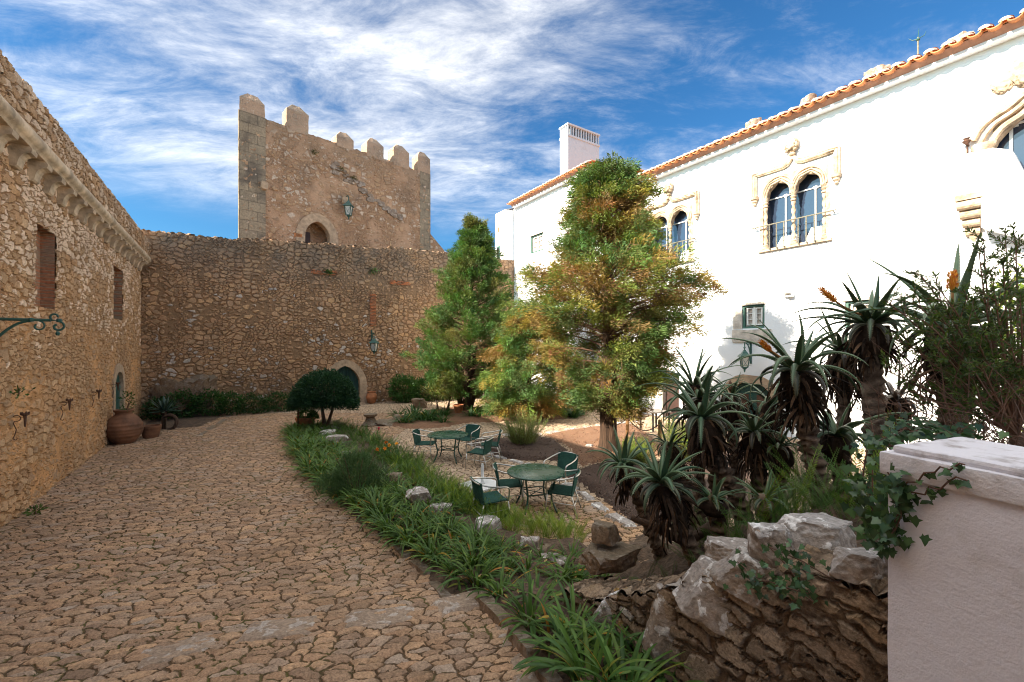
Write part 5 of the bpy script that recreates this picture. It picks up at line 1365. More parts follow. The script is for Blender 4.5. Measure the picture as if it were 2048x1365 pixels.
for i, (px, py, s, lab) in enumerate([(960,1130,.9,'strap leaved clump between the rounded pale boulder and the path'), (1010,1165,.95,'strap leaved clump with yellowed blades behind the stone kerb'), (1075,1215,1.1,'big strap leaved clump arching over the reddish kerb stones'),
        (1120,1175,1.0,'strap leaved clump below the low pale stone'), (1180,1230,1.05,'strap leaved clump left of the white crusted boulder'), (1150,1290,1.15,'large strap leaved clump in front of the big arching one near the kerb'), (1105,1300,.95,'strap leaved clump hanging over the kerb near the picture bottom'),
        (1220,1330,1.15,'dark strap leaved clump at the foot of the white crusted boulder'), (1290,1345,1.1,'dark strap leaved clump below the tall lichen spotted boulder'), (1180,1390,1.2,'strap leaved clump cut by the bottom edge, nearest the kerb'), (1340,1385,1.1,'strap leaved clump at the bottom edge under the brown wall'), (1250,1420,1.15,'strap leaved clump at the bottom edge left of the wall foot'), (1025,1120,.7,'small strap leaved clump right of the rounded pale boulder'), (900,1075,.7,'small strap leaved clump in front of the angled boulder')]):
    put(plantmesh('strap_leaf_plant', [clump(46, .52, .034, yellow=.05)]), 'strap_leaf_plant', gpt(px, py), lab, 'plant', 'large strap leaved clumps near the wall foot', s * .92)
# lilies before the trees
DK = [(.03,.085,.022),(.04,.105,.026),(.05,.12,.03)]
DL_ = [plantmesh('lily_plant', [clump(40, .55, .038, DK, .14, .02)]) for _ in range(3)]
for px0, px1, py0, py1, n, lab in ((795, 895, 834, 852, 13, 'dark strap leaved clump in the left lily patch before the cypress'), (940, 1060, 826, 842, 15, 'strap leaved clump in the lily patch right of the left cypress stems'), (1075, 1168, 822, 838, 14, 'strap leaved clump in the lily patch under the golden shrub')):
    for k in range(n):
        u = (k + random.random()) / n; put(random.choice(DL_), 'lily_plant', gpt(px0 + (px1-px0)*u, random.uniform(py0, py1)), lab, 'plant', 'lily clumps before the trees', random.uniform(1.0, 1.35))
# sword fern strip along the terrace edge
def fern(base, n, L, W, pal, e=(1.0, 1.5), bd=(.2, .9)):
    az = RNG.uniform(0, 2*PI, n); e0 = RNG.uniform(*e, n); bend = RNG.uniform(*bd, n); Ls = L * RNG.uniform(.6, 1.2, n); K = 15; C = pick(pal, n, .2)
    P, S, U = arcs(base, az, e0, bend, Ls, K); t = np.linspace(0, 1, K + 1)
    tw = RNG.uniform(-PI, PI, (n, 1, 1)); T = np.cross(S, U); S = S * np.cos(tw) + U * np.sin(tw)
    ww = np.where(t < .12, t / .12, 1 - (t - .12) ** 2.2 * .85); ps = []
    for sg in (-1, 1):
        for dlt in (0, .5):
            i0 = slice(1, K); tt = P[:, 1:K] + (P[:, 2:K+1] - P[:, 1:K]) * dlt
            out = S[:, i0] * sg * (W * ww[i0])[None, :, None] + (P[:, 2:K+1] - P[:, 1:K]) * .55
            wv = (P[:, 2:K+1] - P[:, 1:K]) * .30
            V = np.stack([tt - wv * .6, tt + out * .6 - wv * .5, tt + out, tt + out * .55 + wv * .5], 2)
            nn = n * (K - 1); ps.append((V.reshape(-1, 3), np.arange(nn * 4).reshape(-1, 4), np.repeat(np.repeat(C, K - 1, 0), 4, 0)))
    return merge(ps)
FB = [(.15,.25,.034),(.21,.31,.042),(.11,.21,.032),(.25,.34,.055)]
FD = [(.055,.125,.028),(.07,.155,.034),(.095,.175,.036),(.045,.10,.026)]
def strip_bases(pts, wd, n, off=0):
    P = [gpt(*p) for p in pts]; ls = [(b - a).length for a, b in zip(P, P[1:])]; res = []
    for _ in range(n):
        i = random.choices(range(len(ls)), ls)[0]; a, b = P[i], P[i+1]; t = (b - a).normalized(); s = Vector((-t.y, t.x, 0)); o = a.lerp(b, random.random()) + s * (off + random.uniform(-wd, wd) * .5)
        res.append((o.x, o.y, gz(o.x, o.y) + .06))
    return np.array(res)
parts = [fern(strip_bases([(800,935),(860,985),(930,1030),(1010,1062)], .75, 900), 900, .42, .030, FD + FB[:2]),
         fern(strip_bases([(890,990),(960,1040),(1050,1075),(1165,1088)], .5, 700), 700, .40, .030, FB),
         fern(strip_bases([(655,858),(700,875),(750,905),(810,945)], 1.1, 900), 900, .42, .030, FD)]
mb_ = clump
tag(link('sword_fern_strip', mesh_np('sword_fern_strip', *merge(parts)), M['leaf'], smooth=True), 'strip of bright green upright sword ferns between the planting stones and the terrace', 'ferns', kind='stuff')
for i, (px, py) in enumerate([(720,880),(745,895),(700,868),(760,915),(790,935),(815,955),(840,985),(870,1000),(905,1025),(780,925)]):
    put(random.choice(CL), 'strap_leaf_plant', gpt(px, py), 'strap leaved clump growing among the dark ferns on the terrace side', 'plant', 'strap leaved clumps among the ferns', random.uniform(.8, 1.0))
# feathery fennel bush and marigolds
def needles(n, R, H, L, W, pal, base=(0, 0, 0), e=(.2, 1.5)):
    az = RNG.uniform(0, 2*PI, n); r = R * np.sqrt(RNG.random(n)); z = H * RNG.random(n) ** .8; k = 1 - (z / H) ** 2 * .6
    P = np.stack([r*k*np.cos(az), r*k*np.sin(az), z], -1) + np.array(base); el = RNG.uniform(*e, n); a2 = az + RNG.normal(0, .8, n)
    D = np.stack([np.cos(el)*np.cos(a2), np.cos(el)*np.sin(a2), np.sin(el)], -1); return leaf_cloud(P, D, L * RNG.uniform(.5, 1.3, n), np.full(n, W), pick(pal, n))
FN = [(.045,.095,.04),(.055,.115,.045),(.07,.13,.05)]
p = gpt(712, 1000); t = thing('fennel_bush', 'dark feathery soft bush bulging over the stones of the planting strip', 'bush', (p.x, p.y, .1))
link('foliage', mesh_np('foliage', *merge([needles(5200, .50, .80, .13, .007, FN), needles(1500, .35, .45, .12, .007, FN, (-.42, -.2, 0)), needles(900, .3, .6, .12, .007, FN, (.4, .15, 0))])), M['leaf'], t)
mb = MB(); [mb.tube([(0, 0, -.1), (math.cos(a) * .2, math.sin(a) * .2, .4), (math.cos(a) * .4, math.sin(a) * .4, .85)], [.012, .009, .004], 5) for a in [k * .9 for k in range(7)]]; mb.build('stem', M['twig'], t)
for i, (px, py, zz, col, lab) in enumerate([(754,903,.55,(.75,.22,.02),'orange marigold near the upper edge of the fern strip'), (769,903,.62,(.80,.30,.02),'bright orange marigold next to its twin above the ferns'), (772,890,.4,(.75,.25,.02),'orange marigold peeking over the dark leaves'), (778,899,.36,(.85,.38,.03),'yellow orange marigold lower among the ferns'), (793,897,.42,(.85,.42,.04),'small yellow marigold toward the farther round table'), (757,861,.35,(.55,.03,.08),'crimson blossom on a thin stem above the fern strip')]):
    p = gpt(px, py + 36); t = thing('garden_flower', lab, 'flower', (p.x, p.y, .05), 0, 'blossoms at the edge of the fern strip'); h = .45 + .02 * i
    MB().tube([(0, 0, 0), (.03, 0, h * .5), (.0, .02, h)], .006, 5, (.05, .12, .03)).build('stem', M['flower'], t)
    n = 30; link('bloom', mesh_np('bloom', *leaf_cloud(np.zeros((n, 3)) + np.array([0, .02, h]), nrm(RNG.normal(size=(n, 3)) + np.array([0, -.3, .5])), np.full(n, .055), np.full(n, .03), pick([col], n))), M['flower'], t)
    n = 40; link('leaves', mesh_np('leaves', *leaf_cloud(np.stack([RNG.normal(0, .03, n), RNG.normal(0, .03, n), RNG.uniform(.05, h * .8, n)], -1), nrm(RNG.normal(size=(n, 3))), np.full(n, .09), np.full(n, .03), pick(FD, n))), M['leaf'], t)

# ------------------------------------------------------------------ conifers
def conifer(name, label, base, hull, nb, ntuft, nleaf, pal, trunk, tl=.13, tw=.035, tr=.20, up=.25, seed=1, start=.5, zpow=1.0, skip=None, dead=260, droop=.15, mat='bark', cat='tree', inner=.0):
    rg = np.random.default_rng(seed); t = thing(name, label, cat, base)
    zs = [h[0] for h in hull]; rs = [h[1] for h in hull]; z0, z1 = min(zs), max(zs)
    parts = []; limbs = MB(); twig = []
    for i in range(nb):
        z = z0 + (z1 - z0) * ((i + rg.random()) / nb) ** zpow; az = i * 2.39996 + rg.normal(0, .35); R = np.interp(z, zs[::-1], rs[::-1]) if zs[0] > zs[-1] else np.interp(z, zs, rs)
        R *= rg.uniform(.62, 1.12) * (1 + .22 * mn.noise((math.cos(az) * 1.6, math.sin(az) * 1.6, z * .8 + seed)))
        if skip and skip(az, z, rg): continue
        tipz = z + rg.uniform(-.15, .25); sz = max(.3, z - R * .35 * rg.uniform(.3, 1.2)); dirv = np.array([math.cos(az), math.sin(az), 0])
        c0 = np.array([0, 0, sz]); c1 = dirv * R * .55 + np.array([0, 0, (sz + tipz) / 2 + .1 * R]); c2 = dirv * R + np.array([0, 0, tipz - droop * R * .3])
        B = lambda u: (1-u)**2 * c0 + 2*u*(1-u) * c1 + u*u * c2
        limbs.tube([Vector(B(u)) for u in (0, .25, .5, .75, .95)], [.035, .028, .02, .012, .005], 5, cap=False)
        for k in range(ntuft):
            u = start + (1.05 - start) * (k + rg.random()) / ntuft; c = B(u); side = np.array([-dirv[1], dirv[0], 0])
            sp = .10 + .10 * R * (1 - abs(u - .75)); c = c + side * rg.normal(0, sp) + np.array([0, 0, rg.normal(0, .10)])
            hue = mn.noise((c[0]*.95 + seed*7, c[1]*.95, c[2]*.95)) + .35 * mn.noise((c[0]*3, c[1]*3, c[2]*3)) + rg.normal(0, .05) - inner * max(0, .8 - u)
            j = 0 if hue > .14 else 1 if hue > -.12 else 2 if hue > -.28 else 3
            n = int(nleaf * rg.uniform(.7, 1.2)); ax = nrm(dirv * rg.uniform(.5, 1.1) + side * rg.normal(0, .5) + np.array([0, 0, up + rg.normal(0, .25)]))
            fn = nrm(np.cross(ax, side + rg.normal(0, .35, 3))); sd_ = nrm(np.cross(fn, ax)); Lp = tr * rg.uniform(1.3, 2.3); uu = rg.random(n) ** .8; lat = rg.normal(0, 1, n); lat = np.clip(lat, -1.6, 1.6) * tr * .42 * (1.1 - uu * .75)
            q = ax[None] * (uu * Lp - Lp * .4)[:, None] + sd_[None] * lat[:, None] + fn[None] * rg.normal(0, tr * .20, n)[:, None]; q[:, 2] -= .5 * droop * uu ** 2 * Lp
            D = nrm(ax[None] * .9 + sd_[None] * (np.sign(lat) * (.35 + np.abs(lat) / tr * .5))[:, None] + rg.normal(0, .30, (n, 3)))
            base_c = np.array(pal[j]); C = base_c * rg.uniform(.86, 1.16, (n, 1)) * (1 + .10 * rg.normal(0, 1, (1, 3))); old = np.clip((.34 - uu) * 2.4, 0, .75)[:, None]; C = C * (1 - old) + np.array(pal[3]) * .8 * old
            parts.append(leaf_cloud(c + q, D, tl * rg.uniform(.6, 1.3, n), np.full(n, tw), np.clip(C, .005, 1), droop=.1))
        for k in range(max(1, dead // nb)):
            u = rg.uniform(.15, .85); c = B(u); n = 5; D = nrm(dirv * .5 + rg.normal(0, .7, (n, 3)) + np.array([0, 0, -.2])); twig.append(leaf_cloud(np.repeat(c[None], n, 0) + rg.normal(0, .05, (n, 3)), D, rg.uniform(.25, .6, n), np.full(n, .016), np.array([[.15,.085,.05]]) * rg.uniform(.6, 1.4, (n, 1)), droop=.35))
    tb = MB()
    for pts, r in trunk:
        V0 = len(tb.v); k = 18; P = []; RR = []
        for i in range(k + 1):
            u = i / k * (len(pts) - 1); a = min(int(u), len(pts) - 2); f = u - a; P.append(Vector(pts[a]).lerp(Vector(pts[a+1]), f)); RR.append(r[a] + (r[a+1] - r[a]) * f)
        tb.tube(P, RR, 14)
        for v in range(V0, len(tb.v)):
            p = Vector(tb.v[v]); ii = (v - V0) // 14; d = p - P[min(ii, k)]; a = math.atan2(d.y, d.x); tb.v[v] = tuple(p + d * (.22 * mn.noise((math.cos(a) * 2.2, math.sin(a) * 2.2, p.z * .7 + seed)) + .12 * math.sin(a * 5 + p.z)))
    tb.build('trunk', M[mat], t, smooth=True); limbs.build('limbs', M['twig'], t, smooth=True)
    link('crown', mesh_np('crown', *merge(parts)), M['conifer'], t)
    if twig: link('dead_twigs', mesh_np('dead_twigs', *merge(twig)), M['conifer'], t)
    return t
PAL1 = [(.085,.15,.045),(.15,.19,.045),(.235,.195,.045),(.20,.13,.05)]
b1 = gpt(1216, 905)
conifer('cypress_tree', 'tallest cypress, green patched with orange brown, on a thick trunk in the bark bed', b1,
        [(8.3,.35),(7.9,.8),(7.5,.95),(7.0,1.02),(6.4,1.15),(5.9,1.6),(5.5,2.4),(5.0,2.8),(4.4,2.6),(3.7,2.1),(3.0,1.9),(2.3,1.6),(1.7,1.1),(1.3,.7)], 250, 9, 118, PAL1,
        [([(0,0,-.1),(.02,0,.35),(0,.02,1.4),(.05,0,3),(.0,.05,6),(0,0,8.1)], [.34,.27,.24,.20,.12,.03])], seed=3, dead=1300, inner=.22, droop=.32, tl=.12, tw=.024, tr=.36, start=.45,
        skip=lambda az, z, rg: z < 3.8 and (math.cos(az - 3.4) > .2) and rg.random() < .72)
b2 = Vector((.72, 18.3, 0))
conifer('golden_shrub', 'broad low golden green conifer leaning against the left side of the tallest cypress', b2,
        [(4.9,.25),(4.3,1.05),(3.5,1.65),(2.6,2.0),(1.7,2.1),(1.0,1.9),(.5,1.5)], 150, 9, 115, [(.095,.18,.055),(.14,.21,.05),(.26,.23,.05),(.23,.16,.055)],
        [([(.1,0,-.1),(0,0,1),(0,0,4)], [.16,.12,.03])], seed=8, dead=200, droop=.5, up=-.05, cat='shrub', tl=.12, tw=.024, tr=.36, start=.4)
b3 = Vector((-2.25, 20.4, 0))
conifer('green_cypress', 'slender dark green cypress with bare lower stems in front of the far wall', b3,
        [(8.95,.12),(8.5,.32),(7.8,.7),(7.0,1.25),(6.0,1.7),(4.9,2.0),(3.8,2.5),(2.9,2.85),(2.1,2.85),(1.5,2.2),(1.0,1.3)], 170, 9, 95, [(.055,.12,.032),(.08,.15,.034),(.10,.155,.036),(.12,.135,.045)],
        [([(0,0,-.1),(.05,0,.6),(.0,0,2.5),(.0,0,8.7)], [.26,.19,.13,.02]), ([(-.15,0,-.1),(-.35,-.1,.9),(-.6,-.1,2.6)], [.13,.10,.05]), ([(.2,0,0),(.5,0,1.2),(.9,.1,2.8)], [.11,.08,.04]), ([(.05,.1,0),(.2,.2,1.2),(.3,.3,3)], [.14,.11,.06])],
        tl=.15, tw=.03, tr=.36, up=.75, seed=5, dead=500, start=.42).rotation_euler = (0, .055, 0)

# ------------------------------------------------------------------ bushes
def bush(name, label, p, blobs, n, L, W, pal, group=None, cat='bush', mat='leaf', rough=.25, seed=1, stems=5, shell=.55, flat=.4):
    """leaves spread through overlapping ellipsoids (cx,cy,cz,rx,ry,rz)"""
    rg = np.random.default_rng(seed); t = thing(name, label, cat, p, 0, group); P = []; D = []; w = np.array([b[3]*b[5] for b in blobs]); w = w / w.sum()
    for b, k in zip(blobs, w):
        m = int(n * k); d = nrm(rg.normal(size=(m, 3))); r = (shell + (1 - shell) * rg.random((m, 1))) * (1 + rough * np.array([mn.noise(Vector(v) * 2.2 + Vector((seed, b[0], b[2]))) + .5 * mn.noise(Vector(v) * 5 + Vector((seed, 0, 0))) for v in d])[:, None])
        q = d * r * np.array(b[3:6]) + np.array(b[:3]); ok = q[:, 2] > .02; P.append(q[ok]); D.append(nrm(d + rg.normal(0, .55, d.shape) + np.array([0, 0, .15]))[ok])
    P = np.concatenate(P); D = np.concatenate(D); m = len(P)
    link('foliage', mesh_np('foliage', *leaf_cloud(P, D, L * rg.uniform(.6, 1.3, m), W * rg.uniform(.7, 1.2, m), pick(pal, m, .3), flat=flat)), M[mat], t)
    mb = MB()
    for b in blobs:
        for k in range(stems): mb.tube([(b[0] * .6 + rg.normal(0, .05), b[1] * .6, -.05), (b[0], b[1], b[2] * .6), (b[0] + rg.normal(0, b[3] * .5), b[1] + rg.normal(0, b[4] * .5), b[2] + rg.uniform(-.2, .5) * b[5])], [.022, .015, .005], 5)
    mb.build('stem', M['twig'], t); return t
BG = [(.025,.075,.018),(.035,.095,.022),(.05,.125,.028),(.03,.085,.02)]
p = BW.w(1.7, -.75, 0); bush('wall_shrub', 'glossy green shrub against the far wall in the left corner', p, [(-.9,-.5,.45,.6,.5,.55),(-.2,-.1,.6,.75,.5,.65),(.7,.35,.6,.8,.5,.6),(1.3,.75,.55,.6,.45,.55)], 5200, .10, .06, BG, 'shrubs along the far wall', seed=11)
p = BW.w(5.0, -.7, 0); bush('wall_shrub', 'long dark hedge like shrub left of the green arched door', p, [(-.8,-.5,.4,.8,.55,.55),(.2,.1,.45,.8,.5,.5),(1.2,.75,.45,.8,.5,.5),(2.1,1.35,.45,.7,.5,.5)], 6000, .09, .055, BG[:2], 'shrubs along the far wall', seed=12)
p = BW.w(BW.loc(815, 800)[0], -.8, 0); bush('wall_shrub', 'rounded leafy shrub right of the clay urn and green door', p, [(-.4,-.3,.75,.9,.6,.8),(.5,.3,.65,.8,.6,.7)], 5200, .12, .075, [(.04,.11,.025),(.055,.14,.032),(.07,.16,.04)], 'shrubs along the far wall', seed=13)
p = BW.w(BW.loc(905, 800)[0], -.9, 0); bush('wall_shrub', 'sunlit shrub behind the stems of the slender cypress', p, [(-.8,-.5,.55,.8,.6,.65),(.4,.2,.7,.9,.6,.8),(1.6,.9,.8,1.0,.6,.9),(2.8,1.6,.9,1.0,.6,1.0)], 6500, .13, .08, [(.05,.12,.025),(.10,.18,.03),(.07,.15,.03)], 'shrubs along the far wall', seed=14)
p = gpt(882, 828); bush('bamboo_shrub', 'wispy yellowish shrub with thin upright canes left of the slender cypress', (p.x, p.y, 0), [(-.2,0,1.05,.75,.6,.55),(.4,.1,1.15,.7,.6,.6)], 2600, .13, .03, [(.10,.13,.03),(.14,.13,.035),(.06,.10,.025)], None, seed=15, stems=14, shell=.2, rough=.4)
p = gpt(1160, 818); bush('ivy_screen', 'dark dry climbing plant hanging behind the tallest cypress trunk', (p.x, p.y + .8, 0), [(0,0,1.3,.5,.3,1.4),(.6,-.3,1.2,.4,.3,1.2)], 3800, .10, .05, [(.05,.055,.025),(.035,.05,.02),(.09,.07,.035)], None, 'climber', seed=16)
# rosemary
p = gpt(1046, 893); t = thing('rosemary_bush', 'upright feathery rosemary like bush in the dark bark bed', 'bush', (p.x, p.y, .03))
n = 230; az = RNG.uniform(0, 2*PI, n); r = .30 * np.sqrt(RNG.random(n)); el = 1.54 - .72 * np.sqrt(RNG.random(n)); Ls = RNG.uniform(.55, 1.22, n) * (1 - .12 * (1.5 - el))
P, S, U = arcs(np.stack([r*np.cos(az), r*np.sin(az), np.zeros(n)], -1), az, el, RNG.uniform(-.35, .1, n), Ls, 22); ps = []
for i in range(3, 23):
    m = 3
    for k in range(m):
        D = nrm(P[:, i] - P[:, i-1]) + nrm(RNG.normal(size=(n, 3))) * .75; ps.append(leaf_cloud(P[:, i] + RNG.normal(0, .006, (n, 3)), D, np.full(n, .055), np.full(n, .009), pick([(.12,.18,.06),(.15,.21,.065),(.19,.24,.075)], n)))
link('foliage', mesh_np('foliage', *merge(ps)), M['leaf'], t)
link('stem', mesh_np('stem', *blades(P[:, 0], az, el, np.zeros(n), Ls * .8, np.full(n, .010), pick([(.10,.07,.04)], n), 6)), M['leaf'], t)
for px, py, s_, sd, lab in ((1275, 935, .75, 31, 'pale upright heath like bush between the tallest cypress and the aloes'), (1365, 930, 1.25, 32, 'bright yellow green sunlit upright bush behind the aloes'), (1405, 935, 1.1, 33, 'yellow green upright bush mostly hidden by the aloe trunks')):
    p = gpt(px, py); t = thing('heath_bush', lab, 'bush', (p.x, p.y, .03)); n = 200; az = RNG.uniform(0, 2*PI, n); r = .2 * np.sqrt(RNG.random(n)); el = 1.52 - .5 * RNG.random(n)
    P, S, U = arcs(np.stack([r*np.cos(az), r*np.sin(az), np.zeros(n)], -1), az, el, np.zeros(n), s_ * RNG.uniform(.6, 1, n), 16); ps = []
    for i in range(2, 17):
        for k in range(3): ps.append(leaf_cloud(P[:, i], nrm(P[:, i] - P[:, i-1]) + nrm(RNG.normal(size=(n, 3))) * .6, np.full(n, .05), np.full(n, .010), pick([(.15,.22,.04),(.20,.26,.05),(.10,.16,.04)], n)))
    link('foliage', mesh_np('foliage', *merge(ps)), M['leaf'], t); link('stem', mesh_np('stem', *blades(P[:, 0], az, el, np.zeros(n), np.full(n, s_ * .6), np.full(n, .010), pick([(.10,.08,.04)], n), 4)), M['leaf'], t)
# clipped umbrella tree
p = gpt(650, 868); tp = thing('topiary_tree', 'dark evergreen clipped to a mushroom dome on two thin stems', 'tree', (p.x, p.y, 0))
mb = MB(); mb.tube([(0,0,-.1),(-.04,0,.5),(-.12,0,1.0),(-.17,0,1.7)], [.085,.065,.05,.04], 10); mb.tube([(.05,0,-.1),(.10,0,.35),(.24,.02,.8),(.30,0,1.2),(.32,0,1.7)], [.08,.06,.05,.042,.035], 10); mb.build('trunk', M['barkdark'], tp, smooth=True)
n = 34000; d = nrm(RNG.normal(size=(n, 3))); d[:, 2] = np.where(d[:, 2] < -.15, -d[:, 2] * .12, d[:, 2]); d = nrm(d); r = RNG.uniform(.72, 1.0, (n, 1)) * (1 + .085 * np.array([mn.noise(Vector(v) * 4) + mn.noise(Vector(v) * 9) * .6 for v in d])[:, None])
q = d * r * np.array([1.38, 1.25, 1.12]); q[:, 2] += 1.22 - .16 * (q[:, 0] ** 2) * .5; under = RNG.random(n) < .16; q[under, 2] = 1.15 + RNG.uniform(0, .12, under.sum())
q = q * np.array([.84, .84, 1.0]) + np.array([-.03, 0, -.05])
link('crown', mesh_np('crown', *leaf_cloud(q, nrm(d + RNG.normal(0, .5, d.shape)), .10 * RNG.uniform(.6, 1.2, n), np.full(n, .032), pick([(.014,.048,.024),(.02,.06,.028),(.027,.075,.033)], n))), M['leaf'], tp)
bush('potted_plant', 'leafy green plant growing in the terracotta pot at the strip end', (PP.x, PP.y, PP.z + .38), [(.05,0,.16,.34,.3,.2),(.3,-.05,.02,.22,.22,.22)], 1100, .08, .05, BG[1:3], None, 'plant', seed=21, stems=3)
bush('jar_plant', 'thin upright leafy plant in the mouth of the huge clay jar', (JX.x + .05, JX.y, .93), [(.05,0,.35,.16,.16,.42)], 160, .10, .035, BG[1:], None, 'plant', seed=22, stems=5)
p = gpt(329, 845); t = thing('agave_plant', 'blue green spiky rosette beside the wall shrub in the corner', 'plant', (p.x, p.y, .45)); n = 34
link('rosette', mesh_np('rosette', *blades(np.zeros((n, 3)), np.arange(n) * 2.4, np.linspace(1.5, .0, n), RNG.uniform(0, .5, n), RNG.uniform(.5, .75, n), RNG.uniform(.09, .12, n), pick([(.045,.085,.06),(.06,.10,.07)], n), 6, .4)), M['aloe'], t, smooth=True); MB().tube([(0, 0, -.5), (0, 0, .05)], [.09, .08], 10).build('stem', M['barkdark'], t)

# ------------------------------------------------------------------ soil bank behind the dry stone wall
patch('soil_bank', [(1.50,3.55),(.95,4.65),(1.25,6.1),(2.0,7.0),(3.3,7.35),(5,7.0),(6.4,5.4),(6.7,3.5),(5.5,1.4),(3.6,.5),(2.5,1.0),(2.2,2.3)], M['soil'], h=.07, lump=.12, res=.07)

# ------------------------------------------------------------------ aloes
def aloe_leaves(n, L, W, rg, lean, low=0.0, pal=None):
    """thick toothed recurved leaves in a spiral, inner ones upright, outer ones hooked down"""
    V = []; Fq = []; C = []
    K = 14; t = np.linspace(0, 1, K + 1)
    for i in range(n):
        f = (i + rg.random() * .6) / n; az = i * 2.39996 + rg.normal(0, .18)
        e0 = math.radians(84 - 66 * f ** .55 + rg.normal(0, 8)); bend = math.radians(16 + (125 * f ** .8 + rg.normal(0, 16)) * (1 + low)); l = L * (.74 + .68 * math.sin(PI * min(1, f + .15)) * .8) * rg.uniform(.85, 1.12); w = W * rg.uniform(.85, 1.1)
        e = e0 - bend * t ** 1.25; d = np.stack([np.cos(e) * math.cos(az), np.cos(e) * math.sin(az), np.sin(e)], -1)
        tw = rg.normal(0, .25) * t
        P = np.concatenate([[np.zeros(3)], np.cumsum(.5 * (d[1:] + d[:-1]), 0) * l / K]) + np.array([math.cos(az), math.sin(az), 0]) * .02
        S = np.array([-math.sin(az), math.cos(az), 0])[None].repeat(K + 1, 0); U = -np.cross(d, S); S, U = S * np.cos(tw)[:, None] + U * np.sin(tw)[:, None], U * np.cos(tw)[:, None] - S * np.sin(tw)[:, None]
        hw = (w * .36 * np.clip((1 - t ** 1.5), .0, 1) ** .75 * (.80 + .35 * np.sin(np.minimum(1, t * 2.2) * PI * .6)))[:, None]; hw[-1] = .002
        ch = .42; th = .30
        ring = [P - S * hw + U * hw * ch, P - S * hw * .5 + U * hw * .06, P + U * 0, P + S * hw * .5 + U * hw * .06, P + S * hw + U * hw * ch, P + S * hw * .5 - U * hw * th, P - U * hw * th * 1.5, P - S * hw * .5 - U * hw * th]
        b = len(V); q = 8
        pals = pal or [(.050,.100,.052),(.068,.125,.06),(.09,.15,.075)]
        c = np.array(pals[rg.integers(0, len(pals))]) * rg.uniform(.85, 1.15)
        if f > .62: c = c * (1 - min(1, (f - .62) * 2.2)) + np.array([.10,.075,.082]) * min(1, (f - .62) * 2.2)
        for k in range(K + 1):
            cc = c * (1.0 + .15 * t[k]) * (1 - max(0, t[k] - .86) * 3.0) + np.array([.05,.03,.015]) * max(0, t[k] - .86) * 3
            for m in range(q): V.append(ring[m][k]); C.append(cc * (.92 if m > 4 else 1))
        for k in range(K):
            for m in range(q): Fq.append((b + k*q + m, b + k*q + (m+1) % q, b + (k+1)*q + (m+1) % q, b + (k+1)*q + m))
        for sg, m in ((-1, 0), (1, 4)):       # marginal teeth
            for k2 in range(2, 2 * K - 1):
                u = k2 / (2 * K); k = int(u * K); fr = u * K - k; p = ring[m][k] * (1 - fr) + ring[m][k+1] * fr; sv = S[k] * sg; dd = d[k]; h = hw[k, 0]
                if h < .006: continue
                b = len(V); s_ = .010 + .10 * h
                V += [p - dd * s_ * .55, p + sv * s_ * 1.15 + dd * s_ * .5 + U[k] * s_ * .3, p + dd * s_ * .55, p - sv * s_ * .2]; C += [c * 1.0, np.array([.22,.17,.06]), c * 1.0, c]; Fq.append((b, b+1, b+2, b+3))
    return np.array(V), np.array(Fq), np.array(C)
def dead_skirt(n, L, rg, R=.09):
    az = rg.uniform(0, 2*PI, n); z = -rg.random(n) ** 1.3 * L * .75; base = np.stack([R * .8 * np.cos(az), R * .8 * np.sin(az), z], -1)
    C = np.array([(.045,.028,.019),(.03,.02,.014),(.085,.05,.03),(.02,.014,.011)])[rg.integers(0, 4, n)] * rg.uniform(.7, 1.3, (n, 1))
    return blades(base, az + rg.normal(0, .3, n), rg.uniform(-.5, .55, n), rg.uniform(1.1, 2.2, n), L * rg.uniform(.3, .75, n), rg.uniform(.018, .045, n), C, 9, .6, twist=1.8, power=.55)
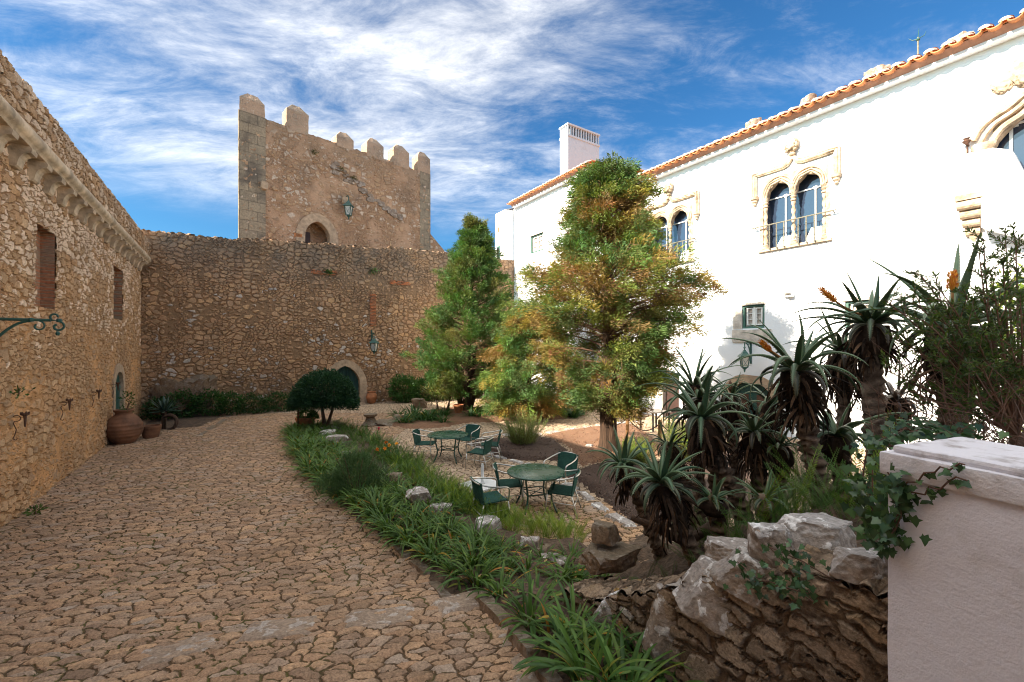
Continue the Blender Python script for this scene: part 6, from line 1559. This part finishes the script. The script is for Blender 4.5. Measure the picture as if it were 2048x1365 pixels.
def aloe(label, cx, cy, Y, L, foot, n=20, skirt=.55, seed=1, foot_dy=0.0, W=.085, flower=None, R=.085, bud=False, dead=110, low=0.0, pal=None):
    n = int(n * 1.35); rg = np.random.default_rng(seed); c = at(cx, cy, Y); fp = at(foot[0], 700, foot[1] if len(foot) > 1 else Y); fp.z = gz(fp.x, fp.y) - .12
    if fp.z > c.z - .15: fp.z = c.z - .3
    t = thing('tree_aloe', label, 'aloe', (fp.x, fp.y, fp.z), 0, 'tree aloes behind the dry stone wall'); top = c - fp
    # trunk: bends up to the rosette
    pts = []; N = 60
    for i in range(N + 1):
        u = i / N; k = 1 - (1 - u) ** 1.5; pts.append(Vector((top.x * (u * .65 + .35 * k * u), top.y * u, top.z * (u * .9 + .1 * u * u))) + Vector((.02 * math.sin(u * 6 + seed), .02 * math.cos(u * 5 + seed), 0)))
    pts[-1] = top.copy(); mb = MB(); mb.tube(pts, [R * (1.08 - .25 * i / N) for i in range(N + 1)], 12)
    cols = []
    for i, v in enumerate(mb.v):
        p = Vector(v); o = pts[min(N, i // 12)]; d = p - o; p = o + d * (1 + .42 * mn.noise(p * 17 + Vector((seed, 0, 0))) + .22 * math.sin(p.z * 75 + 5 * mn.noise(p * 6))); mb.v[i] = tuple(p)
        k = .5 + .5 * math.sin(p.z * 75 + 5 * mn.noise(p * 6)); cols.append(tuple(Vector((.06,.04,.03)).lerp(Vector((.27,.20,.15)), k * (.6 + .4 * mn.noise(p * 9)))))
    mb.c = cols; mb.hascol = True; mb.build('trunk', M['aloetrunk'], t, smooth=True)
    v, q, cc = aloe_leaves(n, L, W, rg, 0, low, pal); v = v + np.array(top); link('leaf_rosette', mesh_np('leaf_rosette', v, q, np.clip(cc, .003, 1)), M['aloe'], t, smooth=True)
    if skirt:
        ax = (pts[-1] - pts[-8]).normalized(); v, q, cc = dead_skirt(dead, skirt, rg, R)
        M3 = Vector((0, 0, 1)).rotation_difference(ax).to_matrix(); v2 = np.array(M3) @ v.T; hang = v.copy(); mixk = np.clip(-v[:, 2:3] / max(skirt, .01) * .6, 0, .75); v = v2.T * (1 - mixk) + (v + np.array([pts[-8].x - top.x, pts[-8].y - top.y, 0]) * np.clip(-v[:, 2:3] / .5, 0, 1) * .5) * mixk
        parts = [(v + np.array(top), q, cc)]
        # felted core of older leaves
        k = 14; cv = []; cq = []
        for j in range(8):
            u = j / 7; cen = top - ax * (skirt * .72 * u); r = R * (1.15 + .55 * math.sin(PI * min(1, u * .9 + .1)))
            for m in range(k): a = 2*PI*m/k; rr = r * (1 + .25 * mn.noise((math.cos(a)*2, math.sin(a)*2, u*3 + seed))); cv.append((cen.x + rr*math.cos(a), cen.y + rr*math.sin(a), cen.z))
        for j in range(7):
            for m in range(k): cq.append((j*k+m, j*k+(m+1) % k, (j+1)*k+(m+1) % k, (j+1)*k+m))
        parts.append((np.array(cv), np.array(cq), np.tile([[.028,.018,.013]], (len(cv), 1)))); link('dead_leaf_skirt', mesh_np('dead_leaf_skirt', *merge(parts)), M['aloedead'], t, smooth=True)
    if flower:
        tip = at(flower[0], flower[1], Y - .1) - fp; a = top + Vector((0, 0, .1)); d = (tip - a); l = d.length; st = [a.lerp(tip, u) + Vector((0, 0, -.08 * math.sin(PI * u) * l)) for u in (0, .25, .5, .7)]
        MB().tube(st, [.014, .013, .012, .011], 8, (.30,.15,.05)).build('flower_stalk', M['flower'], t, smooth=True)
        v0 = st[-1]; dd = (tip - v0); mb = MB(); mb.tube([v0 + dd * (i / 14) for i in range(15)], [flower[2] * math.sin(min(1, .25 + i / 14 * 1.1) * PI * .5) * (1 - (i / 14) ** 2.4) + .003 for i in range(15)], 10, (.62,.24,.03))
        ps = []; m = 90; u = np.linspace(.0, .95, m); az = np.arange(m) * 2.4; axd = nrm(np.array(dd)[None]); s1 = nrm(np.cross(axd, [[0, 0, 1.0]])); s2 = np.cross(axd, s1); rad = s1 * np.cos(az)[:, None] + s2 * np.sin(az)[:, None]
        pr = np.array(v0)[None] + np.array(dd)[None] * u[:, None] + rad * (flower[2] * np.sqrt(1 - u ** 2.4))[:, None] * .8
        ps = leaf_cloud(pr, axd * .8 + rad * .45, np.full(m, .05), np.full(m, .014), pick([(.72,.30,.03),(.60,.17,.03),(.75,.40,.06)], m)); mb.build('flower_core', M['flower'], t, smooth=True); link('flower_head', mesh_np('flower_head', *ps), M['flower'], t)
    if bud: p = top + Vector((-.01, 0, .06)); MB().lathe([(.012, 0), (.03, .04), (.034, .09), (.02, .14), (.004, .17)], 9, tuple(p), (.12,.06,.035)).build('flower_bud', M['flower'], t, smooth=True)
    return t
aloe('tallest tree aloe with an orange flower spike leaning left, thick ringed trunk', 1742, 652, 5.0, .66, (1765, 5.0), 22, .55, 1, W=.095, flower=(1641, 578, .026), R=.115, dead=150)
aloe('tree aloe with wide hooked leaves and a long dark skirt, left of the tallest one', 1592, 745, 4.6, .66, (1655, 4.5), 24, .62, 2, W=.085, flower=(1522, 684, .012), R=.10, dead=170, low=.2)
aloe('dark skirted tree aloe standing right behind the tallest one', 1684, 706, 5.9, .55, (1692, 5.9), 16, .75, 3, dead=120, low=.3)
aloe('tree aloe with thin arching leaves seen against the white palace wall, farthest left crown', 1388, 772, 6.3, .60, (1405, 6.3), 15, .5, 4, W=.06, dead=80, low=.3)
aloe('green crowned tree aloe just behind the one on the slanting trunk', 1398, 800, 5.7, .62, (1452, 5.6), 17, .6, 5, W=.08)
aloe('green tree aloe on a long slanting scaly trunk beside the sunlit bush', 1402, 838, 5.2, .58, (1500, 5.0), 20, .58, 6, W=.088, R=.095, dead=150)
aloe('small tree aloe with a brown bud and few leaves before the palace door', 1462, 792, 6.3, .40, (1485, 6.2), 10, .62, 7, W=.05, bud=True, dead=110, low=.5)
aloe('mid sized tree aloe with a black skirt below the palace door', 1508, 866, 5.1, .42, (1532, 5.1), 16, .58, 8, W=.06, dead=120)
aloe('leftmost aloe rosette hanging over the dark bark bed', 1246, 932, 5.5, .46, (1335, 5.6), 19, .45, 9, W=.075, dead=100)
aloe('big grey green rosette with a beard of dead leaves above the brown blocks', 1322, 968, 4.5, .50, (1412, 4.4), 21, .55, 10, W=.088, dead=150, R=.075)
aloe('small aloe rosette among ferns behind the tall wall boulders', 1424, 1000, 4.5, .33, (1445, 4.5), 15, .2, 11, W=.055, dead=30)
aloe('dark withered aloe between the two leftmost rosettes and the sunlit bush', 1338, 893, 5.9, .38, (1395, 5.9), 13, .55, 12, W=.05, dead=110, low=.6)
aloe('broad leaved aloe low at the foot of the tallest one', 1672, 872, 4.7, .50, (1690, 4.7), 15, .40, 13, W=.085, dead=70)
aloe('aloe with yellow edged leaves half behind the wide hooked one', 1543, 812, 5.6, .46, (1565, 5.6), 15, .45, 14, W=.055, dead=90, low=.4)
aloe('low purple tinged aloe at the trunk of the wide hooked one', 1556, 895, 5.0, .32, (1565, 5.0), 13, .35, 15, W=.05, dead=70)
aloe('huge aloe behind the fine leaved shrub, with an upright orange flower spike', 1905, 660, 4.5, .95, (1912, 4.5), 18, .75, 16, W=.12, flower=(1905, 545, .034), R=.14, dead=190)
aloe('small blue green aloe sprouting among the ferns left of the crowning boulder', 1528, 1000, 4.3, .28, (1538, 4.3), 13, 0, 17, W=.045)
aloe('spent aloe with drooping brown leaves between the tallest one and the shrub', 1790, 800, 5.6, .55, (1800, 5.6), 16, .5, 18, W=.06, dead=140, low=.8, pal=[(.06,.05,.04),(.09,.065,.05)])
tag(MB().tube([gpt(1440, 1105) + Vector((0, 0, .25)), at(1370, 1085, 4.7), at(1300, 1050, 4.75), at(1262, 1035, 4.8)], [.06, .055, .045, .03], 9).build('dead_branch', M['barkdark'], smooth=True), 'bare dark branch lying under the big bearded aloe rosette', 'branch')
# ferns and undergrowth on the bank
parts = []
for px, py, Y, n, L in ((1440,1060,4.0,16,.55),(1500,1030,4.1,20,.6),(1580,1010,4.0,24,.65),(1640,980,4.2,24,.7),(1690,1000,3.9,22,.6),(1740,960,3.8,24,.7),(1330,1080,4.6,10,.4),(1560,960,4.8,18,.6),(1480,980,5.0,16,.55),(1420,1030,4.9,14,.45),(1610,930,5.0,18,.7),(1700,930,4.6,18,.7),(1780,920,4.2,18,.7),(1290,1110,4.5,8,.35),(1390,1075,5.0,12,.4),(1530,1050,3.9,14,.45)):
    p = at(px, 700, Y); b = np.tile([[p.x, p.y, gz(p.x, p.y) + .03]], (n, 1)) + RNG.normal(0, .10, (n, 3)) * np.array([1, 1, .1]); parts.append(fern(b, n, L, .04, FD, (.7, 1.5), (.2, 1.0)))
tag(link('bank_ferns', mesh_np('bank_ferns', *merge(parts)), M['leaf'], smooth=True), 'dark sword ferns filling the bank below the aloes', 'ferns', kind='stuff')
for i, (px, py, Y, lab) in enumerate([(1690,900,4.0,'bright fern frond standing before the tallest aloe trunk'),(1740,880,3.9,'bright fern frond beside the ivy and the tallest aloe trunk'),(1500,960,4.2,'long pale fern frond crossing the mid sized aloe'),(1590,960,4.2,'single pale frond left of the wide hooked aloe trunk')]):
    p = at(px, 700, Y); z = gz(p.x, p.y); zt = at(px, py - 60, Y).z
    link_o = link('fern_frond', mesh_np('fern_frond', *fern(np.array([[0, 0, 0]]*3), 3, max(.4, zt - z), .045, [(.16,.25,.04)], (1.2, 1.45), (.1, .5))), M['leaf'], smooth=True); link_o.location = (p.x, p.y, z); tag(link_o, lab, 'fern', 'pale fern fronds among the aloes')

# ------------------------------------------------------------------ ivy
def ivy_leaves(P, Nn, size, pal):
    """five-lobed leaves facing Nn"""
    out = [(0,-.15),(.32,-.42),(.46,-.05),(.80,.05),(.42,.30),(.30,.55),(0,1.0),(-.30,.55),(-.42,.30),(-.80,.05),(-.46,-.05),(-.32,-.42)]
    n = len(P); Nn = nrm(Nn); R = RNG.normal(0, .5, (n, 3)); R[:, 2] -= 1.0; T = nrm(R - Nn * (R * Nn).sum(1, keepdims=True)); S = np.cross(T, Nn); V = []; Q = []; C = pick(pal, n, .25); cc = []
    for i in range(n):
        b = len(V); s = size[i] * .5; V.append(P[i]); cc.append(C[i] * 1.25)
        for (x, y) in out: V.append(P[i] + (S[i] * x + T[i] * y) * s - Nn[i] * s * .18 * (x * x + y * y) + Nn[i] * .1 * s * (abs(x) < .05)); cc.append(C[i])
        for k in range(0, 12, 2): Q.append((b, b + 1 + k, b + 1 + (k + 1) % 12, b + 1 + (k + 2) % 12))
    return np.array(V), np.array(Q), np.array(cc)
IV = [(.025,.065,.026),(.035,.085,.032),(.045,.105,.042),(.06,.13,.05),(.02,.05,.02)]
def ivy_thing(label, pts, nrmv, n, size, spread, stems=True):
    t = thing('ivy', label, 'ivy', pts[0]); o = np.array(pts[0]); P = []; N_ = []
    mb = MB()
    for a, b in zip(pts, pts[1:]):
        a = Vector(a); b = Vector(b)
        if stems: mb.tube([a - Vector(pts[0]), (a + b) / 2 - Vector(pts[0]) + Vector((random.uniform(-.02, .02), random.uniform(-.02, .02), .02)), b - Vector(pts[0])], .004, 5, (.09,.045,.03))
    for _ in range(n):
        i = random.randrange(len(pts) - 1); q = Vector(pts[i]).lerp(Vector(pts[i+1]), random.random()); P.append(np.array(q) - o + RNG.normal(0, 1, 3) * np.array(spread)); N_.append(np.array(nrmv) + RNG.normal(0, .45, 3))
    link('ivy_leaves', mesh_np('ivy_leaves', *ivy_leaves(np.array(P), np.array(N_), RNG.uniform(*size, n), IV)), M['ivy'], t)
    if stems: mb.build('ivy_stem', M['flower'], t)
    return t
ff = PF.n * -1; fv = (ff.x, ff.y, .25)
def onp(px, py, y=-.02):
    x, z = PF.loc(px, py, y); return tuple(PF.w(x, y, z))
ivy_thing('ivy mat spilling over the left corner of the plastered pillar', [onp(1765,960), onp(1790,985), onp(1800,1015), onp(1790,1060), onp(1772,1085), onp(1790,1040), onp(1810,1000), onp(1775,945)], fv, 120, (.055, .095), (.035, .035, .03))
ivy_thing('hanging ivy curtain just left of the pillar edge', [tuple(at(1735,900,2.45)), tuple(at(1725,960,2.45)), tuple(at(1740,1010,2.4)), tuple(at(1755,1060,2.35)), tuple(at(1765,1090,2.3)), tuple(at(1745,940,2.4))], (-.4, -.9, .3), 110, (.055, .10), (.05, .05, .05))
ivy_thing('ivy sprig reaching across the pillar cap, the upper of two', [onp(1800,985,-.03), onp(1835,965,-.03), onp(1870,945,-.03), onp(1900,940,-.03), onp(1930,930,-.03)], fv, 11, (.045, .065), (.008, .008, .008))
ivy_thing('ivy sprig reaching across the pillar below the cap, the lower of two', [onp(1800,1000,-.02), onp(1850,990,-.02), onp(1880,980,-.02), onp(1895,965,-.03), onp(1935,962,-.03)], fv, 9, (.05, .075), (.012, .012, .012))
ivy_thing('ivy heap on top of the bank behind the pillar cap', [tuple(at(1740,890,2.9)), tuple(at(1790,870,2.9)), tuple(at(1850,855,2.95)), tuple(at(1900,862,3.0)), tuple(at(1820,865,2.8))], (-.2, -.5, .8), 200, (.06, .10), (.10, .10, .045))
ivy_thing('dark ivy trailing over the dry stone wall below the crowning boulder', [tuple(RW.w(1.62, -.06, 1.62)), tuple(RW.w(1.75, -.12, 1.56)), tuple(RW.w(1.95, -.12, 1.62)), tuple(RW.w(2.1, -.10, 1.60)), tuple(RW.w(1.8, .0, 1.78)), tuple(RW.w(2.2, .0, 1.72))], (-.6, -.6, .5), 130, (.045, .08), (.05, .05, .05))
p = RW.w(2.25, -.08, 1.62); x_ = ivy_thing
n = 1; o = link('red_leaf', mesh_np('red_leaf', *blades(np.zeros((2, 3)), np.array([2.2, 2.5]), np.array([.9, .7]), np.array([1.0, 1.2]), np.array([.13, .10]), np.array([.03, .028]), np.array([[.22,.03,.03],[.16,.03,.03]]), 6, .4)), M['flower'], smooth=True); o.location = at(1722, 1140, 2.5); tag(o, 'withered red leaf on the dry stone wall next to the pillar', 'leaf')

# ------------------------------------------------------------------ fine-leaved shrub over the pillar and the tree behind it
sb = at(2035, 872, 3.05); t = thing('needle_shrub', 'airy fine leaved shrub with brown fanning stems above the plastered pillar', 'shrub', sb)
rg = np.random.default_rng(4); mb = MB(); LP = []; LD = []; LC = []
tips = [(1808,585,3.1),(1795,620,3.3),(1840,548,3.2),(1868,565,3.0),(1845,640,2.9),(1890,600,3.3),(1925,585,3.1),(1958,505,3.1),(1968,478,3.2),(2005,520,3.0),(2030,470,3.1),(2060,500,3.2),(2085,440,3.3),(1990,590,2.8),(1870,690,2.9),(1830,700,3.4),(1790,680,3.3),(1935,650,2.8),(1770,740,3.3),(2040,600,2.8),(2090,560,3.0),(1900,760,2.9),(1820,790,3.2),(1960,720,2.7),(2020,690,2.7),(2075,650,2.9),(1850,600,3.5),(1985,555,3.4),(1925,800,2.8),(1880,640,3.2),(1770,600,3.2),(2010,465,3.3)]
for px, py, Y in tips:
    tip = at(px, py, Y) - sb; l = tip.length; mid = tip * .45 + Vector((0, 0, l * .10)) + Vector(rg.normal(0, .04, 3)); B = lambda u: mid * (2*u*(1-u)) + tip * (u*u)
    mb.tube([B(i / 10) for i in range(11)], [.0135 * (1 - i / 10 * .8) for i in range(11)], 6, (.13,.07,.045))
    for k in range(17):
        u = .22 + .78 * (k + rg.random()) / 17; a = B(u); d = (B(min(1, u + .05)) - B(u - .05)).normalized(); sd = Vector(nrm(rg.normal(size=3))); tw_ = (d * .8 + sd * .75 + Vector((0, 0, .2))).normalized(); tl = rg.uniform(.08, .24) * (1.1 - .5 * u)
        e = a + tw_ * tl; mb.tube([a, (a + e) / 2 + Vector((0, 0, .008)), e], [.0035, .0025, .0012], 4, (.16,.08,.05), cap=False)
        m = int((6 + 24 * tl / .2) * (1.4 if u > .4 else .35)); ff_ = rg.random(m) ** .75
        LP.append(np.array(a)[None] + np.array(e - a)[None] * ff_[:, None]); LD.append(np.array(tw_)[None] * .8 + nrm(rg.normal(size=(m, 3))) * .75)
        LC.append(np.array([(.045,.085,.028),(.06,.105,.03),(.085,.14,.03),(.04,.06,.025)])[rg.integers(0, 4, m)] * rg.uniform(.8, 1.25, (m, 1)))
mb.tube([(0, 0, .02), (.02, .02, -.4), (.05, .02, -1.4)], [.04, .05, .06], 8, (.10,.06,.04))
for k in range(260):      # dry inner twigs
    a = Vector((rg.uniform(-.75, .45), rg.uniform(-.35, .4), rg.uniform(-.25, .30))); e = a + Vector((rg.uniform(-.45, .15), rg.normal(0, .18), rg.uniform(-.02, .42))); mb.tube([a, (a + e) / 2 + Vector((0, 0, .03)), e], [.004, .003, .0012], 4, (.12,.065,.045), cap=False)
mb.build('stem', M['flower'], t)
LP = np.concatenate(LP); LD = np.concatenate(LD); LC = np.concatenate(LC); m = len(LP)
link('foliage', mesh_np('foliage', *leaf_cloud(LP, LD, rg.uniform(.028, .055, m), np.full(m, .0095), LC)), M['leaf'], t)
p = at(2075, 690, 7.5); bush('citrus_tree', 'bright yellow green sunlit tree glimpsed behind the shrub at the right edge', (p.x, p.y, 0), [(0,0,3.3,.75,.8,1.3),(.4,-.3,2.2,.8,.8,.9)], 3600, .12, .065, [(.17,.24,.035),(.25,.29,.04),(.11,.18,.03)], None, 'tree', seed=41)

# ------------------------------------------------------------------ bark chips, more planting, small growth
def poly_points(P, n):
    x0 = min(p[0] for p in P); x1 = max(p[0] for p in P); y0 = min(p[1] for p in P); y1 = max(p[1] for p in P); r = []
    while len(r) < n:
        x = random.uniform(x0, x1); y = random.uniform(y0, y1)
        if in_poly(P, x, y): r.append((x, y))
    return r
def chips(name, P, n, pal_, dz, lab, size=(.03, .075)):
    pts = poly_points(P, n); B3 = np.array([(x, y, gz(x, y) + dz + random.uniform(-.015, .03)) for x, y in pts]); D = RNG.normal(size=(n, 3)); D[:, 2] *= .35
    tag(link(name, mesh_np(name, *leaf_cloud(B3, D, RNG.uniform(*size, n), RNG.uniform(.012, .03, n), pick(pal_, n, .4), flat=.6)), M['flower']), lab, 'bark chips', kind='stuff')
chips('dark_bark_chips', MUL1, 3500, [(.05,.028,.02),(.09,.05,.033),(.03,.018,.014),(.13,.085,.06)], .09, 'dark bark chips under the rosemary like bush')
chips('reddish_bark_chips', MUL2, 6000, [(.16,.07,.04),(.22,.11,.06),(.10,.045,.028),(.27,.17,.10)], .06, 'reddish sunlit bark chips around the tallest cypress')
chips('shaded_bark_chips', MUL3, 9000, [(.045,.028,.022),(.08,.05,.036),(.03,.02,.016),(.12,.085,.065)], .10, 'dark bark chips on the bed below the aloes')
for i, (px, py, s, lab) in enumerate([(1085,1135,.75,'strap leaved clump between the flat topped block and the low pale stone'), (1140,1135,.8,'strap leaved clump left of the brown block'), (1055,1165,.9,'strap leaved clump above the stone kerb, middle of the strip'), (1000,1205,.9,'strap leaved clump right at the bend of the kerb'), (940,1095,.8,'strap leaved clump before the low brownish stone'), (1150,1185,.9,'strap leaved clump under the brown blocks'), (1200,1200,.85,'strap leaved clump touching the white crusted boulder'),
        (1060,1260,1.0,'strap leaved clump spilling over the middle of the kerb'), (1130,1340,1.1,'strap leaved clump near the bottom edge over the kerb end'), (1230,1270,1.0,'strap leaved clump in front of the white crusted boulder'), (985,1155,.85,'strap leaved clump close to the path bend')]):
    put(plantmesh('strap_leaf_plant', [clump(44, .50, .033, yellow=.07)]), 'strap_leaf_plant', gpt(px, py), lab, 'plant', 'large strap leaved clumps near the wall foot', s)
# weeds rooted in the masonry
def weed(label, p, n, r, pal_=None, L=.10):
    t = thing('wall_plant', label, 'plant', p, 0, 'small plants rooted in the masonry'); d = RNG.normal(0, 1, (n, 3)); q = nrm(d) * RNG.random((n, 1)) * np.array(r)
    link('foliage', mesh_np('foliage', *leaf_cloud(q, nrm(d + np.array([0, 0, .4])), np.full(n, L), np.full(n, L * .35), pick(pal_ or BG[1:], n, .3))), M['leaf'], t); MB().tube([(0, 0, -.05), (0, 0, .08)], .01, 5, (.1,.06,.04)).build('stem', M['flower'], t)
for px, py, lab in ((655,545,'green tuft growing from the brick patch high on the far wall'), (745,543,'small green tuft on the far wall right of the brick patch'), (905,503,'little plant on top of the far wall by the slender cypress')):
    x, z = BW.loc(px, py); weed(lab, BW.w(x, -.1, z), 170, (.38, .15, .16))
for px, py, lab in ((680,340,'dry green tuft at the top of the rubble scar on the tower'), (705,358,'dry green tuft halfway down the rubble scar on the tower'), (626,307,'tiny tuft near the tower battlements')):
    x, z = TW.loc(px, py); weed(lab, TW.w(x, -.1, z), 110, (.28, .12, .14), [(.08,.085,.03),(.12,.10,.04)])
for i, (px, py, Y, n, lab) in enumerate(((1930, 860, 3.7, 1500, 'dark tangled undergrowth behind the pillar cap under the fine leaved shrub'), (2040, 850, 3.5, 1500, 'dark tangled undergrowth at the right edge under the fine leaved shrub'))):
    p = at(px, 700, Y); z = gz(p.x, p.y); h = at(px, py - 60, Y).z - z
    bush('undergrowth', lab, (p.x, p.y, z), [(0, 0, h * .55, .42, .3, h * .5), (.25, .1, h * .4, .4, .3, h * .45)], n, .055, .02, [(.035,.055,.02),(.09,.055,.03),(.05,.08,.025),(.06,.035,.022)], 'tangled undergrowth behind the pillar', 'undergrowth', seed=60 + i, stems=16, shell=.3)
x, z = LW.loc(18, 785); weed('leafy green sprig growing out of the left wall above the first torch holder', LW.w(x, -.12, z), 34, (.24, .08, .08), BG[1:], .08)
for px, py, lab in ((60, 1028, 'small grass tuft at the foot of the left wall near the left edge'),):
    p = gpt(px, py); weed(lab, Vector((p.x + .1, p.y, .05)), 60, (.12, .16, .05), [(.06,.11,.025),(.09,.13,.03)], .09)
# moss and grass sprouting in the joints of the path, fallen leaves
PATHP = pxpoly([(60,1045),(215,925),(330,900),(560,880),(610,960),(760,1090),(900,1215),(1000,1365),(0,1365)])
pts = poly_points(PATHP, 260); parts = []
for x, y in pts:
    if mn.noise((x * .7, y * .7, 4)) < -.05: continue
    n = random.randint(5, 14); b = np.tile([[x, y, gz(x, y) - .01]], (n, 1)) + RNG.normal(0, .03, (n, 3)) * np.array([1, 1, .05]); parts.append(leaf_cloud(b, nrm(RNG.normal(0, .7, (n, 3)) + np.array([0, 0, .7])), RNG.uniform(.02, .055, n), np.full(n, .006), pick([(.07,.11,.025),(.10,.12,.03),(.05,.08,.02)], n)))
tag(link('joint_grass', mesh_np('joint_grass', *merge(parts)), M['leaf']), 'tiny grass sprouting in the joints of the cobbled path', 'grass', kind='stuff')
pts = poly_points(BED, 420); n = len(pts); b = np.array([(x, y, gz(x, y) + .15 + random.uniform(0, .05)) for x, y in pts]); D = RNG.normal(size=(n, 3)); D[:, 2] *= .3
tag(link('fallen_leaves', mesh_np('fallen_leaves', *leaf_cloud(b, D, RNG.uniform(.05, .11, n), RNG.uniform(.02, .04, n), pick([(.30,.19,.05),(.22,.10,.04),(.16,.11,.06),(.33,.25,.09)], n), flat=.6)), M['flower']), 'dry fallen leaves scattered over the planting strip', 'leaves', kind='stuff')
